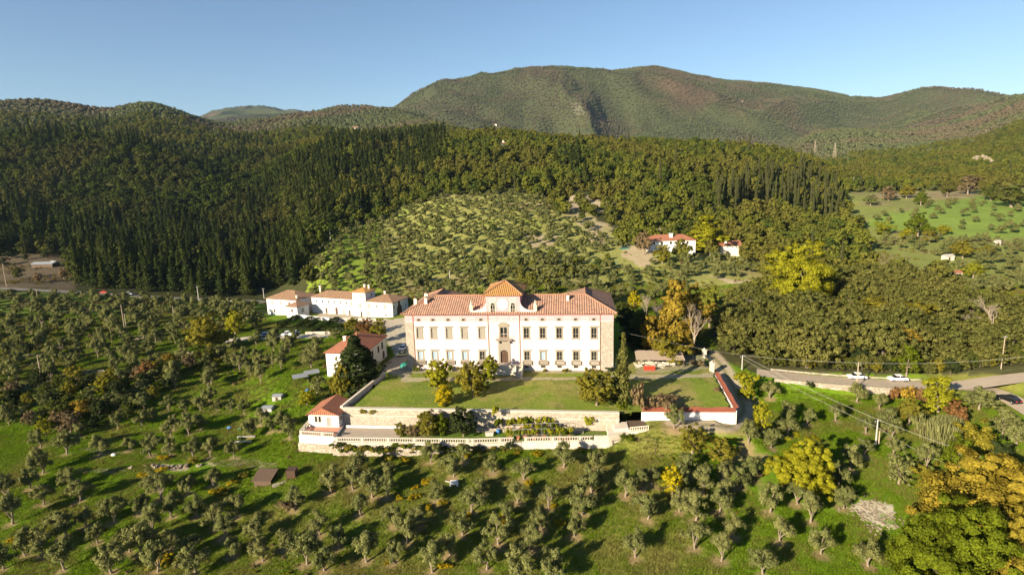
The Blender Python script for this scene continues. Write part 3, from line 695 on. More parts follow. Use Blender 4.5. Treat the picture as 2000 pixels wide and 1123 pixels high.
# front stair: landing with a flight going down to the lawn on its right end
mb = MB(); mb.box(-4.4, 2.2, -3.6, 0.002, -0.9, 1.55); mb.box(-4.5, 2.3, -3.75, -3.6, -0.9, 2.2); mb.box(-4.55, -4.4, -3.75, 0.002, -0.9, 2.2); mb.box(2.202, 3.8, -2.0, 0.002, -0.9, 1.55)
st = mb.build('front_stair', MAT['old'], villa)
mb = MB()
for k in range(10): mb.box(2.35, 3.75, -2.0 - (k + 1) * 0.37, -2.0 - k * 0.37 - 0.002, -1.0, 1.55 - (k + 1) * 0.2)
mb.build('step', MAT['pale'], st)
mb = MB()
for x in (2.302, 3.802): mb.add([(x, -2.0, -1), (x, -5.9, -1), (x, -5.9, 0.1), (x, -2.0, 2.2), (x + 0.2 * (1 if x > 3 else 0.2), -2.0, -1), (x + 0.2 * (1 if x > 3 else 0.2), -5.9, -1), (x + 0.2 * (1 if x > 3 else 0.2), -5.9, 0.1), (x + 0.2 * (1 if x > 3 else 0.2), -2.0, 2.2)], [(0, 1, 2, 3), (4, 7, 6, 5), (0, 4, 5, 1), (1, 5, 6, 2), (2, 6, 7, 3), (3, 7, 4, 0)])
mb.build('parapet', MAT['pale'], st)
# main roof: U shape, front block and two wings of equal pitch
OV = 0.85; a0 = HWD + OV; yf = -OV; hw_ = (DEP + 2 * OV) / 2; rz_ = HE + 3.35; yb = WING + OV; xi = XW - OV
yr = yf + hw_; xr = a0 - hw_; yri = DEP + OV
mb = MB()
def face(*p, mi=0): mb.add(p, [tuple(range(len(p)))], mi)
E0 = HE
face((-a0, yf, E0), (a0, yf, E0), (xr, yr, rz_), (-xr, yr, rz_))                                      # front slope
face((-xi, yri, E0), (-xr, yr, rz_), (xr, yr, rz_), (xi, yri, E0))                                     # courtyard slope of the front block
for s in (-1, 1):
    A, B = (s * a0, yf, E0), (s * a0, yb, E0); R1, R2 = (s * xr, yr, rz_), (s * xr, yb - hw_, rz_)
    q = [A, B, R2, R1]; face(*(q if s > 0 else q[::-1]))
    q = [B, (s * xi, yb, E0), R2]; face(*(q if s > 0 else q[::-1]))
    q = [(s * xi, yb, E0), (s * xi, yri, E0), R1, R2]; face(*(q if s > 0 else q[::-1]))
base_n = len(mb.f)
roof = mb.build('roof', MAT['tile'], villa, uv=True)
md = roof.modifiers.new('thick', 'SOLIDIFY'); md.thickness = 0.22; md.offset = -1
mb = MB()
for p, q in [((-xr, yr, rz_), (xr, yr, rz_)), ((-a0, yf, E0), (-xr, yr, rz_)), ((a0, yf, E0), (xr, yr, rz_)), ((xr, yr, rz_), (xr, yb - hw_, rz_)), ((-xr, yr, rz_), (-xr, yb - hw_, rz_)), ((a0, yb, E0), (xr, yb - hw_, rz_)), ((-a0, yb, E0), (-xr, yb - hw_, rz_))]:
    mb.tube([(p[0], p[1], p[2] + 0.06), (q[0], q[1], q[2] + 0.06)], 0.2, 6)
mb.build('ridge_tiles', tiles('ridge_tile', (0.50, 0.27, 0.17), (0.40, 0.2, 0.12), (0.3, 0.18, 0.12), 0.5, 0.4), roof)
def roof_z(x, y):
    return E0 + min(y - yf, a0 - abs(x), 99) * (rz_ - E0) / hw_
for (x, y, h, w) in ((-21.9, 3.6, 1.5, 0.7), (-23.3, 9.5, 1.6, 0.9), (-26.0, 8.0, 1.6, 0.8), (15.4, 4.6, 1.3, 0.7)):
    z = roof_z(x, y); c = MB(); c.box(x - w / 2, x + w / 2, y - w / 2, y + w / 2, z - 0.6, z + h); ch = c.build('chimney', MAT['cream'], roof)
    c = MB(); c.prism([(x - w * 0.75, z + h), (x + w * 0.75, z + h), (x, z + h + 0.4)], y - w * 0.7, y + w * 0.7); c.build('chimney_cap', MAT['tile'], roof)
# tower
TX0, TX1, TY1, TZ = -5.35, 3.4, 13.0, 19.75
TO = [(-4.15, -3.05, 15.1, 17.0), (1.0, 2.1, 15.1, 17.0)]
mb = MB(); facade(mb, TX0, TX1, HE - 0.5, TZ, -0.04, TO, 0.3, lambda x, z: 1, (TX0 + 0.5, TX1 - 0.5), (15.0, 18.8))
mb.quad((TX0, -0.04, HE - 0.5), (TX0, TY1, HE - 0.5), (TX0, TY1, TZ), (TX0, -0.04, TZ), 1); mb.quad((TX1, -0.04, HE - 0.5), (TX1, -0.04, TZ), (TX1, TY1, TZ), (TX1, TY1, HE - 0.5), 1); mb.quad((TX0, TY1, HE - 0.5), (TX1, TY1, HE - 0.5), (TX1, TY1, TZ), (TX0, TY1, TZ), 1)
tw = mb.build('tower', [MAT['white'], MAT['pink']], villa)
for o in TO:
    mb = MB(); frame_ring(mb, o[0], o[1], o[2], o[3], 0.22, -0.13, -0.038)
    xc = (o[0] + o[1]) / 2
    mb.prism([(o[0] - 0.22, 17.222)] + [(xc - math.cos(t) * 0.77, 17.222 + math.sin(t) * 0.6) for t in np.linspace(0, math.pi, 10)], -0.12, -0.038)
    mb.build('window', MAT['pale'], tw)
    mb = MB(); mb.box(o[0], o[1], 0.18, 0.25, o[2], o[3]); mb.prism([(xc - math.cos(t) * 0.55, 17.1 + math.sin(t) * 0.48) for t in np.linspace(0, math.pi, 10)], -0.16, -0.122); mb.build('pane', MAT['glass'], tw)
    mb = MB(); mb.box(xc - 0.05, xc + 0.05, 0.1, 0.178, o[2], o[3]); mb.box(o[0], o[1], 0.05, 0.098, 15.8, 15.9); mb.build('casement', MAT['pale'], tw)
mb = MB(); mb.prism([(-1.0 + math.cos(t) * 1.45, 17.2 + math.sin(t) * 1.45) for t in np.linspace(0, 2 * math.pi, 28, endpoint=False)], -0.16, -0.05); mb.build('roundel', MAT['white'], tw)
mb = MB()
for x in (-3.6, 1.55): frame_ring(mb, x - 0.7, x + 0.7, 18.05, 18.65, 0.12, -0.1, -0.038)
mb.box(TX0 - 0.2, TX1 + 0.2, -0.3, -0.042, 19.45, 19.74); mb.build('tower_moulding', MAT['white'], tw)
mb = MB(); q = 0.75; x0, x1, y0, y1 = TX0 - q, TX1 + q, -q, TY1 + q; xm = (x0 + x1) / 2; hh = (x1 - x0) / 2; zr = TZ + 2.45; ap = (y0 + y1) / 2
face((x0, y0, TZ), (x1, y0, TZ), (xm, ap, zr)); face((x1, y0, TZ), (x1, y1, TZ), (xm, ap, zr)); face((x1, y1, TZ), (x0, y1, TZ), (xm, ap, zr)); face((x0, y1, TZ), (x0, y0, TZ), (xm, ap, zr))
tr = mb.build('tower_roof', MAT['tile_gold'], villa, uv=True); md = tr.modifiers.new('thick', 'SOLIDIFY'); md.thickness = 0.2; md.offset = -1
mb = MB()
for p, r in [((x0, y0), (xm, ap)), ((x1, y0), (xm, ap)), ((x1, y1), (xm, ap)), ((x0, y1), (xm, ap))]: mb.tube([(p[0], p[1], TZ + 0.06), (r[0], r[1], zr + 0.06)], 0.17, 6)
mb.build('ridge_tiles', bpy.data.materials['ridge_tile'], tr)
for s in (-1, 1):                                          # concave volute walls with a small finial at their outer ends
    xin = TX0 if s < 0 else TX1; out = []
    for t in np.linspace(0, math.pi / 2, 12): out.append((xin + s * 0.02 + s * (3.0 - 3.0 * math.cos(t)) , 15.6 + 2.5 * (1 - math.sin(t))))
    out += [(xin + s * 4.2, 15.6), (xin + s * 4.2, HE - 0.3), (xin + s * 0.02, HE - 0.3)]
    mb = MB(); mb.prism(out if s < 0 else out[::-1], -0.06, 0.5); vo = mb.build('volute', MAT['white'], villa)
    mb = MB(); xp = xin + s * 3.85; mb.box(xp - 0.42, xp + 0.42, -0.15, 0.62, 15.602, 16.75); mb.box(xp - 0.55, xp + 0.55, -0.25, 0.72, 16.752, 16.95)
    mb.lathe([(0.42, 16.95), (0.3, 17.3), (0.13, 17.75), (0.2, 17.95), (0.02, 18.25)], 8, 0, (xp, 0.23, 0)); mb.build('finial', MAT['pale'], vo)

# ------------------------------------------------------------------ terrace walls, balustrades, bastion
def wall_run(mb, pts, th, z0, z1, mi=0):                         # a wall of thickness th along a polyline; z0, z1 per point
    p = np.array([q[:2] for q in pts], float); n = len(p)
    z0 = z0 if hasattr(z0, '__len__') else [z0] * n; z1 = z1 if hasattr(z1, '__len__') else [z1] * n
    t = np.gradient(p, axis=0); t /= np.linalg.norm(t, axis=1)[:, None]; nx = np.stack([-t[:, 1], t[:, 0]], 1) * th
    vs = []
    for i in range(n):
        a, b = p[i], p[i] + nx[i]
        vs += [(a[0], a[1], z0[i]), (b[0], b[1], z0[i]), (b[0], b[1], z1[i]), (a[0], a[1], z1[i])]
    fs = []
    for i in range(n - 1):
        for k in range(4): fs.append((i * 4 + k, i * 4 + (k + 1) % 4, i * 4 + 4 + (k + 1) % 4, i * 4 + 4 + k))
    fs += [(3, 2, 1, 0), tuple((n - 1) * 4 + k for k in range(4))]
    return mb.add(vs, fs, mi)
def lerp_pts(a, b, n):
    return [np.array(a) + (np.array(b) - np.array(a)) * k / n for k in range(n + 1)]

t = empty('retaining_wall', (0, 0, 0), 0, 'long pale rubble retaining wall holding up the villa lawn', 'retaining wall')
wl = lerp_pts(VW(-33.9, -26.7), VW(26.2, -27.0), 24)
mb = MB(); wall_run(mb, wl, 0.7, -6.0, -0.35); mb.build('wall', MAT['rubble'], t)
mb = MB(); wall_run(mb, [p + np.array([0, -0.12, 0]) for p in wl], 0.95, -0.35, -0.12); wall_run(mb, [p + np.array([0, -0.1, 0]) for p in wl], 0.12, -1.9, -1.7); mb.build('coping', MAT['pale'], t)
t = empty('retaining_wall', (0, 0, 0), 0, 'low grey side wall climbing from the orange-roofed pavilion to the dark cypress', 'retaining wall')
mb = MB(); wall_run(mb, lerp_pts(VW(-34.1, -26.2), VW(-31.6, -4), 12), 0.6, -5.5, list(np.linspace(0.1, 0.5, 13))); mb.build('wall', MAT['old'], t)
for (pa, pb, ztop, lab) in ((VW(31.0, -25.1), VW(50.2, -24.6), -0.75, 'white block wall topped with red mesh along the front of the side garden'), (VW(50.2, -24.4), VW(51.5, -1.5), -0.45, 'red-topped wall running back from the garden corner to the gate pier')):
    t = empty('garden_wall', (0, 0, 0), 0, lab, 'garden wall', 'walls round the side garden')
    w = lerp_pts(pa, pb, 10); mb = MB(); wall_run(mb, w, 0.35 if pa[1] < 116 and abs(pa[1] - pb[1]) < 6 else -0.35, -4.5, ztop); mb.build('wall', MAT['clean'], t)
    mb = MB(); sg = 1 if abs(pa[1] - pb[1]) < 6 else -1
    p = np.array([q[:2] for q in w]); wall_run(mb, w, 0.12 * sg, ztop, ztop + 0.5)
    tt = (p[-1] - p[0]) / np.linalg.norm(p[-1] - p[0]); nx = np.array([-tt[1], tt[0]]) * sg
    for i in range(10):
        A0, A1 = w[i], w[i + 1]
        mb.add([(A0[0] + nx[0] * .13, A0[1] + nx[1] * .13, ztop + 0.5), (A1[0] + nx[0] * .13, A1[1] + nx[1] * .13, ztop + 0.5), (A1[0] + nx[0] * .7, A1[1] + nx[1] * .7, ztop + 0.75 + 0.1 * (i % 3)), (A0[0] + nx[0] * .7, A0[1] + nx[1] * .7, ztop + 0.75 + 0.1 * ((i + 2) % 3)),
                (A0[0] + nx[0] * .13, A0[1] + nx[1] * .13, ztop + 0.42), (A1[0] + nx[0] * .13, A1[1] + nx[1] * .13, ztop + 0.42), (A1[0] + nx[0] * .7, A1[1] + nx[1] * .7, ztop + 0.67 + 0.1 * (i % 3)), (A0[0] + nx[0] * .7, A0[1] + nx[1] * .7, ztop + 0.67 + 0.1 * ((i + 2) % 3))], [(0, 1, 2, 3), (7, 6, 5, 4), (0, 4, 5, 1), (2, 6, 7, 3), (0, 3, 7, 4), (1, 5, 6, 2)])
    mb.build('red_mesh', MAT['red'], t)
# gate piers at the drive
for k, (lx, ly, h) in enumerate(((51.2, 0.4, 2.3), (51.9, 12.0, 1.8))):
    p = VW(lx, ly); z = float(base_h(p[0], p[1])); mb = MB(); mb.box(-0.5, 0.5, -0.5, 0.5, -1.2, h); mb.box(-0.62, 0.62, -0.62, 0.62, h, h + 0.2); mb.lathe([(0.45, h + 0.2), (0.05, h + 0.7)], 4)
    g = mb.build('gate_pier', MAT['pale'], None, loc=(p[0], p[1], max(z, -0.6)), rz=VROT); tag(g, ('pale gate pier at the corner of the red-topped garden wall', 'plain pale gate pier further up the shaded track')[k], 'gate pier')

_bal = MB().lathe([(0.10, 0), (0.10, 0.06), (0.06, 0.1), (0.115, 0.26), (0.06, 0.5), (0.10, 0.6), (0.10, 0.64)], 6).mesh('baluster', MAT['pale'])
def balustrade(name, pts, z, lab, step=0.52, piers=True):
    root = empty(name, (pts[0][0], pts[0][1], z), 0, lab, 'balustrade', 'stone balustrades round the lower terrace'); o0 = np.array(pts[0][:2])
    q = [np.array(p[:2]) - o0 for p in pts]; mb = MB(); wall_run(mb, q, 0.34, 0.0, 0.16); mb.build('plinth', MAT['pale'], root); mb = MB(); wall_run(mb, [p - np.array([0, 0.04]) for p in q], 0.42, 0.8, 0.95); mb.build('rail', MAT['pale'], root)
    cnt = 0
    for a, b in zip(q[:-1], q[1:]):
        Ls = np.linalg.norm(b - a); dv = (b - a) / Ls; nrm = np.array([-dv[1], dv[0]]) * 0.17
        n = int(Ls / step)
        for k in range(n):
            if piers and k % 11 == 0:
                c = a + dv * (k + 0.5) * step + nrm; mb = MB(); mb.box(-0.24, 0.24, -0.2, 0.2, 0.16, 0.98); pr = mb.build('pier', MAT['pale'], root, loc=(c[0], c[1], 0), rz=math.atan2(dv[1], dv[0])); continue
            c = a + dv * (k + 0.5) * step + nrm; o = bpy.data.objects.new('baluster', _bal); COL.objects.link(o); o.parent = root; o.location = (c[0], c[1], 0.16); cnt += 1
    return root
ZP = -4.2
balustrade('balustrade', [(-37.6, 110.5), (-9.2, 107.8), (-0.6, 107.8)], ZP, 'longest stone balustrade, running above the plant-covered low wall', 0.5)
balustrade('balustrade', [(1.6, 107.8), (15.4, 107.4)], ZP, 'shorter stone balustrade in front of the potted lemon garden', 0.5)
balustrade('balustrade', [(-45.9, 113.1), (-38.2, 111.5)], ZP + 0.5, 'stone balustrade on the projecting bastion before the pavilion', 0.46)
balustrade('balustrade', [(-46.0, 121.3), (-46.05, 113.5)], ZP + 0.5, 'stone balustrade on the outer side edge of the bastion', 0.46)
t = empty('bastion', (0, 0, 0), 0, 'projecting stone bastion with a smooth white band under its balustrade', 'bastion')
bp = [(-46.1, 113.0), (-38.0, 111.35), (-38.0, 112.2), (-38.0, 119.0), (-46.2, 121.5)]
mb = MB(); mb.slab([(x - (0.25 if x < -40 else -0.0), y - (0.25 if y < 114 else 0)) for x, y in bp], -9.5, -5.35); mb.build('base_wall', MAT['dry'], t)
mb = MB(); mb.slab(bp, -5.35, ZP + 0.5); mb.build('band', MAT['clean'], t)
mb = MB(); mb.slab([(-45.5, 113.4), (-38.1, 112.0), (-38.1, 118.2), (-45.5, 120)], ZP + 0.5, ZP + 0.52); mb.build('paving', MAT['terracotta'], t)
t = empty('terrace_wall', (0, 0, 0), 0, 'low rough stone wall under the long balustrade with bushes growing out', 'retaining wall')
mb = MB(); wall_run(mb, lerp_pts((-38.3, 110.3), (-9.2, 107.65), 12) , 0.8, list(np.linspace(-9, -7.5, 13)), ZP - 0.01); wall_run(mb, lerp_pts((-9.19, 107.65), (1.0, 107.6), 5), 0.8, -7.5, ZP - 0.012); mb.build('wall', MAT['dry'], t)
mb = MB(); wall_run(mb, lerp_pts((-38.35, 110.22), (1.0, 107.5), 12)[:0] or [(-38.35, 110.22), (-9.2, 107.55), (1.0, 107.5)], 0.12, ZP - 0.5, ZP - 0.02); mb.build('band', MAT['pale'], t)
mb = MB(); wall_run(mb, lerp_pts((1.01, 107.62), (18.6, 107.2), 6), 0.7, -7.5, ZP - 0.015); wall_run(mb, lerp_pts((15.7, 107.3), (18.6, 107.2), 2), 0.45, ZP - 0.015, ZP + 1.0); t2 = mb.build('terrace_wall', MAT['old']); tag(t2, 'smooth plastered wall under the shorter balustrade', 'retaining wall')
# ramp and end block
mb = MB(); mb.slab([(18.61, 107.2), (23.0, 108.2), (23.4, 112.2), (19.0, 112.6)], -7.5, ZP + 1.0); mb.slab([(20.2, 108.9), (23.01, 109.2), (23.2, 112.2), (20.3, 112.4)], ZP + 1.0, ZP + 1.7); ra = mb.build('ramp_block', MAT['old']); tag(ra, 'worn plaster ramp rising from the lower garden to the corner block', 'ramp')
t = empty('corner_block', (0, 0, 0), 0, 'square pale masonry block with potted plants ending the terrace', 'terrace block')
mb = MB(); mb.slab([(23.02, 108.0), (27.2, 108.6), (27.4, 113.6), (23.42, 113.4)], -8, -2.9); mb.build('wall', MAT['cream'], t)
mb = MB(); mb.slab([(23.2, 109.2), (27.0, 109.6), (27.1, 113.3), (23.5, 113.2)], -2.9, -2.7); mb.build('soil', MAT['soil'], t)
mb = MB(); wall_run(mb, [(23.1, 108.1), (27.1, 108.7)], 0.15, -2.05, -1.9)
for k in range(9): c = np.array([23.15 + k * 0.48, 108.2 + k * 0.072]); mb.lathe([(0.05, 0), (0.09, 0.3), (0.05, 0.85)], 6, 0, (c[0], c[1], -2.9))
mb.build('railing', MAT['cream'], t)
# paved patio
mb = MB(); mb.slab([(-37.7, 111.3), (-24.6, 110.0), (-24.4, 116.2), (-37.6, 118.0)], ZP - 0.02, ZP + 0.05); pt = mb.build('paving', MAT['paving']); pt['kind'] = 'structure'
mb = MB(); wall_run(mb, lerp_pts((-37.3, 117.3), (-24.5, 115.8), 4), 0.3, ZP - 0.1, ZP + 0.5); o = mb.build('garden_wall', MAT['clean']); tag(o, 'low white kerb wall at the foot of the retaining wall', 'garden wall')
mb = MB(); wall_run(mb, lerp_pts((-8.5, 113.2), (14, 110.9), 6), 0.5, ZP - 0.1, ZP + 0.7); o = mb.build('plant_bed', MAT['dry']); tag(o, 'low stone plant bed below the retaining wall in the lower garden', 'plant bed')

# ------------------------------------------------------------------ smaller buildings
def window_part(root, M4, w, h, fm, pm, depth=0.06, fw=0.12, arch=False):
    """a framed window on a wall; M4 puts its centre on the wall, local -y outwards"""
    mb = MB(); frame_ring(mb, -w / 2, w / 2, -h / 2, h / 2, fw, -depth, 0.01)
    if arch: mb.prism([(math.cos(t_) * (w / 2 + fw), h / 2 + fw + math.sin(t_) * (w / 2)) for t_ in np.linspace(0, math.pi, 9)], -depth, 0.01)
    f = mb.build('window', fm, root); f.matrix_local = M4
    mb = MB(); mb.box(-w / 2, w / 2, -depth * 0.4, 0.012, -h / 2, h / 2)
    if arch: mb.prism([(math.cos(t_) * (w / 2), h / 2 + math.sin(t_) * (w / 2 - 0.02)) for t_ in np.linspace(0, math.pi, 9)], -depth - 0.02, 0.012)
    mb.build('pane', pm, f); return f
def wallM(side, along, z, w, d):                                 # side f front(y=0), b back, l left(x=0), r right(x=w)
    if side == 'f': return Matrix.Translation((along, 0, z))
    if side == 'r': return Matrix.Translation((w, along, z)) @ Matrix.Rotation(math.pi / 2, 4, 'Z')
    if side == 'l': return Matrix.Translation((0, along, z)) @ Matrix.Rotation(-math.pi / 2, 4, 'Z')
    return Matrix.Translation((along, d, z)) @ Matrix.Rotation(math.pi, 4, 'Z')
def hip_roof(x0, x1, y0, y1, z, rise, ov=0.5, gable=None):
    mb = MB(); x0 -= ov; x1 += ov; y0 -= ov; y1 += ov; W_, D_ = x1 - x0, y1 - y0
    F = lambda *p: mb.add(p, [tuple(range(len(p)))])
    if W_ >= D_:
        h = D_ / 2; ym = (y0 + y1) / 2; ga = 0 if gable else h; a_, b_ = (x0 + ga, ym, z + rise), (x1 - ga, ym, z + rise)
        F((x0, y0, z), (x1, y0, z), b_, a_); F((x1, y1, z), (x0, y1, z), a_, b_); F((x1, y0, z), (x1, y1, z), b_); F((x0, y1, z), (x0, y0, z), a_)
    else:
        h = W_ / 2; xm = (x0 + x1) / 2; ga = 0 if gable else h; a_, b_ = (xm, y0 + ga, z + rise), (xm, y1 - ga, z + rise)
        F((x0, y0, z), (x1, y0, z), a_); F((x1, y0, z), (x1, y1, z), b_, a_); F((x1, y1, z), (x0, y1, z), b_); F((x0, y1, z), (x0, y0, z), a_, b_)
    return mb
def roof_part(root, mb, m):
    r = mb.build('roof', m, root, uv=True); s = r.modifiers.new('thick', 'SOLIDIFY'); s.thickness = 0.18; s.offset = -1; return r
def chimney(roof_, x, y, z, h=1.2, w=0.7, m=None):
    mb = MB(); mb.box(x - w / 2, x + w / 2, y - w / 2, y + w / 2, z - 0.8, z + h); mb.box(x - w * 0.7, x + w * 0.7, y - w * 0.7, y + w * 0.7, z + h, z + h + 0.15); mb.build('chimney', m or MAT['cream'], roof_)
def house(name, loc, rz, w, d, h, rise, wm, rm, label, cat, wins=(), gable=None, foot=2.5, ov=0.5, fm=None):
    root = empty(name, loc, rz, label, cat); mb = MB(); mb.box(0, w, 0, d, -foot, h); mb.build('wall', wm, root)
    r = roof_part(root, hip_roof(0, w, 0, d, h, rise, ov, gable), rm)
    for wi in wins:
        side, al, z, ww, hh = wi[:5]; pm = wi[5] if len(wi) > 5 else 'glass'
        if pm == 'archdoor':
            dmb = MB(); dmb.box(-ww / 2, ww / 2, -0.05, 0.01, -hh / 2, hh / 2); dmb.prism([(math.cos(t_) * ww / 2, hh / 2 + math.sin(t_) * ww / 2) for t_ in np.linspace(0, math.pi, 10)], -0.06, 0.01); dd = dmb.build('door', MAT['door'], root); dd.matrix_local = wallM(side, al, z, w, d)
        elif pm == 'door':
            dmb = MB(); dmb.box(-ww / 2, ww / 2, -0.05, 0.01, -hh / 2, hh / 2); dd = dmb.build('door', MAT['door'], root); dd.matrix_local = wallM(side, al, z, w, d)
        else: window_part(root, wallM(side, al, z, w, d), ww, hh, fm or MAT['pale'], MAT[pm], arch=len(wi) > 6)
    return root, r
FR = math.radians(-22)                                           # the white farm beyond the villa
FO = PZ(768, 622, -2.0); FEX, FEY = np.array([math.cos(FR), math.sin(FR), 0]), np.array([-math.sin(FR), math.cos(FR), 0])
def FWp(x, y, z=0): return FO + FEX * x + FEY * y + np.array([0, 0, z])
_, r = house('farmhouse', FWp(-12, 0), FR, 12, 11, 6.2, 2.1, MAT['clean'], MAT['tile_brown'], 'white farmhouse block with brown tiled roof and dark arched cart doorway', 'farmhouse', [('f', 1.4, 4.3, 1, 1.7, 'shut'), ('f', 5.0, 4.3, 0.5, 0.9, 'glass'), ('f', 8.6, 4.3, 1, 1.7, 'shut'), ('f', 1.0, 1.2, 0.7, 1.6, 'shut'), ('f', 8.8, 1.1, 0.6, 0.6), ('r', 4.6, 1.5, 3.4, 2.6, 'archdoor'), ('r', 4.6, 4.9, 1.4, 2.2, 'door'), ('r', 1.0, 4.2, 0.5, 0.7), ('r', 9, 3.6, 0.6, 0.8, 'shut')])
chimney(r, 3.6, 8.0, 7.4)
_, r = house('farm_tower', FWp(-17.8, -0.3), FR, 6.0, 6.4, 9.6, 1.5, MAT['clean'], MAT['tile_gold'], 'square white dovecote tower standing above the long white farmhouse', 'tower', [('f', 1.9, 7.9, 0.6, 1.0, 'shut'), ('f', 4.3, 7.9, 0.6, 1.0, 'shut'), ('f', 3.3, 4.4, 1, 1.7, 'shut'), ('f', 3.6, 1.0, 0.8, 2.0, 'door'), ('r', 4.0, 8.2, 0.6, 0.8)])
chimney(r, 3.4, 3.6, 10.6, 1.3, 0.6); chimney(r, 4.8, 4.4, 10.2, 1.4, 0.6)
_, r = house('farmhouse', FWp(-38.6, 0.4), FR, 20.7, 9, 6.6, 2.0, MAT['clean'], MAT['tile_brown'], 'long low white farmhouse wing with many small windows and brown roof', 'farmhouse', [('f', 2.5 + k * 2.9, 4.9, 0.55, 0.8) for k in range(6)] + [('f', 19.4, 4.7, 0.9, 1.5, 'shut'), ('f', 7.0, 1.2, 1.0, 2.2, 'door'), ('f', 12.0, 1.1, 1.2, 2.2, 'archdoor'), ('f', 15.5, 1.0, 0.8, 1.9, 'shut'), ('f', 18.3, 1.0, 0.8, 2.0, 'door')])
chimney(r, 1.0, 4.5, 8.6, 1.6, 0.6)
_, r = house('farmhouse', FWp(-57.5, -4.5), FR, 15.5, 12, 6.0, 2.6, MAT['clean'], MAT['tile_brown'], 'square white farmhouse with hipped brown roof above the clipped hedges', 'farmhouse', [('f', 3.0, 4.4, 1, 1.4, 'shut'), ('f', 7.3, 4.4, 1, 1.4, 'shut'), ('f', 11.8, 4.3, 1, 1.2, 'brownwood'), ('f', 3.6, 1.0, 0.7, 1.4), ('f', 12.3, 0.9, 0.7, 1.2, 'brownwood')])
chimney(r, 14.6, 1.5, 6.4, 1.0, 0.6)
house('farmhouse', FWp(-42.0, 4.6), FR, 5.6, 6, 5.2, 1.6, MAT['cream'], MAT['tile_brown'], 'narrow cream link building between the square farmhouse and the long wing', 'farmhouse', [('f', 1.2, 3.8, 0.7, 1.2), ('f', 3.6, 3.9, 0.7, 1.2)])
house('chapel', FWp(-43.2, -9.0), FR, 5.4, 6.5, 4.4, 1.5, MAT['clean'], MAT['tile_brown'], 'small white chapel with pyramid roof and arched window before the farm', 'chapel', [('f', 2.9, 2.6, 0.9, 0.9, 'brownwood', 1), ('f', 2.9, -0.5, 1.6, 1.0, 'archdoor'), ('r', 3, 2.4, 1.2, 1.6, 'shut')], foot=4)
t = empty('garden_wall', (0, 0, 0), 0, 'white garden wall stepping down beside the small chapel', 'garden wall'); mb = MB(); wall_run(mb, [FWp(-38, -9.5), FWp(-31, -9.9), FWp(-22, -9.8)], 0.4, -6, [-0.4, -0.6, -0.8]); wall_run(mb, [FWp(-37.7, -9.6), FWp(-36.9, -14)], 0.4, -6, [-0.4, -2.2]); mb.build('wall', MAT['clean'], t)
t = empty('garden_wall', (0, 0, 0), 0, 'low pale wall edging the farm courtyard in front of the long wing', 'garden wall'); mb = MB(); wall_run(mb, [FWp(-22, -9.0), FWp(-13, -7.0), FWp(-4, -5.2)], 0.4, -5, -1.0); mb.build('wall', MAT['concrete'], t)
# house with orange roof behind the big cypress
LH = PZ(640, 735, -3.0)
_, r = house('house', LH, math.radians(-8), 10.8, 17, 6.8, 2.7, MAT['clean'], MAT['tile_new'], 'white house with orange hipped roof half hidden by the dark cypress', 'house', [('f', 5.2, 4.2, 1.6, 1.9, 'glass', 1), ('r', 10.5, 4.6, 0.9, 1.6), ('r', 13.6, 4.8, 1.0, 1.8), ('r', 14.2, 1.6, 1.5, 1.6, 'archdoor'), ('r', 6, 4.6, 0.9, 1.6)], foot=3.5, fm=MAT['brownwood'])
chimney(r, 2.6, 7.0, 8.0, 1.3, 0.7); chimney(r, 5.6, 8.2, 9.3, 0.9, 0.5, MAT['tile_new'])
# pavilion on the bastion
PV = PZ(604, 833, ZP + 0.5)
house('pavilion', PV, math.radians(-7), 6.9, 7.4, 2.9, 1.7, MAT['clean'], MAT['tile_new'], 'small white pavilion with orange roof on the bastion terrace', 'pavilion', [('f', 1.75, 1.7, 0.5, 1.1, 'glass', 1), ('f', 2.6, 1.7, 0.5, 1.1, 'glass', 1), ('f', 4.6, 1.3, 0.8, 1.9, 'shut'), ('r', 1.2, 1.7, 0.5, 0.7)], gable=True, ov=0.4)
# hillside houses
p = P(1262, 490); _, r = house('house', p, math.radians(-5), 25, 11, 5.2, 2.6, MAT['clean'], MAT['tile_new'], 'long white house with red roof on the hillside beside the yellow tree', 'house', [('f', 12.5 + 4.2 * k, 3.9, 1.0, 1.2, 'glass') for k in range(3)] + [('f', 4 + 4 * k, 3.9, 1.0, 1.2) for k in range(2)] + [('f', 15.5, 1.0, 1.2, 2.1, 'door'), ('f', 8, 1, 1.1, 1.4)], fm=MAT['shut'], foot=4)
chimney(r, 13, 3, 7.2, 1.2, 1.6, MAT['clean'])
p = P(1407, 498); _, r = house('barn', p, math.radians(-4), 10.6, 8, 4.8, 2.2, MAT['cream'], MAT['tile_new'], 'small cream barn with red roof just past the yellow tree', 'barn', [('f', 3.5, 4.0, 0.6, 0.5), ('f', 6.0, 4.0, 0.6, 0.5), ('f', 8.0, 4.0, 0.6, 0.5), ('f', 3.5, 1.2, 1.4, 1.8, 'shut')], gable=True, foot=3)
chimney(r, 2.8, 2.0, 6.0, 1.0, 1.2, MAT['clean'])
p = P(978, 293); _, r = house('house', p, math.radians(18), 14, 9, 6, 2.4, MAT['cream'], MAT['tile_brown'], 'lone cream house high in the wood under the mountain', 'house', [('f', 3, 3, 1.2, 1.6), ('f', 8, 3, 1.2, 1.6), ('f', 11, 3, 1.2, 1.6)]); chimney(r, 4, 3, 7.5, 2, 1.4); chimney(r, 10, 4, 7.8, 2, 1.4)
p = P(684, 256); house('house', p, math.radians(10), 17, 10, 6, 3, MAT['white'], MAT['tile'], 'tiny pale house on the far wooded ridge', 'house', [('f', 4, 3, 1.5, 1.8), ('f', 11, 3, 1.5, 1.8)])
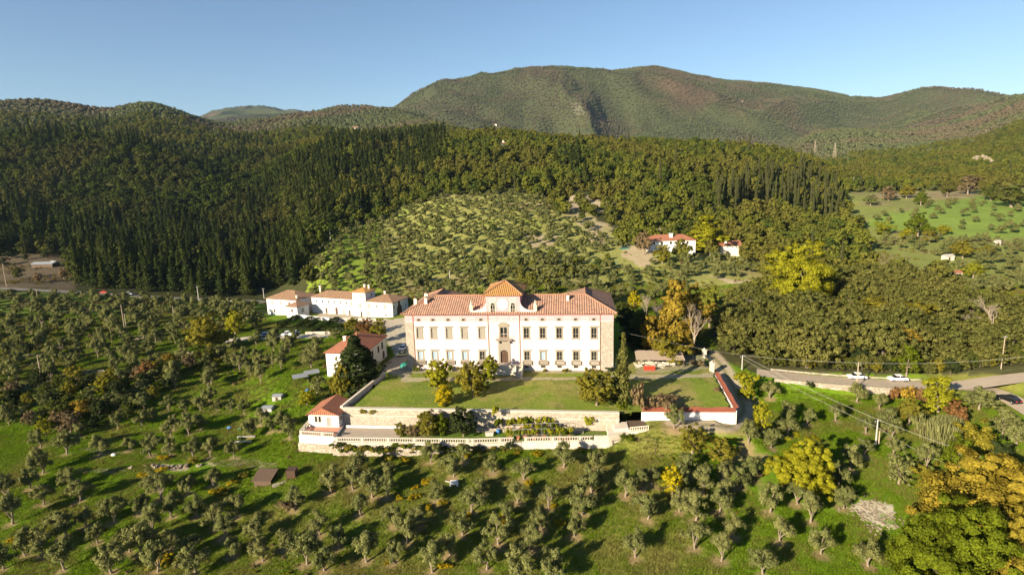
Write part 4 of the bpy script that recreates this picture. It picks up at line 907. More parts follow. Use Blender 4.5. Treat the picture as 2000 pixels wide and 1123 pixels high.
p = P(966, 246); house('house', p, math.radians(-5), 9, 8, 6, 3, MAT['cream'], MAT['tile'], 'tiny house beside dark cypresses on the wooded crest', 'house', [('f', 4, 3, 1.5, 1.8)])
p = P(1446, 199); house('hut', p, 0, 13, 10, 5, 3, MAT['cream'], MAT['tile_brown'], 'minute white hut high on the mountain slope', 'hut', [('f', 8, 4, 3, 3)])
for u, v, w, lab in ((1490, 486 + 20, 8, 'low white-walled shed below the red-roofed barn'), (1848, 510, 4.5, 'small white shed among olives in the valley'), (1862, 543, 4.5, 'small red-roofed hut near the wood edge in the valley'), (1946, 481, 2.6, 'little white cabin at the edge of the green valley field')):
    if u == 1490: continue
    p = P(u, v); house('shed', p, 0.1, w, w * 0.7, 2.4, 0.9, MAT['old'], MAT['tile_new'] if u == 1862 else MAT['concrete'], lab, 'shed', [('f', w * 0.4, 1.0, 0.9, 1.8, 'door')], gable=True, ov=0.25)
p = P(62, 523); house('barn', p, -0.05, 14, 6, 2.2, 1.2, MAT['brownwood'], MAT['metal'], 'low grey-roofed wooden barn on the bare clearing under the dark wood', 'barn', [('f', 3, 1.1, 1.6, 2, 'door')], gable=True)
p = P(104, 517); mb = MB(); mb.lathe([(4.2, 0), (3.8, 1.2), (2.2, 2.2), (0.1, 2.6)], 9); o = mb.build('tarpaulin', MAT['whitecloth'], loc=p); tag(o, 'crumpled white tarpaulin heap beside the low wooden barn', 'tarpaulin')
# brown wooden sheds in the orchard
p = P(497, 951)
t = empty('shed', p, math.radians(-4), 'brown plank lean-to shed standing in the orchard', 'shed'); mb = MB(); mb.box(0, 4.0, 0, 0.12, -1, 1.6); mb.box(0, 0.12, 0.121, 3.2, -1, 2.0); mb.box(0.121, 4.0, 3.08, 3.2, -1, 2.2); mb.build('wall', MAT['brownwood'], t); t.scale = (0.85, 0.85, 0.85)
mb = MB()
for k in range(9): mb.add([(-0.4 + k * 0.52, -0.5, 1.75), (0.08 + k * 0.52, -0.5, 1.75), (0.08 + k * 0.52, 3.6, 2.75), (-0.4 + k * 0.52, 3.6, 2.75), (-0.4 + k * 0.52, -0.5, 1.65), (0.08 + k * 0.52, -0.5, 1.65), (0.08 + k * 0.52, 3.6, 2.65), (-0.4 + k * 0.52, 3.6, 2.65)], [(0, 1, 2, 3), (7, 6, 5, 4), (0, 4, 5, 1), (2, 6, 7, 3), (0, 3, 7, 4), (1, 5, 6, 2)])
mb.build('roof', MAT['brownwood'], t)
p = P(528, 953); mb = MB(); wall_run(mb, [p + np.array([0.6, -0.3, 0]), p + np.array([2.2, 0.6, 0]), p + np.array([3.6, 2.4, 0])], 0.5, p[2] - 1, p[2] + 0.7); o = mb.build('stone_wall', MAT['dry']); tag(o, 'short pale stone wall curving beside the brown plank shed', 'stone wall')
p = P(560, 936); mb = MB(); mb.box(0, 1.7, 0, 0.1, 0, 1.7); mb.box(0, 0.1, 0.101, 1.6, 0, 1.6); mb.box(1.6, 1.7, 0.101, 1.6, 0, 1.6); mb.box(-0.1, 1.8, -0.15, 1.8, 1.7, 1.8); o = mb.build('cabin', MAT['door'], loc=p); tag(o, 'dark little plank cabin right beside the brown lean-to shed', 'cabin')
for u, v, w, m_, lab in ((511, 808, 2.6, 'clean', 'small white shed among the olives below the house'), (532, 784, 2.4, 'concrete', 'little grey-roofed shed up the slope from the white shed')):
    p = P(u, v); house('shed', p, -0.1, w, w * 0.8, 1.4, 0.35, MAT[m_], MAT['metal'], lab, 'shed', [('f', w * 0.5, 0.6, 0.6, 1.1, 'door')], gable=True, ov=0.15, foot=1)
for u, v, lab in ((575, 750, 'grey sheet-metal roof over clutter behind the white house'), (598, 742, 'second sheet-metal shelter leaning towards the white house')):
    p = P(u, v); t = empty('shelter', p, 0.5, lab, 'shelter'); mb = MB()
    for x in (0.1, 3.3):
        for y in (0.1, 1.8): mb.box(x, x + 0.1, y, y + 0.1, -0.5, 1.5)
    mb.build('frame', MAT['brownwood'], t); mb = MB(); mb.add([(0 - .2, -.2, 1.45), (3.7, -.2, 1.45), (3.7, 2.2, 1.85), (-.2, 2.2, 1.85), (-.2, -.2, 1.52), (3.7, -.2, 1.52), (3.7, 2.2, 1.92), (-.2, 2.2, 1.92)], [(3, 2, 1, 0), (4, 5, 6, 7), (0, 1, 5, 4), (2, 3, 7, 6), (1, 2, 6, 5), (3, 0, 4, 7)]); mb.build('roof', MAT['metal'], t)
# bench-like frames in the orchard
for u, v in ((463, 858), (455, 868)):
    p = P(u, v); mb = MB(); mb.box(0, 4.2, 0, 0.5, 0.55, 0.65); mb.box(0.1, 0.2, 0.1, 0.4, -0.3, 0.55); mb.box(4.0, 4.1, 0.1, 0.4, -0.3, 0.55); o = mb.build('plank_table', MAT['concrete'], loc=p, rz=-0.05); tag(o, ('long pale plank table in the vegetable patch', 'second plank table a little downhill in the vegetable patch')[u == 455], 'table')
# wood store beside the villa
t = empty('wood_store', VW(33.2, 3.2, -0.3), VROT, 'open lean-to wood store heaped with planks beside the villa', 'wood store')
mb = MB()
for x in (0, 4, 8, 11.6):
    for y in (0, 4.2): mb.box(x, x + 0.15, y, y + 0.15, -0.5, 2.0 + (0.7 if y > 1 else 0))
mb.build('frame', MAT['brownwood'], t)
mb = MB(); rr = random.Random(5)
for k in range(26):
    x = -0.3 + k * 0.47; j = rr.uniform(-0.2, 0.2); mb.add([(x, -0.5 + j, 2.1), (x + 0.42, -0.5 + j, 2.12), (x + 0.42, 4.9 + j, 3.0), (x, 4.9 + j, 2.98), (x, -0.5 + j, 2.04), (x + 0.42, -0.5 + j, 2.06), (x + 0.42, 4.9 + j, 2.94), (x, 4.9 + j, 2.92)], [(0, 1, 2, 3), (7, 6, 5, 4), (0, 4, 5, 1), (2, 6, 7, 3), (0, 3, 7, 4), (1, 5, 6, 2)])
mb.build('roof', MAT['polewood'], t)
mb = MB()
for k in range(60):
    x, y, z = rr.uniform(0, 10), rr.uniform(-0.6, 2.6), rr.uniform(-0.2, 1.3); MM = Matrix.Translation((x, y, z)) @ Matrix.Rotation(rr.uniform(-0.5, 0.5), 4, 'Z') @ Matrix.Rotation(rr.uniform(-0.3, 0.3), 4, 'Y'); mb.box(-0.9, 0.9, -0.12, 0.12, -0.1, 0.1, 0, MM)
mb.build('lumber', MAT['pale'], t)
mb = MB(); mb.box(0, 2.8, 0, 0.08, 0, 1.2); mb.box(0.1, 0.2, 0.081, 0.5, 0, 0.9); o = mb.build('fence_panel', MAT['carred'], loc=VW(34.5, 0.6, -0.3), rz=VROT); tag(o, 'faded orange-red panel propped before the wood store', 'panel')

# ------------------------------------------------------------------ cars, poles, wires, pylons
def car(loc, rz, paint, label, group, s=1.0, estate=False):
    root = empty('car', loc, rz, label, 'car', group); root.scale = (s, s, s)
    prof = [(-2.05, 0.35), (-2.1, 0.7), (-1.95, 0.88), (-1.0, 0.98), (1.55, 0.98), (2.02, 0.85), (2.08, 0.4)] if False else [(-2.08, 0.32), (-2.12, 0.62), (-2.0, 0.82), (-1.05, 0.95), (1.7, 0.98), (2.05, 0.86), (2.1, 0.36)]
    mb = MB(); mb.prism(prof[::-1], -0.86, 0.86); b = mb.build('body', paint, root)
    bv = b.modifiers.new('bevel', 'BEVEL'); bv.width = 0.08; bv.segments = 2
    cab = [(-1.1, 0.93), (-0.45, 1.44), (0.85, 1.48), (1.75 if not estate else 2.0, 0.97)]
    mb = MB(); mb.prism(cab[::-1], -0.74, 0.74); g = mb.build('window', MAT['glass'], root)
    mb = MB(); mb.prism([(-0.5, 1.4), (-0.42, 1.47), (0.82, 1.51), (0.95, 1.42)][::-1], -0.72, 0.72)
    for y in (-0.745, 0.715): mb.prism([(0.1, 0.97), (0.2, 0.97), (0.2, 1.45), (0.1, 1.45)][::-1], y, y + 0.03)
    mb.build('roof', paint, root)
    for x in (-1.32, 1.3):
        for y in (-0.8, 0.8):
            mb = MB(); mb.tube([(x, y - 0.11, 0.31), (x, y + 0.11, 0.31)], 0.31, 12); w = mb.build('wheel', MAT['rubber'], root)
            mb = MB(); mb.tube([(x, y - 0.125, 0.31), (x, y + 0.125, 0.31)], 0.17, 8); mb.build('rim', MAT['metal'], w)
    for y in (-0.55, 0.55):
        mb = MB(); mb.box(-2.13, -2.02, y - 0.2, y + 0.2, 0.6, 0.74); mb.build('headlight', MAT['concrete'], root)
        mb = MB(); mb.box(2.0, 2.12, y - 0.2, y + 0.2, 0.66, 0.82); mb.build('tail_light', MAT['carred'], root)
    return root
def road_at(line, u):
    best = min(range(len(line)), key=lambda i: abs(proj(line[i])[0] - u)); t_ = line[min(best + 1, len(line) - 1)] - line[max(best - 1, 0)]
    return line[best], math.atan2(t_[1], t_[0])
for u, lab in ((1673, 'white car parked by the roadside pole under the oak wood'), (1753, 'white car parked on the road above the orange hedge')):
    p, rz = road_at(ROAD_R, u); p = P(u, 740 if u < 1700 else 744); p[2] = road_at(ROAD_R, u)[0][2] + 0.08; car(p, rz, MAT['carwhite'], lab, 'cars parked along the road', 1.0)
p = P(1970, 787); q, rz = road_at(ROAD_B, 1970); p[2] = q[2] + 0.12; car(p, rz, MAT['carblack'], 'black car driving down the bend of the side road', 'cars parked along the road', 1.08, True)
for u, v, pt_, lab, rz in ((516, 657, 'cargrey', 'silver car at the end of the hedge-side car park', 1.2), (524, 657, 'carblack', 'black car parked beside the silver one', 1.2), (536, 657, 'carblack', 'dark car third along beside the hedges', 1.2), (561, 655, 'carwhite', 'white car parked past the dark cars under the hedges', 1.0), (575, 654, 'carwhite', 'white car parked at the hedge end of the car park', 1.0)):
    p = P(u, v); p[2] += 0.1; car(p, rz, MAT[pt_], lab, 'cars in the car park below the hedges', 0.95)
p = P(250, 577); p[2] = road_at(ROAD_L, 250)[0][2] + 0.1; car(p, 0.1, MAT['carwhite'], 'white van-like car on the road under the dark wood', 'cars on the woodland road', 1.15, True)
p = P(202, 572); p[2] = road_at(ROAD_L, 202)[0][2] + 0.1; car(p, 0.1, MAT['carred'], 'red car on the road under the dark wood', 'cars on the woodland road', 1.0)
p = P(785, 695); p[2] += 0.05; car(p, 0.2, MAT['caryellow'], 'small pale yellow car by the stone corner of the villa', 'cars in the villa yard', 0.8)
p = P(788, 683); p[2] += 0.05; car(p, 1.3, MAT['carwhite'], 'white car behind the small yellow one in the villa yard', 'cars in the villa yard', 0.95)
p = P(791, 722); mb = MB(); mb.lathe([(1.5, -0.5), (1.5, 0.8), (1.1, 1.7), (0.1, 2.1)], 7); o = mb.build('tarpaulin', MAT['tarp'], loc=p); tag(o, 'dark green tarpaulin heap at the foot of the villa corner', 'tarpaulin')
def pole(u, v, vtop, m, label, r=0.14, arm=True, group=None, zb=None):
    p = P(u, v); d = proj(p)[2]; h = (v - vtop) * d / FPX / math.cos(math.radians(12)); root = empty('utility_pole', p, 0.2, label, 'utility pole', group)
    mb = MB(); mb.tube([(0, 0, -0.6), (0, 0, h)], [r * 1.25, r * 0.75], 7); mb.build('pole', m, root)
    if arm:
        mb = MB(); mb.box(-0.7, 0.7, -0.05, 0.05, h - 0.45, h - 0.35)
        for x in (-0.6, 0, 0.6): mb.tube([(x, 0, h - 0.35), (x, 0, h - 0.12)], 0.05, 5)
        mb.build('crossarm', MAT['metal'], root)
    return p + np.array([0, 0, h])
pA = pole(1449, 722, 693, MAT['concrete'], 'pale pole at the road end where the wires fan out')
pB = pole(1672, 767, 707, MAT['polewood'], 'wooden pole rising from the road wall beside a parked white car', 0.13)
pC = pole(1710, 870, 817, MAT['concrete'], 'pale concrete pole in the orchard under the sagging wires', 0.15)
pole(1716, 868, 840, MAT['polewood'], 'shorter wooden prop leaning beside the concrete orchard pole', 0.12, False)
pE = pole(1955, 720, 655, MAT['polewood'], 'thin pole lost in the oak wood beyond the road', 0.1)
for u, v, vt, lab in ((81, 740, 692, 'slim pole among terraced olives above the rubble bank'), (243, 640, 595, 'slim pole standing with a twin among the terraced olives'), (248, 648, 612, 'shorter twin of the pole pair among the terraced olives'), (341, 627, 598, 'slim pole in the terraced olives toward the yellow bushes'), (75, 590, 565, 'short pole just below the woodland road by the clearing'), (13, 560, 515, 'tall bare pole at the edge of the bare clearing')):
    pole(u, v, vt, MAT['polewood'], lab, 0.13, False)
for u, v, vt, lab in ((388, 584, 559, 'grey roadside pole with a small box under the dark wood'), (516, 583, 563, 'grey roadside pole near the square white farmhouse'), (594, 505, 472, 'pale metal mast at the wood edge beside the green grove'), (646, 473, 446, 'pale metal mast at the corner of the bright olive grove'), (707, 428, 403, 'white mast against the dark wood above the olive grove'), (821, 305, 287, 'white mast in the conifer wood near the crest'), (1666, 369, 347, 'pale pole at the valley edge past the cypress row'), (879, 555, 528, 'bare grey pole in the olive grove behind the villa')):
    pole(u, v, vt, MAT['concrete'], lab, 0.2, u in (388, 516))
def wire(a_, b_, sag, label, r=0.03, n=16):
    pts = []
    for k in range(n + 1):
        t_ = k / n; q = np.array(a_) * (1 - t_) + np.array(b_) * t_; q[2] -= sag * 4 * t_ * (1 - t_); pts.append(q)
    o = MB().tube(pts, r, 4).build('wire', MAT['concrete']); tag(o, label, 'wire'); return o
pD = PZ(2010, 926, -5.5)
wire(pA, pC, 0.5, 'pale overhead wire dropping from the road pole to the orchard pole', 0.024)
wire(pC, pD + np.array([3, -3, 0]), 0.4, 'pale overhead wire running from the orchard pole over the golden trees', 0.024)
wire(pA - np.array([0, 0, 0.8]), pC - np.array([0, 0, 1.6]), 0.7, 'thinner lower wire beside the pale overhead wire', 0.02)
wire(pC - np.array([0, 0, 1.6]), PZ(1850, 905, -5.0), 0.5, 'thin lower wire passing the orchard pole toward the dark bushes', 0.02)
q = PZ(2020, 695, 6.0); wire(pA, pB, 0.35, 'thin wire along the road between the first two poles', 0.02); wire(pB, PZ(2040, 692, 7), 0.9, 'thin wire from the wall pole along the oak wood', 0.02)
wire(pA, VW(27, 6, 9), 0.5, 'thin wire from the road pole to the villa side', 0.015)
def pylon(u, v, vtop, label):
    p = P(u, v); d = proj(p)[2]; h = (v - vtop) * d / FPX; mb = MB(); b = h * 0.09
    cs = [(-b, -b), (b, -b), (b, b), (-b, b)]
    for x, y in cs: mb.tube([(x, y, -2), (x * 0.12, y * 0.12, h)], 0.2, 4)
    for k in range(6):
        z0, z1 = h * k / 6, h * (k + 1) / 6; f0, f1 = 1 - 0.88 * k / 6, 1 - 0.88 * (k + 1) / 6
        for i in range(4):
            A_, B_ = cs[i], cs[(i + 1) % 4]; mb.tube([(A_[0] * f0, A_[1] * f0, z0), (B_[0] * f1, B_[1] * f1, z1)], 0.1, 4)
    root = empty('pylon', p, 0.6, label, 'pylon', 'lattice pylons in front of the mountain'); mb.build('lattice_frame', MAT['polewood'], root)
    mb = MB()
    for z in (0.72, 0.84, 0.95): mb.tube([(-h * 0.13, 0, h * z), (h * 0.13, 0, h * z)], 0.25, 4)
    mb.build('crossarm', MAT['polewood'], root)
pylon(1591, 303, 275, 'slim lattice pylon rising at the end of the wooded crest'); pylon(1629, 317, 281, 'slim lattice pylon lower down toward the valley')

# road retaining wall and kerb wall on the wood side
seg = ROAD_R[(proj(ROAD_R)[0] > 1500) & (proj(ROAD_R)[0] < 1745)]
def side_wall(line, off, z0, z1, m, label, th=0.45, name='stone_wall', n0=None):
    p = np.array(line); t_ = np.gradient(p[:, :2], axis=0); t_ /= np.linalg.norm(t_, axis=1)[:, None]; nx = np.stack([-t_[:, 1], t_[:, 0]], 1)
    q = np.concatenate([p[:, :2] + nx * off, p[:, 2:]], 1); mb = MB(); wall_run(mb, q, th, list(q[:, 2] + z0), list(q[:, 2] + z1)); o = mb.build(name, m); return tag(o, label, 'stone wall')
side_wall(seg, -3.9, -4.5, 0.25, MAT['dry'], 'pale stone wall holding up the road above the orchard')
seg2 = ROAD_R[(proj(ROAD_R)[0] > 1500) & (proj(ROAD_R)[0] < 1830)]
side_wall(seg2, 3.2, -0.6, 0.45, MAT['dry'], 'low pale kerb wall between the road and the oak wood', 0.3)
seg = ROAD_L[(proj(ROAD_L)[0] > 270) & (proj(ROAD_L)[0] < 500)]; side_wall(seg, -3.2, -1.5, 0.2, MAT['old'], 'low pale parapet along the woodland road', 0.3)
seg = PARK[(proj(PARK)[0] > 590)]; side_wall(seg, 2.6, -0.5, 0.9, MAT['pale'], 'pale wall closing the hedge-side car park', 0.4)
# pale rubble banks on the left slope, cliff on the right hill
def rocks(name, u, v, w, n, label, cat, smin=0.25, smax=0.7, m='rock', flat=0.6, rows=1.0, seed=1):
    rr = random.Random(seed); c = P(u, v); mb = MB(); ph = [(math.cos(a_), math.sin(a_)) for a_ in np.linspace(0, 2 * math.pi, 7)[:-1]]
    for k in range(n):
        x, y = c[0] + rr.gauss(0, w * 0.4), c[1] + rr.gauss(0, rows * 0.6); s = rr.uniform(smin, smax); z = float(ground(x, y)); a0_ = rr.uniform(0, 6)
        vs = [(x + s * rr.uniform(0.7, 1.2) * math.cos(a0_ + i * 1.05), y + s * rr.uniform(0.7, 1.2) * math.sin(a0_ + i * 1.05), z - 0.3) for i in range(6)] + [(x + s * rr.uniform(0.4, 0.8) * math.cos(a0_ + i * 1.05), y + s * rr.uniform(0.4, 0.8) * math.sin(a0_ + i * 1.05), z + s * flat * rr.uniform(0.6, 1.3)) for i in range(6)]
        mb.add(vs, [tuple(range(6, 12))] + [(i, (i + 1) % 6, (i + 1) % 6 + 6, i + 6) for i in range(6)])
    o = mb.build(name, MAT[m]); tag(o, label, cat, kind='stuff' if n > 30 else None); return o
for k, (u, v, w) in enumerate(((70, 694, 7), (283, 662, 9), (190, 726, 9), (95, 752, 9), (330, 912, 8), (28, 640, 5), (385, 690, 5))):
    rocks('rubble', u, v, w, 40, 'pale loose stones of a broken terrace bank on the olive slope', 'rubble', 0.2, 0.6, 'rock', 0.7, 0.8, k)
rocks('rubble', 1706, 1003, 5.0, 240, 'heap of pale broken stones beside the big green tree', 'rubble', 0.1, 0.34, 'rock', 0.6, 3.6, 11)
rocks('rubble', 1240, 745, 2, 40, 'pale stones scattered by the villa track', 'rubble', 0.15, 0.4, 'pale', 0.7, 1.5, 12)
def cliff(u0, u1, vt, vb, label, seed):
    pa, pb = P(u0, vb), P(u1, vb); d = proj(pa)[2]; h = (vb - vt) * d / FPX; rr = random.Random(seed); mb = MB(); n = 14; rows = 5
    L_ = pb - pa
    pts = [[pa + L_ * (i / n) + np.array([0, (j * 2.2) + rr.uniform(-1.2, 1.2), -2 + (h + 2) * j / rows * (0.55 + 0.45 * math.sin(math.pi * (i + 0.5) / (n + 1)) + rr.uniform(-0.1, 0.1))]) for i in range(n + 1)] for j in range(rows + 1)]
    vs = [p for r_ in pts for p in r_]; mb.add(vs, [(j * (n + 1) + i, j * (n + 1) + i + 1, (j + 1) * (n + 1) + i + 1, (j + 1) * (n + 1) + i) for j in range(rows) for i in range(n)]); o = mb.build('cliff', MAT['rock']); tag(o, label, 'cliff')
cliff(1900, 1955, 303, 326, 'pale bare rock cliff on the wooded hillside above the valley', 3)
cliff(1255, 1345, 449, 470, 'tan earth cut bank behind the long red-roofed house', 5)
cliff(1112, 1152, 382, 398, 'tan rock outcrop in the wood edge above the olive grove', 6)
# green nets, blue drum, pergola, lemon pots in the lower garden
for u, v, w, lab in ((1180, 515, 12, 'green netting strung between olives on the hillside'), (1220, 487, 5, 'short green net by the earth track on the hillside')):
    p = P(u, v); mb = MB(); mb.box(-w / 2, w / 2, -0.05, 0.05, 0, 0.8)
    for k in range(5): mb.tube([(-w / 2 + k * w / 4, -0.08, -0.3), (-w / 2 + k * w / 4, -0.08, 1.7)], 0.05, 5)
    o = mb.build('net_fence', MAT['netgreen'], loc=p, rz=-0.1); tag(o, lab, 'fence')
def PG(u, v, z=ZP): return PZ(u, v, z)
p = PG(973, 846); o = MB().lathe([(0.0, 0), (0.32, 0), (0.36, 0.3), (0.32, 0.9), (0.0, 0.92)], 10).build('drum', MAT['bluecloth'], loc=p); tag(o, 'blue plastic drum standing in the lower garden', 'drum')
p = PG(956, 850); mb = MB(); mb.box(-0.8, 0.8, -0.4, 0.4, 0, 0.6); mb.box(-0.9, 0.9, -0.5, 0.5, 0.6, 0.72); o = mb.build('stone_bench', MAT['pale'], loc=p); tag(o, 'pale stone bench near the blue drum', 'bench')
t = empty('pergola', (0, 0, 0), 0, 'thin grey pipe pergola over the potted lemon plants', 'pergola')
x0, x1, y0, y1 = PG(1003, 855)[0], PG(1113, 850)[0], 108.7, 111.3
for k in range(7):
    x = x0 + (x1 - x0) * k / 6
    for y in (y0, y1): MB().tube([(x, y, ZP - 0.2), (x, y, ZP + 2.3)], 0.035, 5).build('post', MAT['metal'], t)
mb = MB()
for y in (y0, y1): mb.tube([(x0, y, ZP + 2.3), (x1, y, ZP + 2.3)], 0.035, 5)
mb.tube([(x0, y0, ZP + 1.2), (x1, y0, ZP + 1.2)], 0.025, 5)
for k in range(7): mb.tube([(x0 + (x1 - x0) * k / 6, y0, ZP + 2.3), (x0 + (x1 - x0) * k / 6, y1, ZP + 2.3)], 0.03, 5)
mb.build('top_frame', MAT['metal'], t)
# small figures of clutter in the orchards
p = P(887, 947); mb = MB(); mb.box(-0.7, 0.7, -0.45, 0.45, 0.35, 0.8); mb.box(-0.8, -0.5, -0.5, 0.5, 0, 0.35); mb.box(0.5, 0.8, -0.5, 0.5, 0, 0.35); mb.tube([(-0.7, 0, 0.6), (-1.6, 0, 0.9)], 0.06, 5); o = mb.build('cart', MAT['whitecloth'], loc=p); tag(o, 'small white garden cart left among the olives', 'cart')
for u, v, m_, lab in ((222, 889, 'whitecloth', 'white sack left on the grass in the orchard'), (448, 836, 'bluecloth', 'blue sheet beside the dug vegetable patch'), (470, 838, 'netgreen', 'crumpled green net beside the dug vegetable patch'), (600, 762, 'bluecloth', 'blue sheet in the clutter below the white house')):
    p = P(u, v); o = MB().lathe([(0.6, -0.1), (0.55, 0.2), (0.3, 0.42), (0.02, 0.5)], 7).build('sack', MAT[m_], loc=p); o.scale = (1, 0.7, 1); tag(o, lab, 'sack')
for k, (ua, va, ub, vb) in enumerate(((1180, 874, 1281, 867), (1281, 867, 1279, 890))):
    A_, B_ = P(ua, va), P(ub, vb); t = empty('wire_fence', A_, 0, ('thin post and rail fence below the corner block', 'short end panel closing the thin rail fence')[k], 'fence', 'thin fences below the terrace'); D_ = B_ - A_; n = 6 if k == 0 else 2
    for i in range(n + 1):
        q = D_ * i / n; g = float(ground(A_[0] + q[0], A_[1] + q[1])) - A_[2]; MB().tube([(q[0], q[1], g - 0.3), (q[0], q[1], g + 1.3)], 0.05, 5).build('post', MAT['brownwood'], t)
    mb = MB()
    for z in (0.6, 1.2): mb.tube([(D_[0] * i / n, D_[1] * i / n, float(ground(A_[0] + D_[0] * i / n, A_[1] + D_[1] * i / n)) - A_[2] + z) for i in range(n + 1)], 0.03, 4)
    mb.build('rail', MAT['brownwood'], t)

# ------------------------------------------------------------------ plant meshes: trunks with limbs, crowns of many small leaf clumps
def quads_mesh(name, c, n, size, m, aspect=0.7, rng=None, extra=None):
    """one small bent leaf-clump face per centre c with normal n"""
    rng = rng or RNG; k = len(c)
    n = n / (np.linalg.norm(n, axis=1, keepdims=True) + 1e-9); r = rng.normal(size=(k, 3)); t = np.cross(n, r); t /= np.linalg.norm(t, axis=1, keepdims=True) + 1e-9; b = np.cross(n, t)
    s = (size * rng.uniform(0.6, 1.35, k))[:, None]
    p = np.stack([c - t * s - n * s * 0.2, c - b * s * aspect, c + t * s - n * s * 0.2, c + b * s * aspect], 1).reshape(-1, 3)
    return p, np.arange(4 * k).reshape(k, 4)
def mesh_np(name, parts, mats):
    """parts: list of (verts, quads, material index)"""
    V, Fq, Mi, o = [], [], [], 0
    for v, f, mi in parts: V.append(np.asarray(v, float)); Fq.append(np.asarray(f) + o); Mi.append(np.full(len(f), mi)); o += len(v)
    V = np.concatenate(V); Fq = np.concatenate(Fq); Mi = np.concatenate(Mi); me = bpy.data.meshes.new(name)
    me.vertices.add(len(V)); me.vertices.foreach_set('co', V.astype(np.float32).ravel()); me.loops.add(Fq.size); me.loops.foreach_set('vertex_index', Fq.astype(np.int32).ravel())
    me.polygons.add(len(Fq)); me.polygons.foreach_set('loop_start', np.arange(0, Fq.size, 4, dtype=np.int32)); me.polygons.foreach_set('loop_total', np.full(len(Fq), 4, np.int32))
    for m in mats: me.materials.append(m)
    me.polygons.foreach_set('material_index', Mi.astype(np.int32)); me.update(calc_edges=True); return me
def unit(rng, k):
    d = rng.normal(size=(k, 3)); return d / np.linalg.norm(d, axis=1, keepdims=True)
def lobe_points(rng, lobes, n, clumps=14, spread=0.36, shell=0.5, flat=1.0, noise_=0.35, under=-0.35):
    """leaf centres gathered in clumps over the outer part of several ellipsoid lobes; returns centres, outward normals"""
    L_ = np.array(lobes, float); w = (L_[:, 3] * L_[:, 4] + L_[:, 3] * L_[:, 5]); w /= w.sum()
    li = rng.choice(len(L_), size=len(L_) * clumps, p=w); cd_ = unit(rng, len(li)); cd_[:, 2] = np.where(cd_[:, 2] < under, -cd_[:, 2] * 0.6, cd_[:, 2])
    cc = L_[li, :3] + cd_ * L_[li, 3:6] * (1 - shell * rng.random((len(li), 1)) ** 1.5)
    k = rng.integers(0, len(li), n); d = unit(rng, n); r = rng.random((n, 1)) ** 0.45
    c = cc[k] + d * r * L_[li[k], 3:6] * spread * np.array([1, 1, flat])
    nn = cd_[k] * 0.9 + d * 1.1 + rng.normal(size=(n, 3)) * noise_ + np.array([0, 0, 0.3]); return c, nn
def branchy(rng, h0, tips, r0, lean=0.25, fork=None, n=6):
    mb = MB(); base = Vector((0, 0, -0.4)); top = Vector((rng.uniform(-lean, lean), rng.uniform(-lean, lean), h0))
    mb.tube([base, base.lerp(top, 0.5) + Vector((rng.uniform(-.1, .1) * h0 * .3, rng.uniform(-.1, .1) * h0 * .3, 0)), top], [r0 * 1.35, r0 * 0.95, r0 * 0.8], 7)
    for tp in tips:
        e_ = Vector(tp); m_ = top.lerp(e_, 0.5) + Vector((rng.uniform(-.2, .2), rng.uniform(-.2, .2), rng.uniform(-.1, .3))) * (e_ - top).length * 0.3
        mb.tube([top - Vector((0, 0, r0 * 0.5)), m_, e_], [r0 * 0.62, r0 * 0.4, r0 * 0.15], n)
    return np.array(mb.v), [f for f in mb.f]
def trunk_mesh(name, rng, h0, tips, r0, m, lean=0.25):
    mb = MB(); v, f = branchy(rng, h0, tips, r0, lean); me = bpy.data.meshes.new(name); me.from_pydata(v.tolist(), [], f); me.materials.append(m); me.update(); return me
def split_quads(f):
    return np.array([q if len(q) == 4 else (list(q) * 2)[:4] for q in f if len(q) == 4])

def olive(seed):
    rng = np.random.default_rng(seed); k = rng.integers(4, 7); lobes = []; a_ = rng.uniform(0, 6)
    for i in range(k):
        t_ = a_ + i * 6.28 / k + rng.uniform(-.4, .4); R_ = rng.uniform(0.5, 1.35); lobes.append((math.cos(t_) * R_, math.sin(t_) * R_, rng.uniform(1.5, 3.0), rng.uniform(0.85, 1.3), rng.uniform(0.85, 1.3), rng.uniform(0.9, 1.35)))
    lobes.append((rng.uniform(-.4, .4), rng.uniform(-.4, .4), 3.5, 0.9, 0.9, 1.0))
    c, nn = lobe_points(rng, lobes, 5200, 9, 0.46, 0.75); keep = c[:, 2] > 0.7; c, nn = c[keep], nn[keep]
    cr = mesh_np('olive_crown', [quads_mesh('', c, nn, 0.105, None, 0.6, rng) + (0,)], [MAT['olive']])
    tr = trunk_mesh('olive_trunk', rng, rng.uniform(0.5, 0.9), [l[:3] for l in lobes[:5]], 0.16, MAT['bark'], 0.3); return tr, cr
def broad(seed, n=7000, H=11.0, Wd=4.6, m='oak', size=0.2, clumps=11, low=0.12, spread=0.31):
    rng = np.random.default_rng(seed); lobes = []
    for i in range(9):
        t_ = i * 2.4 + rng.uniform(-.3, .3); zz = rng.uniform(low + 0.04, 0.8); R_ = Wd * rng.uniform(0.25, 0.62) * (1.15 - abs(zz - 0.5)); s = Wd * rng.uniform(0.34, 0.5); lobes.append((math.cos(t_) * R_, math.sin(t_) * R_, H * zz, s, s, s * 0.85))
    lobes.append((0, 0, H * 0.84, Wd * 0.42, Wd * 0.42, H * 0.15)); lobes.append((0, 0, H * 0.45, Wd * 0.62, Wd * 0.62, H * 0.36))
    c, nn = lobe_points(rng, lobes, n, clumps, spread, 0.45, 1.0, 0.25, -0.75); c[:, 2] = np.maximum(c[:, 2], 0.2)
    cr = mesh_np('crown', [quads_mesh('', c, nn, size, None, 0.75, rng) + (0,)], [MAT[m]])
    tr = trunk_mesh('trunk', rng, H * 0.3, [l[:3] for l in lobes[:6]], 0.28, MAT['bark'], 0.3); return tr, cr
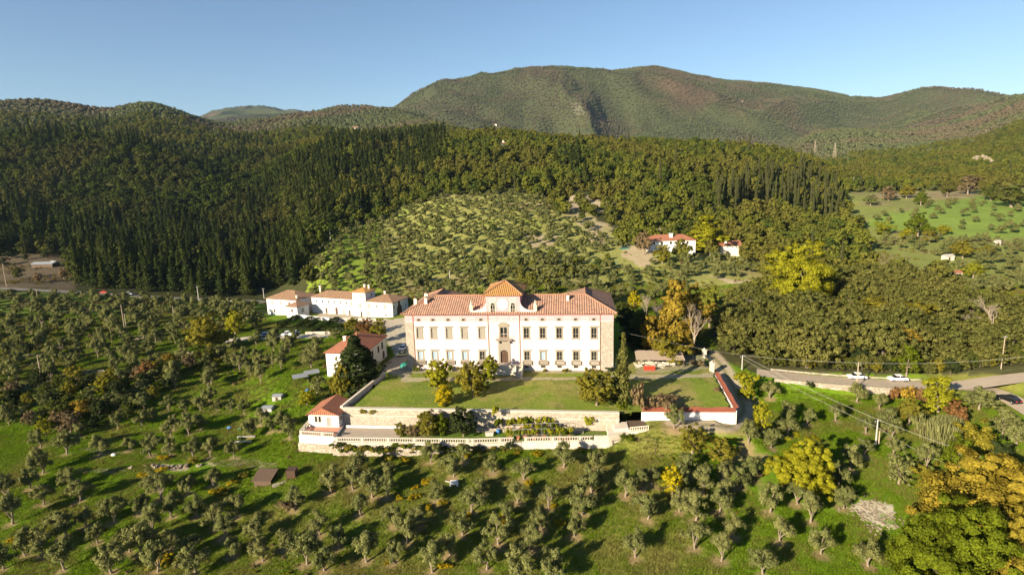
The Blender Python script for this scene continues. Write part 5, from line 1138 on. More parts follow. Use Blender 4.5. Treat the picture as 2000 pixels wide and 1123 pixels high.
def dense(seed, H=8.0, Wd=3.2, m='olivegreen'):
    rng = np.random.default_rng(seed); lobes = [(0, 0, H * 0.48, Wd * 0.72, Wd * 0.72, H * 0.40)]
    for i in range(15):
        t_ = i * 2.4 + rng.uniform(-.3, .3); zz = 0.14 + 0.72 * i / 14; R_ = Wd * 0.68 * math.sin(math.pi * (0.12 + zz * 0.80)) ** 0.7; s = Wd * rng.uniform(0.24, 0.38); lobes.append((math.cos(t_) * R_, math.sin(t_) * R_, H * zz, s, s, s * 1.0))
    lobes.append((0, 0, H * 0.88, Wd * 0.3, Wd * 0.3, H * 0.11)); c, nn = lobe_points(rng, lobes, 14000, 11, 0.3, 0.4, 1.0, 0.3, -2); c[:, 2] = np.maximum(c[:, 2], 0.25)
    cr = mesh_np('crown', [quads_mesh('', c, nn, 0.15, None, 0.7, rng) + (0,)], [MAT[m]]); return trunk_mesh('trunk', rng, H * 0.25, [l[:3] for l in lobes[4:9]], 0.16, MAT['bark'], 0.15), cr
def holm(seed):
    rng = np.random.default_rng(seed); lobes = []; H, Wd = 8.5, 4.8
    for i in range(11):
        t_ = i * 2.4; R_ = Wd * math.sqrt((i + 0.5) / 11) * 0.84; s = rng.uniform(1.5, 2.5); lobes.append((math.cos(t_) * R_, math.sin(t_) * R_, H * (0.82 - 0.62 * (R_ / Wd) ** 2.2) - s * 0.4, s, s, s * 0.85))
    lobes.append((0, 0, H * 0.42, Wd * 0.85, Wd * 0.85, H * 0.36)); c, nn = lobe_points(rng, lobes, 10500, 13, 0.26, 0.2, 1.0, 0.2, -0.85)
    cr = mesh_np('crown', [quads_mesh('', c, nn, 0.16, None, 0.8, rng) + (0,)], [MAT['holm']]); return trunk_mesh('trunk', rng, 2.5, [l[:3] for l in lobes[:5]], 0.3, MAT['bark_dark']), cr
def conifer(seed, n=3600, H=16.0, Wd=3.7, m='pine'):
    rng = np.random.default_rng(seed); w = rng.random(n) ** 0.62; nb = 13; lev = rng.integers(0, 14, n); z = 0.08 + 0.92 * (lev + rng.uniform(0, 0.5, n)) / 14
    prof = (1 - z) ** 0.9 * (0.85 + 0.3 * np.sin(lev * 1.7 + seed)) + 0.04; bi = rng.integers(0, nb, n); ang = bi * 6.283 / nb + lev * 1.3 + rng.normal(0, 0.16, n); lenf = 0.65 + 0.5 * _T[(bi * 7 + lev * 13) % 256, seed % 256]
    r = w * prof * lenf * Wd; x, y = np.cos(ang) * r, np.sin(ang) * r; zz = z * H - r * 0.28 + rng.normal(0, 0.12, n); c = np.stack([x, y, zz], 1)
    nn = np.stack([np.cos(ang) * 0.5, np.sin(ang) * 0.5, np.full(n, 0.8)], 1) + rng.normal(size=(n, 3)) * 0.45
    cr = mesh_np('crown', [quads_mesh('', c, nn, 0.40, None, 0.6, rng) + (0,)], [MAT[m]]); mb = MB(); mb.tube([(0, 0, -0.5), (0, 0, H * 0.5), (0, 0, H * 0.97)], [0.3, 0.18, 0.03], 6); return mb.mesh('trunk', MAT['bark_dark']), cr
def cypress(seed, n=2400, H=14.0, Wd=1.25, m='cypress'):
    rng = np.random.default_rng(seed); z = rng.random(n) ** 0.9; prof = np.sin(np.clip(z * 0.93 + 0.07, 0, 1) ** 0.75 * math.pi) ** 0.6 * (0.85 + 0.25 * np.sin(z * 23 + seed)); ang = rng.uniform(0, 6.283, n); fl = 0.75 + 0.35 * vnoise(ang * 1.3 + seed, z * 9 + seed)
    r = Wd * prof * fl * (1 - 0.45 * rng.random(n) ** 2); c = np.stack([np.cos(ang) * r, np.sin(ang) * r, 0.5 + z * (H - 0.5)], 1); nn = np.stack([np.cos(ang), np.sin(ang), np.full(n, 0.35)], 1) + rng.normal(size=(n, 3)) * 0.45
    cr = mesh_np('crown', [quads_mesh('', c, nn, 0.24, None, 0.6, rng) + (0,)], [MAT[m]]); mb = MB(); mb.tube([(0, 0, -0.5), (0, 0, H * 0.6)], [0.22, 0.08], 6); return mb.mesh('trunk', MAT['bark_dark']), cr
def shrub(seed, n=700, m='lime', size=0.13):
    rng = np.random.default_rng(seed); lobes = [(rng.uniform(-.7, .7), rng.uniform(-.7, .7), rng.uniform(0.4, 1.0), rng.uniform(0.45, 0.7), rng.uniform(0.45, 0.7), rng.uniform(0.4, 0.7)) for _ in range(6)]
    c, nn = lobe_points(rng, lobes, n, 8, 0.45, 0.6); c[:, 2] = np.maximum(c[:, 2], 0.02); return mesh_np('shrub', [quads_mesh('', c, nn, size, None, 0.65, rng) + (0,)], [MAT[m]])
def reeds(seed, n=2600):
    rng = np.random.default_rng(seed); x, y = rng.normal(0, 1.5, n), rng.normal(0, 1.0, n); h = rng.uniform(2.2, 4.6, n); a_ = rng.uniform(0, 6.28, n); dx, dy = np.cos(a_) * 0.035, np.sin(a_) * 0.035; lx, ly = rng.normal(0.3, 0.6, n), rng.normal(0, 0.5, n)
    p = np.stack([np.stack([x - dx, y - dy, 0 * x], 1), np.stack([x + dx, y + dy, 0 * x], 1), np.stack([x + lx * 1.2 + dx * 2, y + ly + dy * 2, h], 1), np.stack([x + lx - dx * 2, y + ly - dy * 2, h * 0.8], 1)], 1).reshape(-1, 3)
    return mesh_np('reeds', [(p, np.arange(4 * n).reshape(n, 4), 0)], [MAT['reed']])
def bare(seed, H=13.0, spread=0.5):
    rng = random.Random(seed); mb = MB()
    def grow(p, d, ln, r, lv):
        q = p + d * ln; mid = p + d * ln * 0.5 + Vector((rng.uniform(-.1, .1), rng.uniform(-.1, .1), 0)) * ln; mb.tube([p, mid, q], [r, r * 0.85, r * 0.68], 5 if lv < 3 else 3, 0, False)
        if lv >= 5: return
        for k in range(3 if lv else 4):
            nd = (d + Vector((rng.uniform(-1, 1), rng.uniform(-1, 1), rng.uniform(-.2, .7))) * (spread + 0.1 * lv)).normalized(); grow(p + d * ln * rng.uniform(0.55, 1.0), nd, ln * rng.uniform(0.55, 0.78), r * 0.6, lv + 1)
    grow(Vector((0, 0, -0.5)), Vector((rng.uniform(-.1, .1), rng.uniform(-.1, .1), 1)).normalized(), H * 0.36, 0.2, 0); return mb.mesh('branches', MAT['bark_pale'])
def tuft(seed, m='grass'):
    rng = np.random.default_rng(seed); n = 40; x, y = rng.normal(0, 0.34, n), rng.normal(0, 0.34, n); h = rng.uniform(0.06, 0.22, n); a_ = rng.uniform(0, 6.28, n); w = 0.035; dx, dy = np.cos(a_) * w, np.sin(a_) * w; lx, ly = rng.normal(0, 0.12, n), rng.normal(0, 0.12, n)
    p = np.stack([np.stack([x - dx, y - dy, 0 * x - 0.05], 1), np.stack([x + dx, y + dy, 0 * x - 0.05], 1), np.stack([x + lx + dx * .4, y + ly + dy * .4, h], 1), np.stack([x + lx - dx * .4, y + ly - dy * .4, h], 1)], 1).reshape(-1, 3)
    return mesh_np('tuft', [(p, np.arange(4 * n).reshape(n, 4), 0)], [MAT[m]])

OL = [olive(100 + i) for i in range(8)]; BR = [broad(200 + i) for i in range(6)]; HO = [holm(300 + i) for i in range(5)]; CO = [conifer(400 + i) for i in range(6)]; CYT = [cypress(500 + i) for i in range(4)]
SH = [shrub(600 + i) for i in range(5)]; RE = [reeds(700 + i) for i in range(3)]; BA = [bare(800 + i) for i in range(4)]
TALL = [broad(250 + i, 14000, 17.0, 4.6, 'orange', 0.24, 16, -0.02, 0.27) for i in range(3)]
BIG = [broad(270 + i, 60000, 16.0, 8.5, 'yellow', 0.155, 24, 0.04, 0.22) for i in range(3)]
DENSE = [dense(290 + i) for i in range(3)]
SIZE = {'dense': (7.9, 6.5), 'olive': (4.6, 4.9), 'broad': (10.6, 9.0), 'holm': (8.0, 10.5), 'conifer': (16.0, 5.6), 'cypress': (14.0, 2.5), 'shrub': (1.55, 2.3), 'reed': (4.4, 5.0), 'bare': (13.0, 8.0), 'tall': (16.5, 8.4), 'big': (15.4, 16.5)}
PROTO = {'olive': OL, 'broad': BR, 'holm': HO, 'conifer': CO, 'cypress': CYT, 'tall': TALL, 'big': BIG, 'dense': DENSE}

def place_tree(kind, name, p, sx, sz, label, cat, group=None, m=None, rng=random, var=None, rz=None):
    """an Empty at the foot with a trunk and a crown; crown colour set on the object when it differs"""
    root = empty(name, p, rng.uniform(0, 6.28) if rz is None else rz, label, cat, group); root.scale = (sx, sx * rng.uniform(0.92, 1.08), sz)
    tr, cr = PROTO[kind][rng.randrange(len(PROTO[kind])) if var is None else var % len(PROTO[kind])]
    o = bpy.data.objects.new('trunk', tr); COL.objects.link(o); o.parent = root
    c = bpy.data.objects.new('crown', cr); COL.objects.link(c); c.parent = root
    if m: c.material_slots[0].link = 'OBJECT'; c.material_slots[0].material = MAT[m]
    return root
def tree_px(kind, name, u, v, vtop, w, label, cat='tree', m=None, var=None, group=None, z=None, lawn=False):
    p = P(u, v) if z is None else PZ(u, v, z); d = proj(p)[2]; H_, W_ = SIZE[kind]; h = (v - vtop) * d / FPX * 1.03; ww = w * d / FPX
    rng = random.Random(int(u * 7 + v * 3)); return place_tree(kind, name, p, ww / W_, h / H_, label, cat, group, m, rng, var)
def single_px(meshes, name, u, v, vtop, w, size, label, cat, m=None, group=None, z=None, var=None):
    p = P(u, v) if z is None else PZ(u, v, z); d = proj(p)[2]; H_, W_ = SIZE[size]; rng = random.Random(int(u * 7 + v * 3))
    o = bpy.data.objects.new(name, meshes[(rng.randrange(len(meshes)) if var is None else var) % len(meshes)]); COL.objects.link(o); o.location = tuple(p); s = w * d / FPX / W_; o.scale = (s, s, (v - vtop) * d / FPX * 1.03 / H_); o.rotation_euler[2] = rng.uniform(0, 6.28)
    if m: o.material_slots[0].link = 'OBJECT'; o.material_slots[0].material = MAT[m]
    return tag(o, label, cat, group)

# --- named trees of the photograph
ZL = -0.5
tree_px('cypress', 'cypress_tree', 700, 778, 655, 78, 'big dark bushy cypress before the white house with orange roof', 'tree', 'dark', 0)
tree_px('cypress', 'cypress_tree', 722, 770, 680, 46, 'slimmer dark cypress grown into the big bushy one', 'tree', 'dark', 1)
tree_px('broad', 'broadleaf_tree', 668, 790, 700, 56, 'bushy olive-green tree below the big dark cypress', 'tree', 'olivegreen', 2)
tree_px('dense', 'broadleaf_tree', 855, 760, 699, 60, 'bright yellow-green lawn tree with a white trunk before the left windows'.replace('left windows', 'shuttered windows'), 'tree', 'lime', 0, z=ZL)
tree_px('dense', 'broadleaf_tree', 868, 790, 750, 52, 'small yellow round tree on the lawn below the yellow-green one', 'tree', 'yellow', 1, z=ZL - 0.3)
tree_px('dense', 'broadleaf_tree', 925, 774, 705, 68, 'dense olive-green lawn tree next to the front stair', 'tree', 'olivegreen', 2, z=ZL)
tree_px('tall', 'broadleaf_tree', 957, 742, 694, 44, 'pale thin-leaved tree against the villa beside the front stair', 'tree', 'lime', 1, z=ZL)
tree_px('dense', 'broadleaf_tree', 1165, 792, 716, 86, 'wide feathery olive-green tree on the lawn edge near the spruce', 'tree', 'olivegreen', 0, z=ZL - 0.3)
tree_px('conifer', 'spruce_tree', 1217, 790, 646, 36, 'tall narrow grey-green spruce at the lawn corner', 'tree', 'holm', 0, z=ZL - 0.3)
tree_px('conifer', 'spruce_tree', 1206, 786, 690, 30, 'lower dark spruce growing against the tall narrow one', 'tree', 'dark', 2, z=ZL - 0.3)
tree_px('broad', 'broadleaf_tree', 1218, 826, 780, 34, 'leafy climber-covered tree at the end of the retaining wall', 'tree', 'green', 1, z=ZP)
tree_px('dense', 'broadleaf_tree', 1274, 690, 612, 52, 'slender golden tree beside the wood store', 'tree', 'orange', 0, z=0)
tree_px('tall', 'broadleaf_tree', 1320, 690, 546, 84, 'tallest orange autumn tree behind the wood store', 'tree', 'orange', 1, z=0)
tree_px('tall', 'broadleaf_tree', 1352, 672, 556, 52, 'thin orange autumn tree beside the tallest one', 'tree', 'orange', 2)
tree_px('broad', 'broadleaf_tree', 1306, 705, 655, 86, 'low spreading golden tree under the tallest orange one', 'tree', 'olivegreen', 3, z=0)
tree_px('broad', 'broadleaf_tree', 1237, 612, 568, 34, 'small yellow tree showing over the villa roof end', 'tree', 'yellow', 4)
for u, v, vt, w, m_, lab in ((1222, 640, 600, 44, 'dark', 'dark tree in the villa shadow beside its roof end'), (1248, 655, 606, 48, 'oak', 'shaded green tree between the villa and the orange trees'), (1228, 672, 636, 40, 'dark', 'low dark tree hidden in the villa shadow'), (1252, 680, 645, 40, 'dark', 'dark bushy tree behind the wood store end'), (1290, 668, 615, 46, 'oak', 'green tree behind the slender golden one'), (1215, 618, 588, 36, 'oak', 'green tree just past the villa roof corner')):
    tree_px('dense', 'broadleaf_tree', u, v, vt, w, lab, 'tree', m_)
single_px(BA, 'bare_tree', 1353, 695, 572, 66, 'bare', 'pale nearly bare tree leaning by the drive gate', 'tree', None, z=0, var=0)
single_px(BA, 'bare_tree', 1284, 640, 580, 36, 'bare', 'pale bare tree among the orange autumn trees', 'tree', var=1)
single_px(BA, 'bare_tree', 1262, 628, 570, 30, 'bare', 'thin bare tree between the villa roof and the orange trees', 'tree', var=2)
single_px(BA, 'bare_tree', 1932, 655, 568, 66, 'bare', 'tall whitish dead tree standing above the oak wood', 'tree', var=3)
single_px(BA, 'bare_tree', 1888, 652, 605, 44, 'bare', 'lower whitish dead tree beside the tall dead one', 'tree', var=1)
single_px(BA, 'bare_tree', 1462, 625, 578, 40, 'bare', 'grey twiggy dead tree among the dark oaks', 'tree', var=2)
tree_px('big', 'plane_tree', 1567, 600, 474, 160, 'huge domed yellow plane tree rising over the oak wood', 'tree', 'lime', 0)
tree_px('tall', 'broadleaf_tree', 1378, 494, 424, 84, 'bright yellow tree between the red-roofed house and the barn', 'tree', 'lime', 0)
tree_px('broad', 'broadleaf_tree', 1294, 514, 478, 44, 'olive-green tree in front of the long red-roofed house', 'tree', 'olivegreen', 1)
tree_px('broad', 'broadleaf_tree', 1258, 498, 452, 40, 'brownish thin tree at the near end of the red-roofed house', 'tree', 'scrub', 2)
tree_px('broad', 'broadleaf_tree', 1792, 463, 415, 50, 'round dark green tree at the edge of the green valley field', 'tree', 'green', 0)
tree_px('broad', 'broadleaf_tree', 1798, 402, 374, 30, 'small round tree standing alone on the far valley field', 'tree', 'green', 3)
tree_px('broad', 'broadleaf_tree', 1975, 405, 362, 70, 'dark clump of trees at the far field edge', 'tree', 'oak', 2)
tree_px('broad', 'broadleaf_tree', 1880, 505, 470, 46, 'olive-yellow tree among the valley olives', 'tree', 'olivegreen', 2)
tree_px('broad', 'broadleaf_tree', 1900, 545, 512, 46, 'yellow-green tree near the red-roofed hut in the valley', 'tree', 'lime', 3)
tree_px('broad', 'broadleaf_tree', 1725, 460, 432, 46, 'yellowish tree at the corner of the green valley field', 'tree', 'lime', 1)
tree_px('broad', 'broadleaf_tree', 1840, 460, 440, 34, 'yellow-green bush tree along the field bank', 'tree', 'lime', 4)
for u, v, vt, w, m_, lab in ((1752, 700, 640, 74, 'orange', 'rusty gold tree in the oak wood above the parked cars'), (1790, 645, 590, 95, 'olivegreen', 'broad golden-green tree in the middle of the oak wood'), (1700, 622, 578, 84, 'olivegreen', 'second broad golden-green tree further back in the oak wood'), (1770, 735, 672, 50, 'green', 'fresh green tree at the roadside edge of the oak wood'), (1385, 640, 590, 56, 'orange', 'orange-brown thin tree at the near corner of the oak wood'), (1660, 598, 560, 40, 'yellow', 'small yellow tree in shade behind the plane tree')):
    tree_px('broad', 'broadleaf_tree', u, v, vt, w, lab, 'tree', m_)
tree_px('big', 'broadleaf_tree', 1565, 962, 848, 142, 'big bright yellow-green tree in the orchard by the concrete pole', 'tree', 'lime', 1)
tree_px('big', 'broadleaf_tree', 1848, 1190, 962, 225, 'largest fresh green tree in the corner by the stone heap', 'tree', 'green', 2)
tree_px('big', 'broadleaf_tree', 1908, 1095, 876, 290, 'great golden-brown tree behind the largest green one', 'tree', 'gold', 0)
tree_px('big', 'broadleaf_tree', 1985, 1190, 980, 150, 'golden tree running out of the picture beside the largest green one', 'tree', 'gold', 1)
tree_px('broad', 'broadleaf_tree', 1835, 1170, 1095, 120, 'yellow-green bush tree at the foot of the largest green one', 'tree', 'lime', 3)
for u, v, vt, w, m_, lab in ((1352, 885, 826, 66, 'olivegreen', 'yellow-brown tree on the bank below the dirt track'), (1412, 908, 852, 66, 'olivegreen', 'second yellow-brown tree nearer the big yellow-green tree'), (1312, 972, 904, 54, 'yellow', 'small yellow tree at the edge of the olive rows'), (1457, 780, 726, 50, 'lime', 'yellow-green tree between the dirt track and the road'), (1487, 845, 780, 46, 'lime', 'upright yellow-green tree below the dirt track bend'), (1832, 805, 732, 74, 'lime', 'yellow-green tree at the end of the orange road hedge'), (1775, 830, 775, 60, 'olivegreen', 'olive-green tree under the orange road hedge'), (1860, 832, 780, 50, 'rust', 'reddish bush tree by the road hedge'), (1905, 905, 815, 90, 'olivegreen', 'golden-green tree beside the pale reeds'), (1870, 920, 840, 70, 'green', 'dark green tree next to the pale reeds'), (1950, 925, 850, 70, 'dark', 'dark green tree near the side road below the wires'), (1985, 870, 815, 70, 'olive', 'grey-green tree beside the side road'), (1912, 800, 755, 62, 'olive', 'round grey olive-like tree in the road fork'), (1958, 850, 795, 50, 'olive', 'grey-green tree just below the black car'), (1985, 1010, 900, 120, 'orange', 'golden tree behind the great golden-brown one'), (1755, 945, 880, 60, 'olive', 'dull grey-green tree before the golden trees'), (1820, 985, 900, 90, 'olivegreen', 'olive-gold tree under the sagging wires')):
    tree_px('broad', 'broadleaf_tree', u, v, vt, w, lab, 'tree', m_)
for u, v, vt, w in ((1836, 862, 818, 38), (1856, 852, 818, 30), (1818, 856, 826, 26), (1845, 848, 810, 28)): single_px(RE, 'reed_clump', u, v, vt, w, 'reed', 'pale feathery reed clump below the orange road hedge', 'reeds', None, 'pale reeds below the road hedge')
for u, v, vt, w, m_, lab in ((1745, 782, 752, 36, 'rust', 'orange-red hedge on the slope below the road'), (1775, 786, 752, 40, 'orange', 'yellow-orange stretch of hedge below the road'), (1805, 790, 756, 36, 'rust', 'reddish end of the hedge below the road'), (1583, 757, 742, 15, 'dark', 'small dark round bush on the road wall')): single_px(SH, 'hedge', u, v, vt, w, 'shrub', lab, 'hedge', m_)
for u, v, vt, w, m_, lab in ((410, 690, 612, 90, 'olivegreen', 'large yellow-green tree on the terraced slope toward the farm'), (460, 652, 604, 46, 'lime', 'bright yellow bush tree below the square farmhouse'), (500, 640, 600, 36, 'olive', 'grey-green tree at the end of the clipped hedges'), (385, 665, 625, 40, 'olivegreen', 'smaller yellow-green tree beside the large one on the slope'), (55, 695, 668, 30, 'dark', 'dark round bush tree on the terraced slope'), (150, 755, 715, 50, 'olivegreen', 'golden scrubby tree in the dark gully'), (205, 770, 735, 44, 'lime', 'yellow-green tree in the dark gully'), (240, 785, 740, 50, 'dark', 'dark tree in the gully between the orchards'), (290, 745, 705, 44, 'rust', 'rusty orange bush tree in the gully'), (330, 712, 690, 28, 'orange', 'small orange bush on the terraced slope'), (160, 815, 780, 60, 'orange', 'golden-brown scrub tree where the gully meets the orchard'), (110, 800, 760, 50, 'dark', 'dark scrub tree in the gully below the rubble'), (90, 850, 810, 36, 'lime', 'pale green shrubby tree in the orchard'), (742, 668, 622, 44, 'olivegreen', 'olive-brown tree between the orange-roofed house and the farm'), (715, 655, 622, 46, 'rust', 'reddish brown tree behind the orange-roofed house'), (690, 648, 620, 40, 'olivegreen', 'yellowish tree behind the orange roof'), (745, 735, 705, 28, 'dark', 'dark round bush beside the villa yard'), (655, 660, 640, 36, 'olive', 'grey bushy tree above the orange roof'), (620, 770, 735, 40, 'olive', 'grey olive-like tree below the white house'), (640, 800, 770, 40, 'dark', 'dark tree by the pavilion roof'), (600, 790, 760, 44, 'lime', 'yellow-green bush tree by the sheet-metal shelters')):
    tree_px('broad', 'broadleaf_tree', u, v, vt, w, lab, 'tree', m_)
GUL = [(-40, 770), (60, 745), (200, 755), (330, 700), (420, 700), (430, 725), (330, 760), (260, 815), (150, 850), (-40, 830)]
def gully_trees():
    rng = np.random.default_rng(77); out = []
    for _ in range(900):
        u, v = rng.uniform(-40, 430), rng.uniform(695, 850)
        if not inpoly(np.array([u]), np.array([v]), GUL)[0]: continue
        p = P(u, v)
        if all(np.hypot(p[0] - q[0], p[1] - q[1]) > 4.2 for q in out): out.append(p)
    return out[:75]
# gully thickets left, hedges of the farm
def hedge_line(pa, pb, w, h, label, m='dark', group=None, seed=0):
    rng = np.random.default_rng(seed); pa, pb = np.array(pa), np.array(pb); Ln = np.linalg.norm(pb - pa); n = int(Ln * 150); t_ = rng.random(n); c = pa + (pb - pa) * t_[:, None]; s = rng.normal(size=(n, 3)); d = (pb - pa) / Ln; nx = np.array([-d[1], d[0], 0])
    side = rng.uniform(-1, 1, n); top = rng.random(n); f = rng.random(n) < 0.5; off = np.where(f, np.sign(side), side) * w / 2; zz = np.where(f, top * h, h); c = c + nx * off[:, None]; c[:, 2] = ground(c[:, 0], c[:, 1]) + zz
    nn = nx * np.where(f, np.sign(side), 0)[:, None] + np.array([0, 0, 1.0]) * np.where(f, 0.2, 1)[:, None] + s * 0.3; v, q = quads_mesh('', c, nn, 0.2, None, 0.7, rng); o = bpy.data.objects.new('hedge', mesh_np('hedge', [(v, q, 0)], [MAT[m]])); COL.objects.link(o); return tag(o, label, 'hedge', group)
for k, (ua, va, ub, vb) in enumerate(((545, 640, 583, 622), (575, 645, 607, 625), (596, 647, 623, 627), (612, 652, 660, 626), (632, 653, 696, 632))): hedge_line(P(ua, va), P(ub, vb), 1.6, 1.5, ('clipped hedge strip closest to the car park corner', 'second clipped hedge strip along from the car park corner', 'clipped hedge strip ending at the small chapel steps', 'long clipped hedge strip beside the white garden wall', 'clipped hedge strip furthest along toward the villa')[k], 'dark', 'clipped hedge strips before the farm', k)
hedge_line(P(500, 650), P(700, 648), 1.4, 1.3, 'long clipped hedge running beside the car park', 'dark', 'clipped hedge strips before the farm', 9)
hedge_line(P(1240, 690), P(1385, 690), 1.2, 1.2, 'low rough hedge behind the wood store', 'holm', None, 10)
# terrace garden: trees, potted lemons, wall plants
for u, v, vt, w, m_, lab in ((838, 850, 800, 60, 'olivegreen', 'dense green tree in the terrace garden beside the paved patio'), (862, 848, 806, 40, 'green', 'green bush tree between patio and dark laurel on the terrace'), (905, 852, 792, 62, 'dark', 'dark laurel tree in front of the retaining wall'), (782, 850, 824, 26, 'olivegreen', 'trailing yellowish shrub tree at the patio end'), (805, 850, 830, 34, 'scrub', 'dry brown shrub at the patio end')): tree_px('dense', 'broadleaf_tree', u, v, vt, w, lab, 'tree', m_, z=ZP)
def potted(u, v, vt, w, label, m='lime'):
    p = PG(u, v); d = proj(p)[2]; r = empty('potted_lemon', p, u * 1.0, label, 'potted plant', 'potted lemon trees in the lower garden'); MB().lathe([(0.0, 0), (0.28, 0), (0.42, 0.6), (0.44, 0.62), (0.36, 0.62), (0.0, 0.56)], 9).build('pot', MAT['pot'], r)
    MB().tube([(0, 0, 0.5), (0, 0, 1.1)], 0.05, 5).build('stem', MAT['bark'], r); c = bpy.data.objects.new('foliage', SH[int(u) % 5]); COL.objects.link(c); c.parent = r; c.location = (0, 0, 0.85); s = w * d / FPX / 1.8; c.scale = (s, s, (v - vt) * d / FPX / 1.7); c.material_slots[0].link = 'OBJECT'; c.material_slots[0].material = MAT[m]
lem = [(972, 842, 818, 16), (997, 841, 818, 17), (1018, 840, 815, 18), (1035, 840, 816, 17), (1056, 838, 808, 24), (1076, 840, 816, 17), (1123, 836, 815, 12), (1145, 838, 811, 26), (996, 858, 840, 16), (1012, 858, 844, 14), (1026, 856, 836, 16), (1043, 858, 838, 15), (1062, 856, 836, 18), (1077, 858, 838, 15), (1093, 857, 834, 18), (1104, 858, 842, 14), (1112, 856, 836, 14), (1031, 846, 828, 14), (1085, 846, 830, 13), (1050, 848, 832, 14)]
for k, (u, v, vt, w) in enumerate(lem): potted(u, v, vt, w, ('bushy lemon plant in a clay pot behind the pergola against the retaining wall', 'lemon plant in a clay pot under the pipe pergola beside the shorter balustrade')[v > 843], 'lime' if k % 3 else 'green')
rr = random.Random(17)
for k in range(60):                                            # bushes growing out of the low terrace wall
    t_ = k / 59; u = 652 + (1040 - 652) * t_ + rr.uniform(-5, 5); v = 866 + rr.uniform(-2, 8); x = -38 + (1.0 + 38) * t_; p = np.array([-38.4 + 39.6 * t_, 110.0 - 2.7 * min(1, t_ * 1.35) - 0.15, rr.uniform(-6.4, -4.9)])
    o = bpy.data.objects.new('wall_shrub', SH[k % 5]); COL.objects.link(o); s = rr.uniform(0.35, 1.05); o.location = tuple(p); o.scale = (s, s * 0.6, s * 0.9); o.material_slots[0].link = 'OBJECT'; o.material_slots[0].material = MAT[('green', 'holm', 'olivegreen', 'dark')[k % 4]]; tag(o, 'green bush rooted in the rough wall below the long balustrade', 'shrub', 'bushes on the terrace wall')
for k, (u, v) in enumerate(((714, 806), (731, 806))):
    p = VW(-29.3 + k * 2.3, -26.9, -1.4); o = bpy.data.objects.new('ivy', SH[k]); COL.objects.link(o); o.location = tuple(p); o.scale = (0.75, 0.3, 0.9); o.material_slots[0].link = 'OBJECT'; o.material_slots[0].material = MAT['olivegreen']; tag(o, ('ivy patch hanging on the retaining wall closer to the pavilion', 'second ivy patch on the retaining wall further from the pavilion')[k], 'ivy')
for u, v, vt, w, m_, lab in ((1300, 796, 768, 70, 'scrub', 'heap of dry brown brushwood in the side garden'), (1262, 800, 770, 30, 'scrub', 'dry brush by the red-topped wall corner'), (1400, 765, 755, 16, 'whitecloth' and 'scrub', 'dry weeds along the red-topped side wall'), (965, 812, 790, 22, 'lime', 'thin yellowish shrub on the retaining wall edge'), (1247, 806, 745, 30, 'scrub', 'dry leafless shrub by the corner block'), (815, 727, 714, 14, 'green', 'small green bush at the villa foot'), (880, 727, 712, 16, 'green', 'round bush in a pot at the villa foot'), (905, 726, 714, 14, 'dark', 'dark bush close to the front stair'), (1190, 727, 716, 18, 'dark', 'dark bush at the stone corner of the villa'), (1065, 727, 720, 12, 'olivegreen', 'low weeds at the villa wall near the stair'), (1105, 727, 719, 16, 'olivegreen', 'low weeds at the villa wall further along'), (1360, 716, 700, 30, 'scrub', 'dry brush heap near the gate pier'), (1225, 860, 845, 30, 'green', 'green creeper on the ramp block')):
    single_px(SH, 'shrub', u, v, vt, w, 'shrub', lab, 'shrub', m_, z=(ZL if v < 815 else ZP))

# ------------------------------------------------------------------ orchards, woods
ORD = ['first', 'second', 'third', 'fourth', 'fifth', 'sixth', 'seventh', 'eighth', 'ninth', 'tenth', 'eleventh', 'twelfth', 'thirteenth', 'fourteenth', 'fifteenth', 'sixteenth', 'seventeenth', 'eighteenth', 'nineteenth', 'twentieth']
def ordinal(k):
    return ORD[k] if k < 20 else ('twenty-', 'thirty-', 'forty-', 'fifty-')[min((k + 1) // 10 - 2, 3)] + ORD[(k % 10)] if (k + 1) % 10 else ('thirtieth', 'fortieth', 'fiftieth', 'sixtieth')[min((k + 1) // 10 - 3, 3)]
def by_landmark(points, marks, say):
    """a label for each point: how many trees out it stands from its closest landmark"""
    M2 = [(P(u, v)[:2], t_) for u, v, t_ in marks]; own = {}
    for i, p in enumerate(points):
        d = [np.hypot(p[0] - q[0], p[1] - q[1]) for q, _ in M2]; j = int(np.argmin(d)); own.setdefault(j, []).append((d[j], i))
    out = [''] * len(points)
    for j, l in own.items():
        for k, (_, i) in enumerate(sorted(l)): out[i] = say(ordinal(k), M2[j][1])
    return out
Z6 = [(240, 400), (145, 520), (235, 520), (75, 625), (275, 690), (425, 695), (110, 900), (275, 905), (600, 860), (675, 740), (350, 790), (730, 605), (785, 500), (620, 400), (855, 370), (1045, 410), (1270, 340), (1480, 360), (1440, 490), (1005, 550), (1190, 575), (945, 660), (1140, 710), (890, 795), (1080, 830), (820, 945), (1345, 750), (1380, 620), (1770, 650), (1700, 870), (1640, 515), (1735, 470), (1800, 440), (1960, 600), (1015, 1000), (1210, 1010), (530, 545), (60, 370), (490, 310), (1930, 110), (30, 470), (500, 960), (680, 310)]
Z7 = [(110, 970), (600, 930), (830, 1000), (1100, 1070), (500, 1120), (260, 1040), (110, 810), (540, 760), (700, 715), (960, 740), (770, 820), (430, 560), (1000, 520), (1080, 440), (1250, 435), (1380, 290), (1090, 310), (920, 240), (760, 260), (640, 240), (640, 330), (410, 370), (545, 390), (1430, 500), (1210, 290), (1240, 340), (1170, 170), (1035, 130), (540, 110), (70, 560), (150, 650), (280, 700), (370, 620), (280, 580), (250, 760), (660, 610), (1240, 180), (330, 900), (930, 620), (20, 660)]
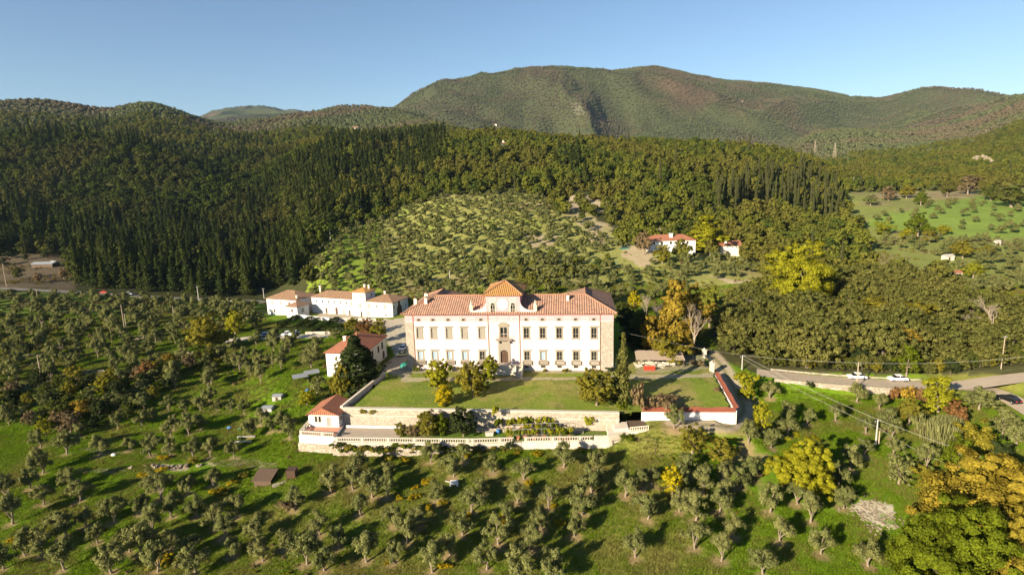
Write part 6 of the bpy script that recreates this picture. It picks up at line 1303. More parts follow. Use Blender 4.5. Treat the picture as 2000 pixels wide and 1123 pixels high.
Z5 = [(70, 830), (250, 720), (180, 630), (230, 390), (385, 430), (460, 330), (575, 440), (820, 265), (875, 235), (680, 285), (610, 190), (970, 180), (1060, 190), (1150, 185), (1250, 190), (740, 410), (975, 330), (1085, 315), (1155, 290), (870, 440), (980, 440), (1110, 450), (1210, 450), (410, 620), (240, 540), (660, 820), (500, 850), (370, 910), (560, 940), (150, 1010), (245, 1010), (370, 1090), (450, 1070), (740, 990), (810, 1010), (880, 880), (985, 970), (815, 770), (930, 690), (1080, 655), (990, 790), (1130, 790), (1230, 610), (1290, 910), (1240, 850), (1360, 790), (1400, 810), (1470, 940), (1100, 1000), (1110, 1110), (640, 1110), (1340, 1010), (1500, 1040), (1640, 970), (1760, 1060), (1860, 1100), (1830, 890), (1900, 650), (1690, 740), (1730, 1100), (1340, 450), (460, 700), (40, 700), (1940, 960), (1760, 920), (1600, 960), (880, 640), (1200, 130), (1330, 190), (1000, 290), (690, 180), (760, 180), (20, 1090), (900, 1100), (1440, 330), (1500, 260), (1560, 300), (1620, 290), (1660, 340), (1400, 200), (820, 180)]
fg = [(680 + x / 3.03, 800 + y / 3.03) for x, y in Z6] + [(1320 + x / 2.932, 740 + y / 2.932) for x, y in Z7] + [(x / 2.932, 740 + y / 2.932) for x, y in Z5]
rr = random.Random(31)
fgp, keepuv = [], []
for u, v in fg:
    p = P(u, v)
    if all(np.hypot(p[0] - q[0], p[1] - q[1]) > 2.4 for q in fgp): fgp.append(p); keepuv.append((u, v))
MARKS = [(515, 945, 'the brown plank shed'), (887, 947, 'the white garden cart'), (655, 880, 'the bastion corner'), (920, 878, 'the plant-covered terrace wall'), (1262, 862, 'the corner block'), (1565, 955, 'the big yellow-green tree'), (1710, 870, 'the concrete orchard pole'), (1700, 1005, 'the pale stone heap'), (1672, 767, 'the road wall pole'), (1432, 818, 'the red-topped wall corner'), (511, 808, 'the small white shed'), (463, 860, 'the plank tables'), (222, 889, 'the white sack'), (160, 815, 'the golden-brown gully scrub'), (1100, 1123, 'the bottom edge midway along'), (560, 1123, 'the bottom edge below the brown shed'), (60, 1050, 'the bottom corner far from the villa'), (1380, 1110, 'the bottom edge below the yellow tree'), (1312, 972, 'the small yellow orchard tree'), (340, 1000, 'the open grass below the white sack'), (1900, 800, 'the fork of the road'), (620, 780, 'the sheet-metal shelters')]
labs = by_landmark(fgp, MARKS, lambda o_, t_: f'grey-green olive tree, {o_} one out from {t_}')
for p, (u, v), lb in zip(fgp, keepuv, labs):
    s = rr.uniform(0.82, 1.28) * (0.95 if v < 900 else 1.0); place_tree('olive', 'olive_tree', p, s, s * rr.uniform(0.9, 1.12), lb, 'tree', 'olive trees in the orchards', None, rr)
N_FG = len(fgp)
# bare dry earth worn round each orchard trunk
for p in fgp:
    i0, i1 = np.searchsorted(ys, [p[1] - 3, p[1] + 3]); blk = (slice(i0, i1), slice(None)); dd = np.hypot(GX[blk] - p[0] + 0.3, (GY[blk] - p[1] + 0.3) * 1.2) + fbm(GX[blk], GY[blk], 1.6, 2) * 0.7
    w_ = (sstep(2.0, 0.7, dd) * 0.8)[..., None]; GC[blk] = GC[blk] * (1 - w_) + np.array((0.25, 0.175, 0.095)) * w_
GROUND_OBJ.data.color_attributes['cover'].data.foreach_set('color', np.concatenate([GC.reshape(-1, 3), np.ones((GX.size, 1))], 1).astype(np.float32).ravel())
DRY = [[(1380, 868), (1500, 878), (1570, 922), (1650, 955), (1650, 1000), (1540, 990), (1420, 945)], [(1655, 982), (1690, 968), (1745, 982), (1750, 1035), (1700, 1025)], [(1290, 800), (1440, 818), (1470, 770), (1500, 800), (1460, 850), (1290, 850)], [(300, 905), (420, 900), (430, 925), (320, 925)]]
def lush(u, v, x, y):
    k = np.ones(len(u), bool)
    for q in DRY: k &= ~inpoly(u + fbm(x, y, 5, 2) * 12, v + fbm(x + 9, y, 5, 2) * 8, q)
    return k & clear_of(x, y, fgp, 1.25)

def scatter(step, ymin, ymax, test, seed, jit=0.42, qlim=1.12, h=5.0, vis=True, row=None):
    """jittered world grid over the ground, kept where test(u, v, x, y) of the foot's place in the photo holds"""
    rng = np.random.default_rng(seed); X, Y = np.meshgrid(np.arange(-ymax * 1.55, ymax * 1.55, step), np.arange(-ymax * 1.55, ymax * 1.55, step))
    X = X + rng.uniform(-jit, jit, X.shape) * step; Y = Y + rng.uniform(-jit, jit, Y.shape) * step; X, Y = X.ravel(), Y.ravel()
    c_, s_ = math.cos(0.55 + seed), math.sin(0.55 + seed); X, Y = X * c_ - Y * s_, X * s_ + Y * c_
    k = (np.abs(X) < Y * qlim) & (Y > ymin) & (Y < ymax); X, Y = X[k], Y[k]; Z = ground(X, Y)
    if vis: k = seen(X, Y, Z, h); X, Y, Z = X[k], Y[k], Z[k]
    u, v, d = proj(np.stack([X, Y, Z], 1)); k = test(u, v, X, Y); return X[k], Y[k], Z[k], u[k], v[k]
def clear_of(X, Y, pts, r):
    if not len(pts): return np.ones(len(X), bool)
    q = np.array([(p[0], p[1]) for p in pts]); k = np.ones(len(X), bool)
    for a_, b_ in q: k &= np.hypot(X - a_, Y - b_) > r
    return k
def road_clear(X, Y, r=4.0):
    k = np.ones(len(X), bool)
    for line, hw, fe in ROADS: k &= seg_dist(X, Y, line)[0] > max(r, hw + 1.2)
    return k
BUILT = [(o.matrix_world.translation.x if False else o.location.x, o.location.y) for o in COL.objects if o.parent is None and o.get('category') in ('house', 'farmhouse', 'barn', 'shed', 'tower', 'chapel', 'tree', 'hut')]

for u_, v_ in ((1275, 488), (1295, 486), (1315, 485), (1335, 484), (1352, 484), (1415, 497), (1430, 496), (1290, 500), (1320, 500), (1345, 498), (1425, 506)): q_ = P(u_, v_); BUILT.append((q_[0], q_[1]))
# terraced olives on the left slope
LT = [(-60, 570), (0, 572), (120, 577), (300, 588), (500, 598), (520, 640), (430, 660), (560, 668), (640, 690), (636, 745), (560, 760), (500, 790), (300, 775), (120, 740), (0, 800), (-60, 800)]
X, Y, Z, u, v = scatter(7.0, 150, 330, lambda u, v, x, y: inpoly(u, v, LT), 41, 0.36)
k = road_clear(X, Y, 6) & clear_of(X, Y, BUILT, 5.0); X, Y, Z, u, v = X[k], Y[k], Z[k], u[k], v[k]
o_ = np.argsort(Y); n_ind = min(len(o_), 298 - N_FG); near_i = o_[:n_ind]
MARK2 = [(75, 738, 'the slim pole above the rubble'), (243, 640, 'the twin poles'), (341, 627, 'the slim pole by the yellow bushes'), (410, 690, 'the large yellow-green tree'), (283, 662, 'the long rubble bank'), (70, 694, 'the pale rubble bank by the dark bush'), (560, 660, 'the hedge-side car park'), (250, 577, 'the car on the woodland road'), (55, 695, 'the dark round bush tree'), (600, 742, 'the sheet-metal shelters'), (205, 770, 'the dark gully'), (500, 640, 'the end of the clipped hedges'), (28, 640, 'the small stone bank at the picture side')]
pts = [np.array([X[i], Y[i], Z[i]]) for i in near_i]; labs = by_landmark(pts, MARK2, lambda o_, t_: f'terrace slope olive, {o_} one out from {t_}')
for p, lb in zip(pts, labs):
    s = rr.uniform(0.95, 1.4); place_tree('olive', 'olive_tree', p, s, s * rr.uniform(0.85, 1.1), lb, 'tree', 'olive trees in the orchards', None, rr)
far_olive = [(X[o_[n_ind:]], Y[o_[n_ind:]], Z[o_[n_ind:]])]

for k, (u_, v_, lb) in enumerate(((8, 520, 'scraggy tree at the edge of the bare clearing by the tall pole'), (38, 545, 'low dark bush tree on the bare clearing below the barn'), (125, 545, 'brownish bush tree at the wood end of the bare clearing'), (20, 505, 'dark tree behind the low barn on the clearing'), (90, 505, 'dark tree behind the white tarpaulin'), (140, 530, 'dark tree where the clearing meets the conifers'), (75, 552, 'dry bush beside the road below the clearing'), (50, 508, 'small dark tree right behind the low barn'))):
    p = P(u_, v_); s = rr.uniform(0.5, 0.9); place_tree('broad', 'clearing_tree', p, s, s * rr.uniform(0.6, 0.9), lb, 'tree', None, ('dark', 'oak', 'scrub', 'dark')[k % 4], rr)
for k, (u_, v_, w_, m_, lb) in enumerate(((1700, 402, 30, 'olive', 'grey shrubby tree at the valley edge near the cypress rank'), (1735, 392, 36, 'scrub', 'dry brown hedge tree on the far field bank'), (1770, 388, 36, 'olivegreen', 'yellowish hedge tree on the far field bank'), (1850, 384, 40, 'oak', 'green hedge tree on the far field bank'), (1890, 380, 44, 'scrub', 'brown hedge tree toward the field corner clump'), (1935, 392, 40, 'oak', 'green bush beside the dark field corner clump'), (1770, 470, 34, 'lime', 'yellow bush on the lower bank of the valley field'), (1815, 474, 30, 'olivegreen', 'yellow-brown bush on the lower bank of the valley field'), (1925, 500, 34, 'olivegreen', 'round bush near the little white cabin'), (1690, 500, 30, 'oak', 'green bush between cypresses and valley olives'), (1655, 480, 34, 'oak', 'green tree at the foot of the cypress rank'))):
    p = P(u_, v_); d_ = proj(p)[2]; s = w_ * d_ / FPX / 9.0; place_tree('broad', 'hedge_tree', p, s, s * rr.uniform(0.5, 0.75), lb, 'tree', None, m_, rr)
gp = gully_trees(); labs = by_landmark(gp, MARK2 + [(60, 845, 'the pale shrubby orchard tree'), (330, 712, 'the small orange bush')], lambda o_, t_: f'scrubby thicket tree in the gully, {o_} one out from {t_}')
for k, (p, lb) in enumerate(zip(gp, labs)):
    s = rr.uniform(0.4, 0.68); place_tree('broad', 'thicket_tree', p, s, s * rr.uniform(0.6, 0.9), lb, 'tree', 'thicket trees of the gully', ('dark', 'oak', 'olivegreen', 'oak', 'dark', 'scrub', 'olive')[k % 7], rr)

# stuff scattered by geometry nodes: points with scale, turn and variety, instances of crowns that stand in the scene
def scatter_stuff(name, X, Y, Z, S, SZ, sources, label, cat, seed=0):
    rng = np.random.default_rng(seed); me = bpy.data.meshes.new(name); n = len(X); me.vertices.add(n); me.vertices.foreach_set('co', np.stack([X, Y, Z], 1).astype(np.float32).ravel())
    a1 = me.attributes.new('scl', 'FLOAT_VECTOR', 'POINT'); a1.data.foreach_set('vector', np.stack([S, S, SZ], 1).astype(np.float32).ravel())
    a2 = me.attributes.new('turn', 'FLOAT_VECTOR', 'POINT'); a2.data.foreach_set('vector', np.stack([rng.normal(0, .05, n), rng.normal(0, .05, n), rng.uniform(0, 6.28, n)], 1).astype(np.float32).ravel())
    a3 = me.attributes.new('pick', 'INT', 'POINT'); a3.data.foreach_set('value', rng.integers(0, len(sources), n).astype(np.int32))
    o = bpy.data.objects.new(name, me); COL.objects.link(o); tag(o, label, cat, kind='stuff')
    g = bpy.data.node_groups.new(name, 'GeometryNodeTree'); g.interface.new_socket('Geometry', in_out='INPUT', socket_type='NodeSocketGeometry'); g.interface.new_socket('Geometry', in_out='OUTPUT', socket_type='NodeSocketGeometry')
    gi, go, ip, jo = g.nodes.new('NodeGroupInput'), g.nodes.new('NodeGroupOutput'), g.nodes.new('GeometryNodeInstanceOnPoints'), g.nodes.new('GeometryNodeJoinGeometry')
    for s in sources:
        oi = g.nodes.new('GeometryNodeObjectInfo'); oi.transform_space = 'ORIGINAL'; oi.inputs['Object'].default_value = s; oi.inputs['As Instance'].default_value = True; g.links.new(oi.outputs['Geometry'], jo.inputs[0])
    def attr(nm, ty):
        a_ = g.nodes.new('GeometryNodeInputNamedAttribute'); a_.data_type = ty; a_.inputs['Name'].default_value = nm; return next(s for s in a_.outputs if s.enabled and s.name == 'Attribute')
    g.links.new(gi.outputs[0], ip.inputs['Points']); g.links.new(jo.outputs[0], ip.inputs['Instance']); ip.inputs['Pick Instance'].default_value = True
    g.links.new(attr('pick', 'INT'), ip.inputs['Instance Index']); g.links.new(attr('scl', 'FLOAT_VECTOR'), ip.inputs['Scale']); g.links.new(attr('turn', 'FLOAT_VECTOR'), ip.inputs['Rotation'])
    g.links.new(ip.outputs[0], go.inputs[0]); md = o.modifiers.new('scatter', 'NODES'); md.node_group = g; return o
def crowns(cat_name, mesh_list):                                # objects in the scene that carry each of these crown meshes
    out = []
    for me in mesh_list:
        c = next((o for o in COL.objects if o.data == me and not any(s.link == 'OBJECT' for s in o.material_slots)), None)
        if c: out.append(c)
    return out

# olive groves behind the villa and in the valley
HILL = [(612, 505), (640, 466), (690, 442), (742, 432), (800, 402), (870, 384), (1000, 378), (1070, 392), (1090, 425), (1180, 450), (1200, 480), (1250, 505), (1330, 510), (1480, 505), (1500, 545), (1450, 590), (1240, 615), (1180, 600), (800, 600), (610, 590)]
VAL = [(1690, 470), (1800, 465), (2060, 475), (2060, 640), (1900, 590), (1780, 545), (1690, 540)]
FIELD = [(1680, 425), (1760, 412), (1850, 396), (2060, 384), (2060, 462), (1850, 458), (1700, 442)]
X, Y, Z, u, v = scatter(6.8, 170, 520, lambda u, v, x, y: inpoly(u, v, HILL) & (~((v > 508) & (u > 1120) & (u < 1230) & (v < 530))) & (fbm(x, y, 26, 2) > np.where(u < 760, -0.6, -0.32)), 43, 0.5)
k = clear_of(X, Y, BUILT, 5.5); ol = [(X[k], Y[k], Z[k])]
X, Y, Z, u, v = scatter(7.5, 220, 460, lambda u, v, x, y: inpoly(u, v, VAL) & (fbm(x, y, 30, 2) > -0.35), 44, 0.4); k = clear_of(X, Y, BUILT, 6); ol.append((X[k], Y[k], Z[k]))
X, Y, Z, u, v = scatter(15, 300, 560, lambda u, v, x, y: inpoly(u, v, FIELD), 45, 0.42); k = clear_of(X, Y, BUILT, 8); ol.append((X[k], Y[k], Z[k]))
X, Y, Z, u, v = scatter(8, 360, 640, lambda u, v, x, y: inpoly(u, v, [(1650, 376), (1690, 378), (1840, 374), (2040, 372), (2040, 366), (1650, 362)]) & (fbm(x, y, 40, 2) > -0.1), 46, 0.4); ol.append((X, Y, Z))
ol += far_olive
ox, oy, oz = [np.concatenate([q[i] for q in ol]) for i in range(3)]; rng = np.random.default_rng(5); s = rng.uniform(0.85, 1.5, len(ox))
scatter_stuff('olive_grove', ox, oy, oz, s, s * rng.uniform(0.75, 1.0, len(ox)), crowns('', [c for _, c in OL]), 'olive groves covering the hillside behind the villa and the valley', 'olive grove', 1)

# oak wood right of the villa: single trees
WOOD = [(1385, 640), (1440, 600), (1480, 585), (1650, 610), (1660, 560), (1700, 540), (1800, 560), (1900, 600), (2080, 625), (2080, 728), (1930, 736), (1830, 744), (1500, 730), (1400, 690)]
X, Y, Z, u, v = scatter(7.9, 130, 300, lambda u, v, x, y: inpoly(u, v, WOOD), 47, 0.36); k = road_clear(X, Y, 5.6) & clear_of(X, Y, BUILT, 3.5); pts = [np.array(q) for q in zip(X[k], Y[k], Z[k])]
MARK3 = [(1567, 592, 'the huge yellow plane tree'), (1752, 700, 'the rusty gold tree'), (1932, 655, 'the tall dead tree'), (1673, 738, 'the parked car by the pole'), (1753, 742, 'the parked car above the hedge'), (1449, 720, 'the pole at the road end'), (1353, 690, 'the leaning bare tree'), (1790, 645, 'the broad golden-green tree'), (1955, 720, 'the thin pole in the wood'), (1462, 625, 'the grey twiggy tree')]
labs = by_landmark(pts, MARK3, lambda o_, t_: f'dark domed oak in the wood, {o_} one out from {t_}')
order = np.argsort([p[1] for p in pts])[:280]
for i in order:
    p = pts[i]; s = rr.uniform(0.8, 1.5); place_tree('holm', 'oak_tree', p, s, s * rr.uniform(0.8, 1.05), labs[i], 'tree', 'oaks of the evergreen wood', None, rr)

# low oaks and brambles filling the strip between the wood and the road
rp = []
t_ = np.gradient(ROAD_R[:, :2], axis=0); t_ /= np.linalg.norm(t_, axis=1)[:, None]; dense = smooth_line(ROAD_R, 4)
for row_, off in enumerate((5.6, 8.2)):
    last = None
    for i in range(1, len(dense) - 1):
        d_ = dense[i + 1, :2] - dense[i - 1, :2]; d_ /= np.linalg.norm(d_) + 1e-9; q = dense[i, :2] + np.array([-d_[1], d_[0]]) * (off + rr.uniform(-0.5, 0.6))
        if (last is None or np.hypot(*(q - last)) > (2.6 if row_ else 2.2) + rr.uniform(0, 1.2)) and 1500 < proj((q[0], q[1], 0))[0] < 2050: last = q; rp.append(np.array([q[0], q[1], float(ground(q[0], q[1]))]))
labs = by_landmark(rp, MARK3, lambda o_, t_: f'low roadside thicket oak, {o_} one out from {t_}')
for k, (p, lb) in enumerate(zip(rp, labs)):
    s = rr.uniform(0.3, 0.5); place_tree('holm', 'thicket_oak', p, s, s * rr.uniform(0.85, 1.25), lb, 'tree', 'low oaks along the wood edge', ('holm', 'oak', 'holm', 'olivegreen', 'dark')[k % 5], rr)

# woods on the hills: conifers and broadleaf trees, the largest as single trees, the rest as woodland
pn = lambda x, y: fbm(x, y, 55, 3)
OPENP = HILL
def pine_zone(u, v, x, y):
    z = inpoly(u, v, [(130, 600), (125, 470), (180, 430), (330, 440), (500, 455), (600, 470), (610, 590)]) | (inpoly(u, v, [(440, 430), (560, 330), (680, 275), (870, 275), (860, 340), (800, 390), (700, 430), (600, 460)]) & (pn(x, y) > -0.15)) | (inpoly(u, v, [(60, 275), (250, 268), (340, 285), (330, 330), (60, 330)]) & (pn(x, y) > 0.1)) | (inpoly(u, v, [(1080, 290), (1180, 330), (1180, 400), (1080, 370)]) & (pn(x, y) > 0.15)) | inpoly(u, v, [(-80, 560), (-80, 440), (60, 420), (130, 440), (60, 490), (0, 510)])
    return z | ((pn(x + 400, y) > 0.42) & (u < 640))
CYP = lambda u, v: inpoly(u, v, [(1395, 395), (1450, 350), (1560, 350), (1640, 372), (1655, 425), (1640, 445), (1590, 430), (1500, 400), (1440, 425), (1400, 420)])
NOT = lambda u, v: inpoly(u, v, HILL) | inpoly(u, v, VAL) | inpoly(u, v, FIELD) | inpoly(u, v, [(-200, 505), (70, 500), (140, 505), (150, 570), (-200, 565)]) | inpoly(u, v, [(1640, 376), (2100, 366), (2100, 480), (1690, 470)]) | (v > 600) | inpoly(u, v, [(1090, 395), (1150, 372), (1200, 395), (1240, 470), (1320, 500), (1240, 510), (1150, 470)]) & (pn(u * 3, v * 3) > -0.1)
def woods_test(u, v, x, y): return ~NOT(u, v) & ((y > 305) | (u > 560)) & ((v < 605)) & ~(inpoly(u, v, WOOD)) & ~inpoly(u, v, [(500, 560), (800, 560), (800, 660), (500, 660)])
X, Y, Z, u, v = scatter(7.6, 200, 1150, woods_test, 51, 0.5, 1.12, 14)
k = road_clear(X, Y, 6.5) & clear_of(X, Y, BUILT, 6.5); X, Y, Z, u, v = X[k], Y[k], Z[k], u[k], v[k]
rng = np.random.default_rng(8); pz = pine_zone(u, v, X, Y); cyz = CYP(u, v) & (rng.random(len(X)) < 0.5); pz &= ~cyz & (rng.random(len(X)) < np.where((v > 430) & (u < 640), 0.62, 0.5)) & (pn(X * 2.2, Y * 2.2) > -0.35)
scat_cy = (rng.random(len(X)) < 0.010) & ~pz & ~cyz & (u > 560) & (Y < 700)
cyz |= scat_cy; front = ~pz & ~cyz & (v > 520) & (u > 130) & (u < 600) & (rng.random(len(X)) < 0.75); pz |= front; brz = ~pz & ~cyz
def wood_kind(maskz, kind, name, singles, label_of, group, smin, smax, zmin, zmax, stuff_name, stuff_label, seed, cap=None):
    idx = np.where(maskz)[0]; idx = idx[np.argsort(Y[idx])]; first = idx[:singles]; rest = idx[singles:]; r2 = random.Random(seed)
    for i in first:
        s = r2.uniform(smin, smax); place_tree(kind, name, (X[i], Y[i], Z[i]), s, s * r2.uniform(zmin, zmax), label_of(u[i], v[i]), 'tree', group, None, r2)
    if len(rest):
        r3 = np.random.default_rng(seed); s = r3.uniform(smin, smax, len(rest)); scatter_stuff(stuff_name, X[rest], Y[rest], Z[rest], s, s * r3.uniform(zmin, zmax, len(rest)), crowns('', [c for _, c in PROTO[kind]]), stuff_label, 'wood', seed)
# a broadleaf wood crown keeps its own duller leaf colour
OAKFAR = [broad(220 + i, 2600, 9.5, 4.8, 'oakfar', 0.36, 10, 0.08) for i in range(5)]; PROTO['wood'] = OAKFAR
wood_kind(pz, 'conifer', 'conifer_tree', 290, lambda u, v: 'dark conifer along the woodland road' if v > 540 else ('dark conifer on the slope behind the woodland road' if u < 620 else 'dark conifer in the wood above the olive grove'), 'conifers of the dark wood', 0.9, 1.4, 0.85, 1.3, 'conifer_wood', 'dark conifer wood climbing to the near crest', 61)
OAKDARK = [broad(240 + i, 2600, 10.5, 5.2, 'oakdark', 0.36, 10, 0.06) for i in range(5)]; PROTO['darkwood'] = OAKDARK  # crowns for the slope turned from the sun, shade painted in the leaves
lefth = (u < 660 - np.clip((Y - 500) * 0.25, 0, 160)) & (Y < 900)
wood_kind(brz & lefth, 'darkwood', 'broadleaf_tree', 90, lambda u, v: 'deep green wood-edge tree behind the woodland road' if v > 480 else 'deep green tree in the shady wood above the clearing', 'deep green trees of the shady wood', 0.75, 1.5, 0.65, 1.0, 'shade_tinted_wood', 'deep green shady woodland on the slope above the road', 64)
wood_kind(brz & ~lefth, 'wood', 'broadleaf_tree', 200, lambda u, v: 'green wood-edge tree behind the woodland road' if u < 620 else ('green wood-edge tree above the olive grove' if u < 1250 else ('green wood-edge tree behind the red-roofed houses' if u < 1660 else 'green wood-edge tree beside the valley olives')), 'broadleaf trees along the wood edges', 0.6, 1.4, 0.7, 1.05, 'broadleaf_wood', 'mixed green woodland covering the hills', 62)
wood_kind(cyz, 'cypress', 'cypress_tree', 150, lambda u, v: 'slender cypress in the dense rank at the end of the wooded spur' if CYP(np.array([u]), np.array([v]))[0] else 'slender cypress standing singly in the broadleaf wood', 'slender cypresses on the wooded spur', 1.0, 1.35, 0.9, 1.35, 'cypress_wood', 'slender cypresses scattered through the higher wood', 63)
X4, Y4, Z4, u4, v4 = scatter(9.0, 200, 480, lambda u, v, x, y: inpoly(u, v, HILL) & (u > 960) & (fbm(x + 70, y, 38, 3) > 0.12), 66, 0.5, 1.12, 6); k = clear_of(X4, Y4, BUILT, 6); X4, Y4, Z4 = X4[k], Y4[k], Z4[k]
r4 = np.random.default_rng(66); s4 = r4.uniform(0.35, 0.75, len(X4)); scatter_stuff('hillside_thicket', X4, Y4, Z4, s4, s4 * r4.uniform(0.7, 1.0, len(X4)), crowns('', [c for _, c in OAKFAR]), 'green scrub thickets among the hillside olives', 'thicket', 67)
# mountain and far hills
FARC = []
for i in range(4):
    rg = np.random.default_rng(900 + i); lob = [(0, 0, 5.0, 5.2, 5.2, 4.2), (3, 1, 4, 3, 3, 3), (-3, 2, 4, 3, 3, 3), (0, -3, 4, 3, 3, 3)]; c, nn = lobe_points(rg, lob, 300, 9, 0.4, 0.2, 1.0, 0.15); FARC.append(mesh_np('far_crown', [quads_mesh('', c, nn, 1.25, None, 0.8, rg) + (0,)], [MAT['mount']]))
X, Y, Z, u, v = scatter(11.5, 1080, 2100, lambda u, v, x, y: v < 400, 71, 0.45, 1.06, 12); A1 = (X, Y, Z)
X, Y, Z, u, v = scatter(11.0, 2100, 4000, lambda u, v, x, y: v < 400, 72, 0.45, 1.06, 12); k = ~((fbm(X, Y, 120, 3) > 0.55)); A2 = (X[k], Y[k], Z[k])
mx, my, mz = [np.concatenate([A1[i], A2[i]]) for i in range(3)]; rng = np.random.default_rng(9); s = rng.uniform(0.7, 1.25, len(mx)) * np.where(my < 2100, 0.75, 0.68)
# one far crown of each sort stands as itself on the mountain's front
src = []
for i, me in enumerate(FARC):
    o = bpy.data.objects.new('mountain_tree', me); COL.objects.link(o); j = int(np.argmin(np.hypot(mx - (300 + 200 * i), my - 1150))); o.location = (mx[j], my[j], mz[j]); tag(o, 'round wild tree in the woodland at the mountain foot', 'tree', 'wild trees at the mountain foot'); src.append(o)
scatter_stuff('mountain_wood', mx, my, mz, s, s, src, 'autumn woodland covering the mountain and far hills', 'wood', 3)

# undergrowth: yellow broom, dry scrub, weeds
yb = [(320, 60), (430, 90), (345, 310), (400, 470), (450, 440), (420, 520), (480, 430), (370, 530), (480, 590), (300, 530), (1000, 270), (1120, 270), (1380, 240), (1260, 255), (900, 655), (940, 680), (1255, 680), (700, 640), (560, 490), (580, 935), (240, 915), (1070, 440), (1210, 580), (780, 300), (700, 280), (350, 680), (560, 560)]
for k, (x, y) in enumerate(yb):
    u_, v_ = 680 + x / 3.03, 800 + y / 3.03; p = P(u_, v_); s = rr.uniform(0.5, 1.0); o = bpy.data.objects.new('broom_shrub', SH[k % 5]); COL.objects.link(o); o.location = tuple(p); o.scale = (s * 1.2, s, s * 0.8); o.rotation_euler[2] = rr.uniform(0, 6); o.material_slots[0].link = 'OBJECT'; o.material_slots[0].material = MAT['bloom']
    tag(o, 'yellow flowering shrub between the olive rows below the terrace', 'shrub', 'yellow shrubs in the olive rows')
for k, (x, y) in enumerate([(1280, 660), (1330, 600), (1250, 750), (930, 460), (1000, 1060), (940, 1040), (880, 1080), (1900, 640), (1500, 560), (1260, 650), (1390, 560), (930, 525), (1100, 460), (820, 560), (260, 900), (70, 930)]):
    p = P(x / 2.932, 740 + y / 2.932); s = rr.uniform(0.5, 1.1); o = bpy.data.objects.new('broom_shrub', SH[k % 5]); COL.objects.link(o); o.location = tuple(p); o.scale = (s * 1.3, s, s * 0.7); o.material_slots[0].link = 'OBJECT'; o.material_slots[0].material = MAT['bloom' if k % 2 else 'olivegreen']; tag(o, 'low yellowish shrub in the orchard around the brown plank shed', 'shrub', 'low shrubs around the plank shed')
single_px(SH, 'shrub', 560, 992, 975, 40, 'shrub', 'dry brown scrub below the dark plank cabin', 'shrub', 'scrub')
# dry scrub and weeds as ground cover
for i, me in enumerate(SH[:3]):
    pass
X, Y, Z, u, v = scatter(2.6, 72, 135, lambda u, v, x, y: (fbm(x, y, 16, 3) > 0.18) & ~inpoly(x, y, LAWN2) & ~inpoly(x, y, PATIO2) & (v > 760), 81, 0.5); k = road_clear(X, Y, 3); X, Y, Z = X[k], Y[k], Z[k]; rng = np.random.default_rng(81); s = rng.uniform(0.15, 0.42, len(X))
ws = []
for i, (m_, uu, vv) in enumerate((('scrub', 1480, 930), ('scrub', 1590, 940), ('olivegreen', 760, 900), ('olivegreen', 380, 905))):
    sm = shrub(650 + i, 300, m_, 0.2); p = P(uu, vv); o = bpy.data.objects.new('weed_clump', sm); COL.objects.link(o); o.location = tuple(p); tag(o, ('brown dry weed clump on the bank beside the big yellow-green tree', 'brown dry weed clump right under the big yellow-green tree', 'yellowish weed clump in the grass below the terrace wall', 'yellowish weed clump on the dug bank in the orchard')[i], 'weeds'); ws.append(o)
scatter_stuff('undergrowth', X, Y, Z, s, s * rng.uniform(0.5, 1.0, len(X)), ws, 'dry weeds and scrub in the orchard grass', 'undergrowth', 4)
X, Y, Z, u, v = scatter(2.2, 135, 420, lambda u, v, x, y: (inpoly(u, v, LT) | inpoly(u, v, HILL) | inpoly(u, v, VAL) | inpoly(u, v, [(-100, 505), (145, 500), (150, 560), (-100, 555)])) & (fbm(x, y, 16, 3) > 0.12), 82, 0.5, 1.12, 1.0); k = road_clear(X, Y, 5) & clear_of(X, Y, BUILT, 4); X, Y, Z = X[k], Y[k], Z[k]; rng = np.random.default_rng(82); s = rng.uniform(0.25, 0.75, len(X))
scatter_stuff('undergrowth', X, Y, Z, s, s * rng.uniform(0.5, 1.0, len(X)), ws, 'rough scrub between the olives of the slopes', 'undergrowth', 5)
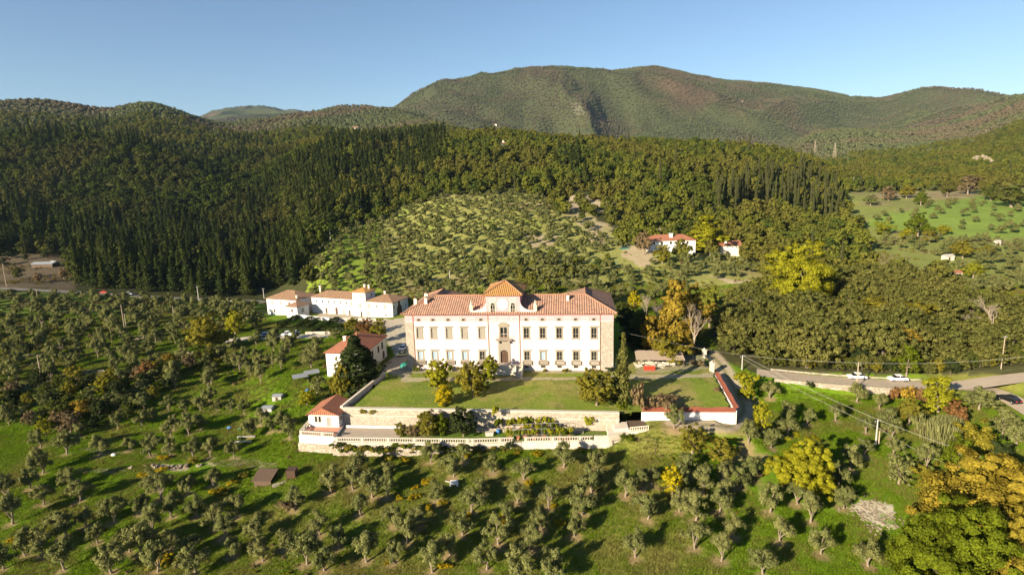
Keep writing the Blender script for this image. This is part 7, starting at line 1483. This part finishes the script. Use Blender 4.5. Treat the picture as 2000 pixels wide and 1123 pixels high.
# grass
tf = [tuft(950 + i) for i in range(4)]; ts = []
for i, me in enumerate(tf):
    p = P(900 + 90 * i, 1085); o = bpy.data.objects.new('grass_tuft', me); COL.objects.link(o); o.location = tuple(p); o['kind'] = 'stuff'; tag(o, 'tuft of orchard grass', 'grass'); ts.append(o)
X, Y, Z, u, v = scatter(0.62, 70, 128, lambda u, v, x, y: ~inpoly(x, y, LAWN2) & ~inpoly(x, y, PATIO2) & (u > -60) & (u < 2060) & (v < 1180) & lush(u, v, x, y), 91, 0.5, 1.12, 1.0) if (globals().__setitem__('rngg', np.random.default_rng(90)) is None) else None
k = road_clear(X, Y, 3); X, Y, Z = X[k], Y[k], Z[k]
X2, Y2, Z2, u, v = scatter(1.05, 128, 240, lambda u, v, x, y: ~inpoly(x, y, LAWN2) & ~inpoly(x, y, PATIO2) & (u > -60) & (u < 2060) & ~inpoly(u, v, WOOD) & ~inpoly(u, v, [(730, 740), (770, 690), (735, 645), (750, 610), (1250, 610), (1400, 690), (1400, 740)]) & ~inpoly(u, v, [(510, 560), (800, 560), (800, 630), (600, 640), (510, 620)]), 93, 0.5, 1.12, 1.0); k = road_clear(X2, Y2, 4) & clear_of(X2, Y2, BUILT[:60], 2); X, Y, Z = np.concatenate([X, X2[k]]), np.concatenate([Y, Y2[k]]), np.concatenate([Z, Z2[k]])
rng = np.random.default_rng(92); s = rng.uniform(0.7, 1.5, len(X)) * np.where(Y > 128, 1.5, 1.0)
scatter_stuff('grass', X, Y, Z, s, s * rng.uniform(0.5, 1.2, len(X)), ts, 'long grass of the olive orchard', 'grass', 6)

# ------------------------------------------------------------------ haze
mb = MB(); top = max(float(GZ[np.abs(GX) < GY * 1.2].max()), float(GZ.max())) + 25
mb.box(-10800, 10800, -60, 7100, GROUND_MIN - 1.0, top)
m, n, o = mat('haze'); pv = n.nodes.new('ShaderNodeVolumePrincipled'); pv.inputs['Color'].default_value = (0.50, 0.72, 1.0, 1); pv.inputs['Density'].default_value = 0.000026; pv.inputs['Anisotropy'].default_value = 0.1; n.links.new(pv.outputs[0], o.inputs['Volume'])
hz = mb.build('haze', m); hz['kind'] = 'stuff'; tag(hz, 'thin blue haze filling the air', 'haze')
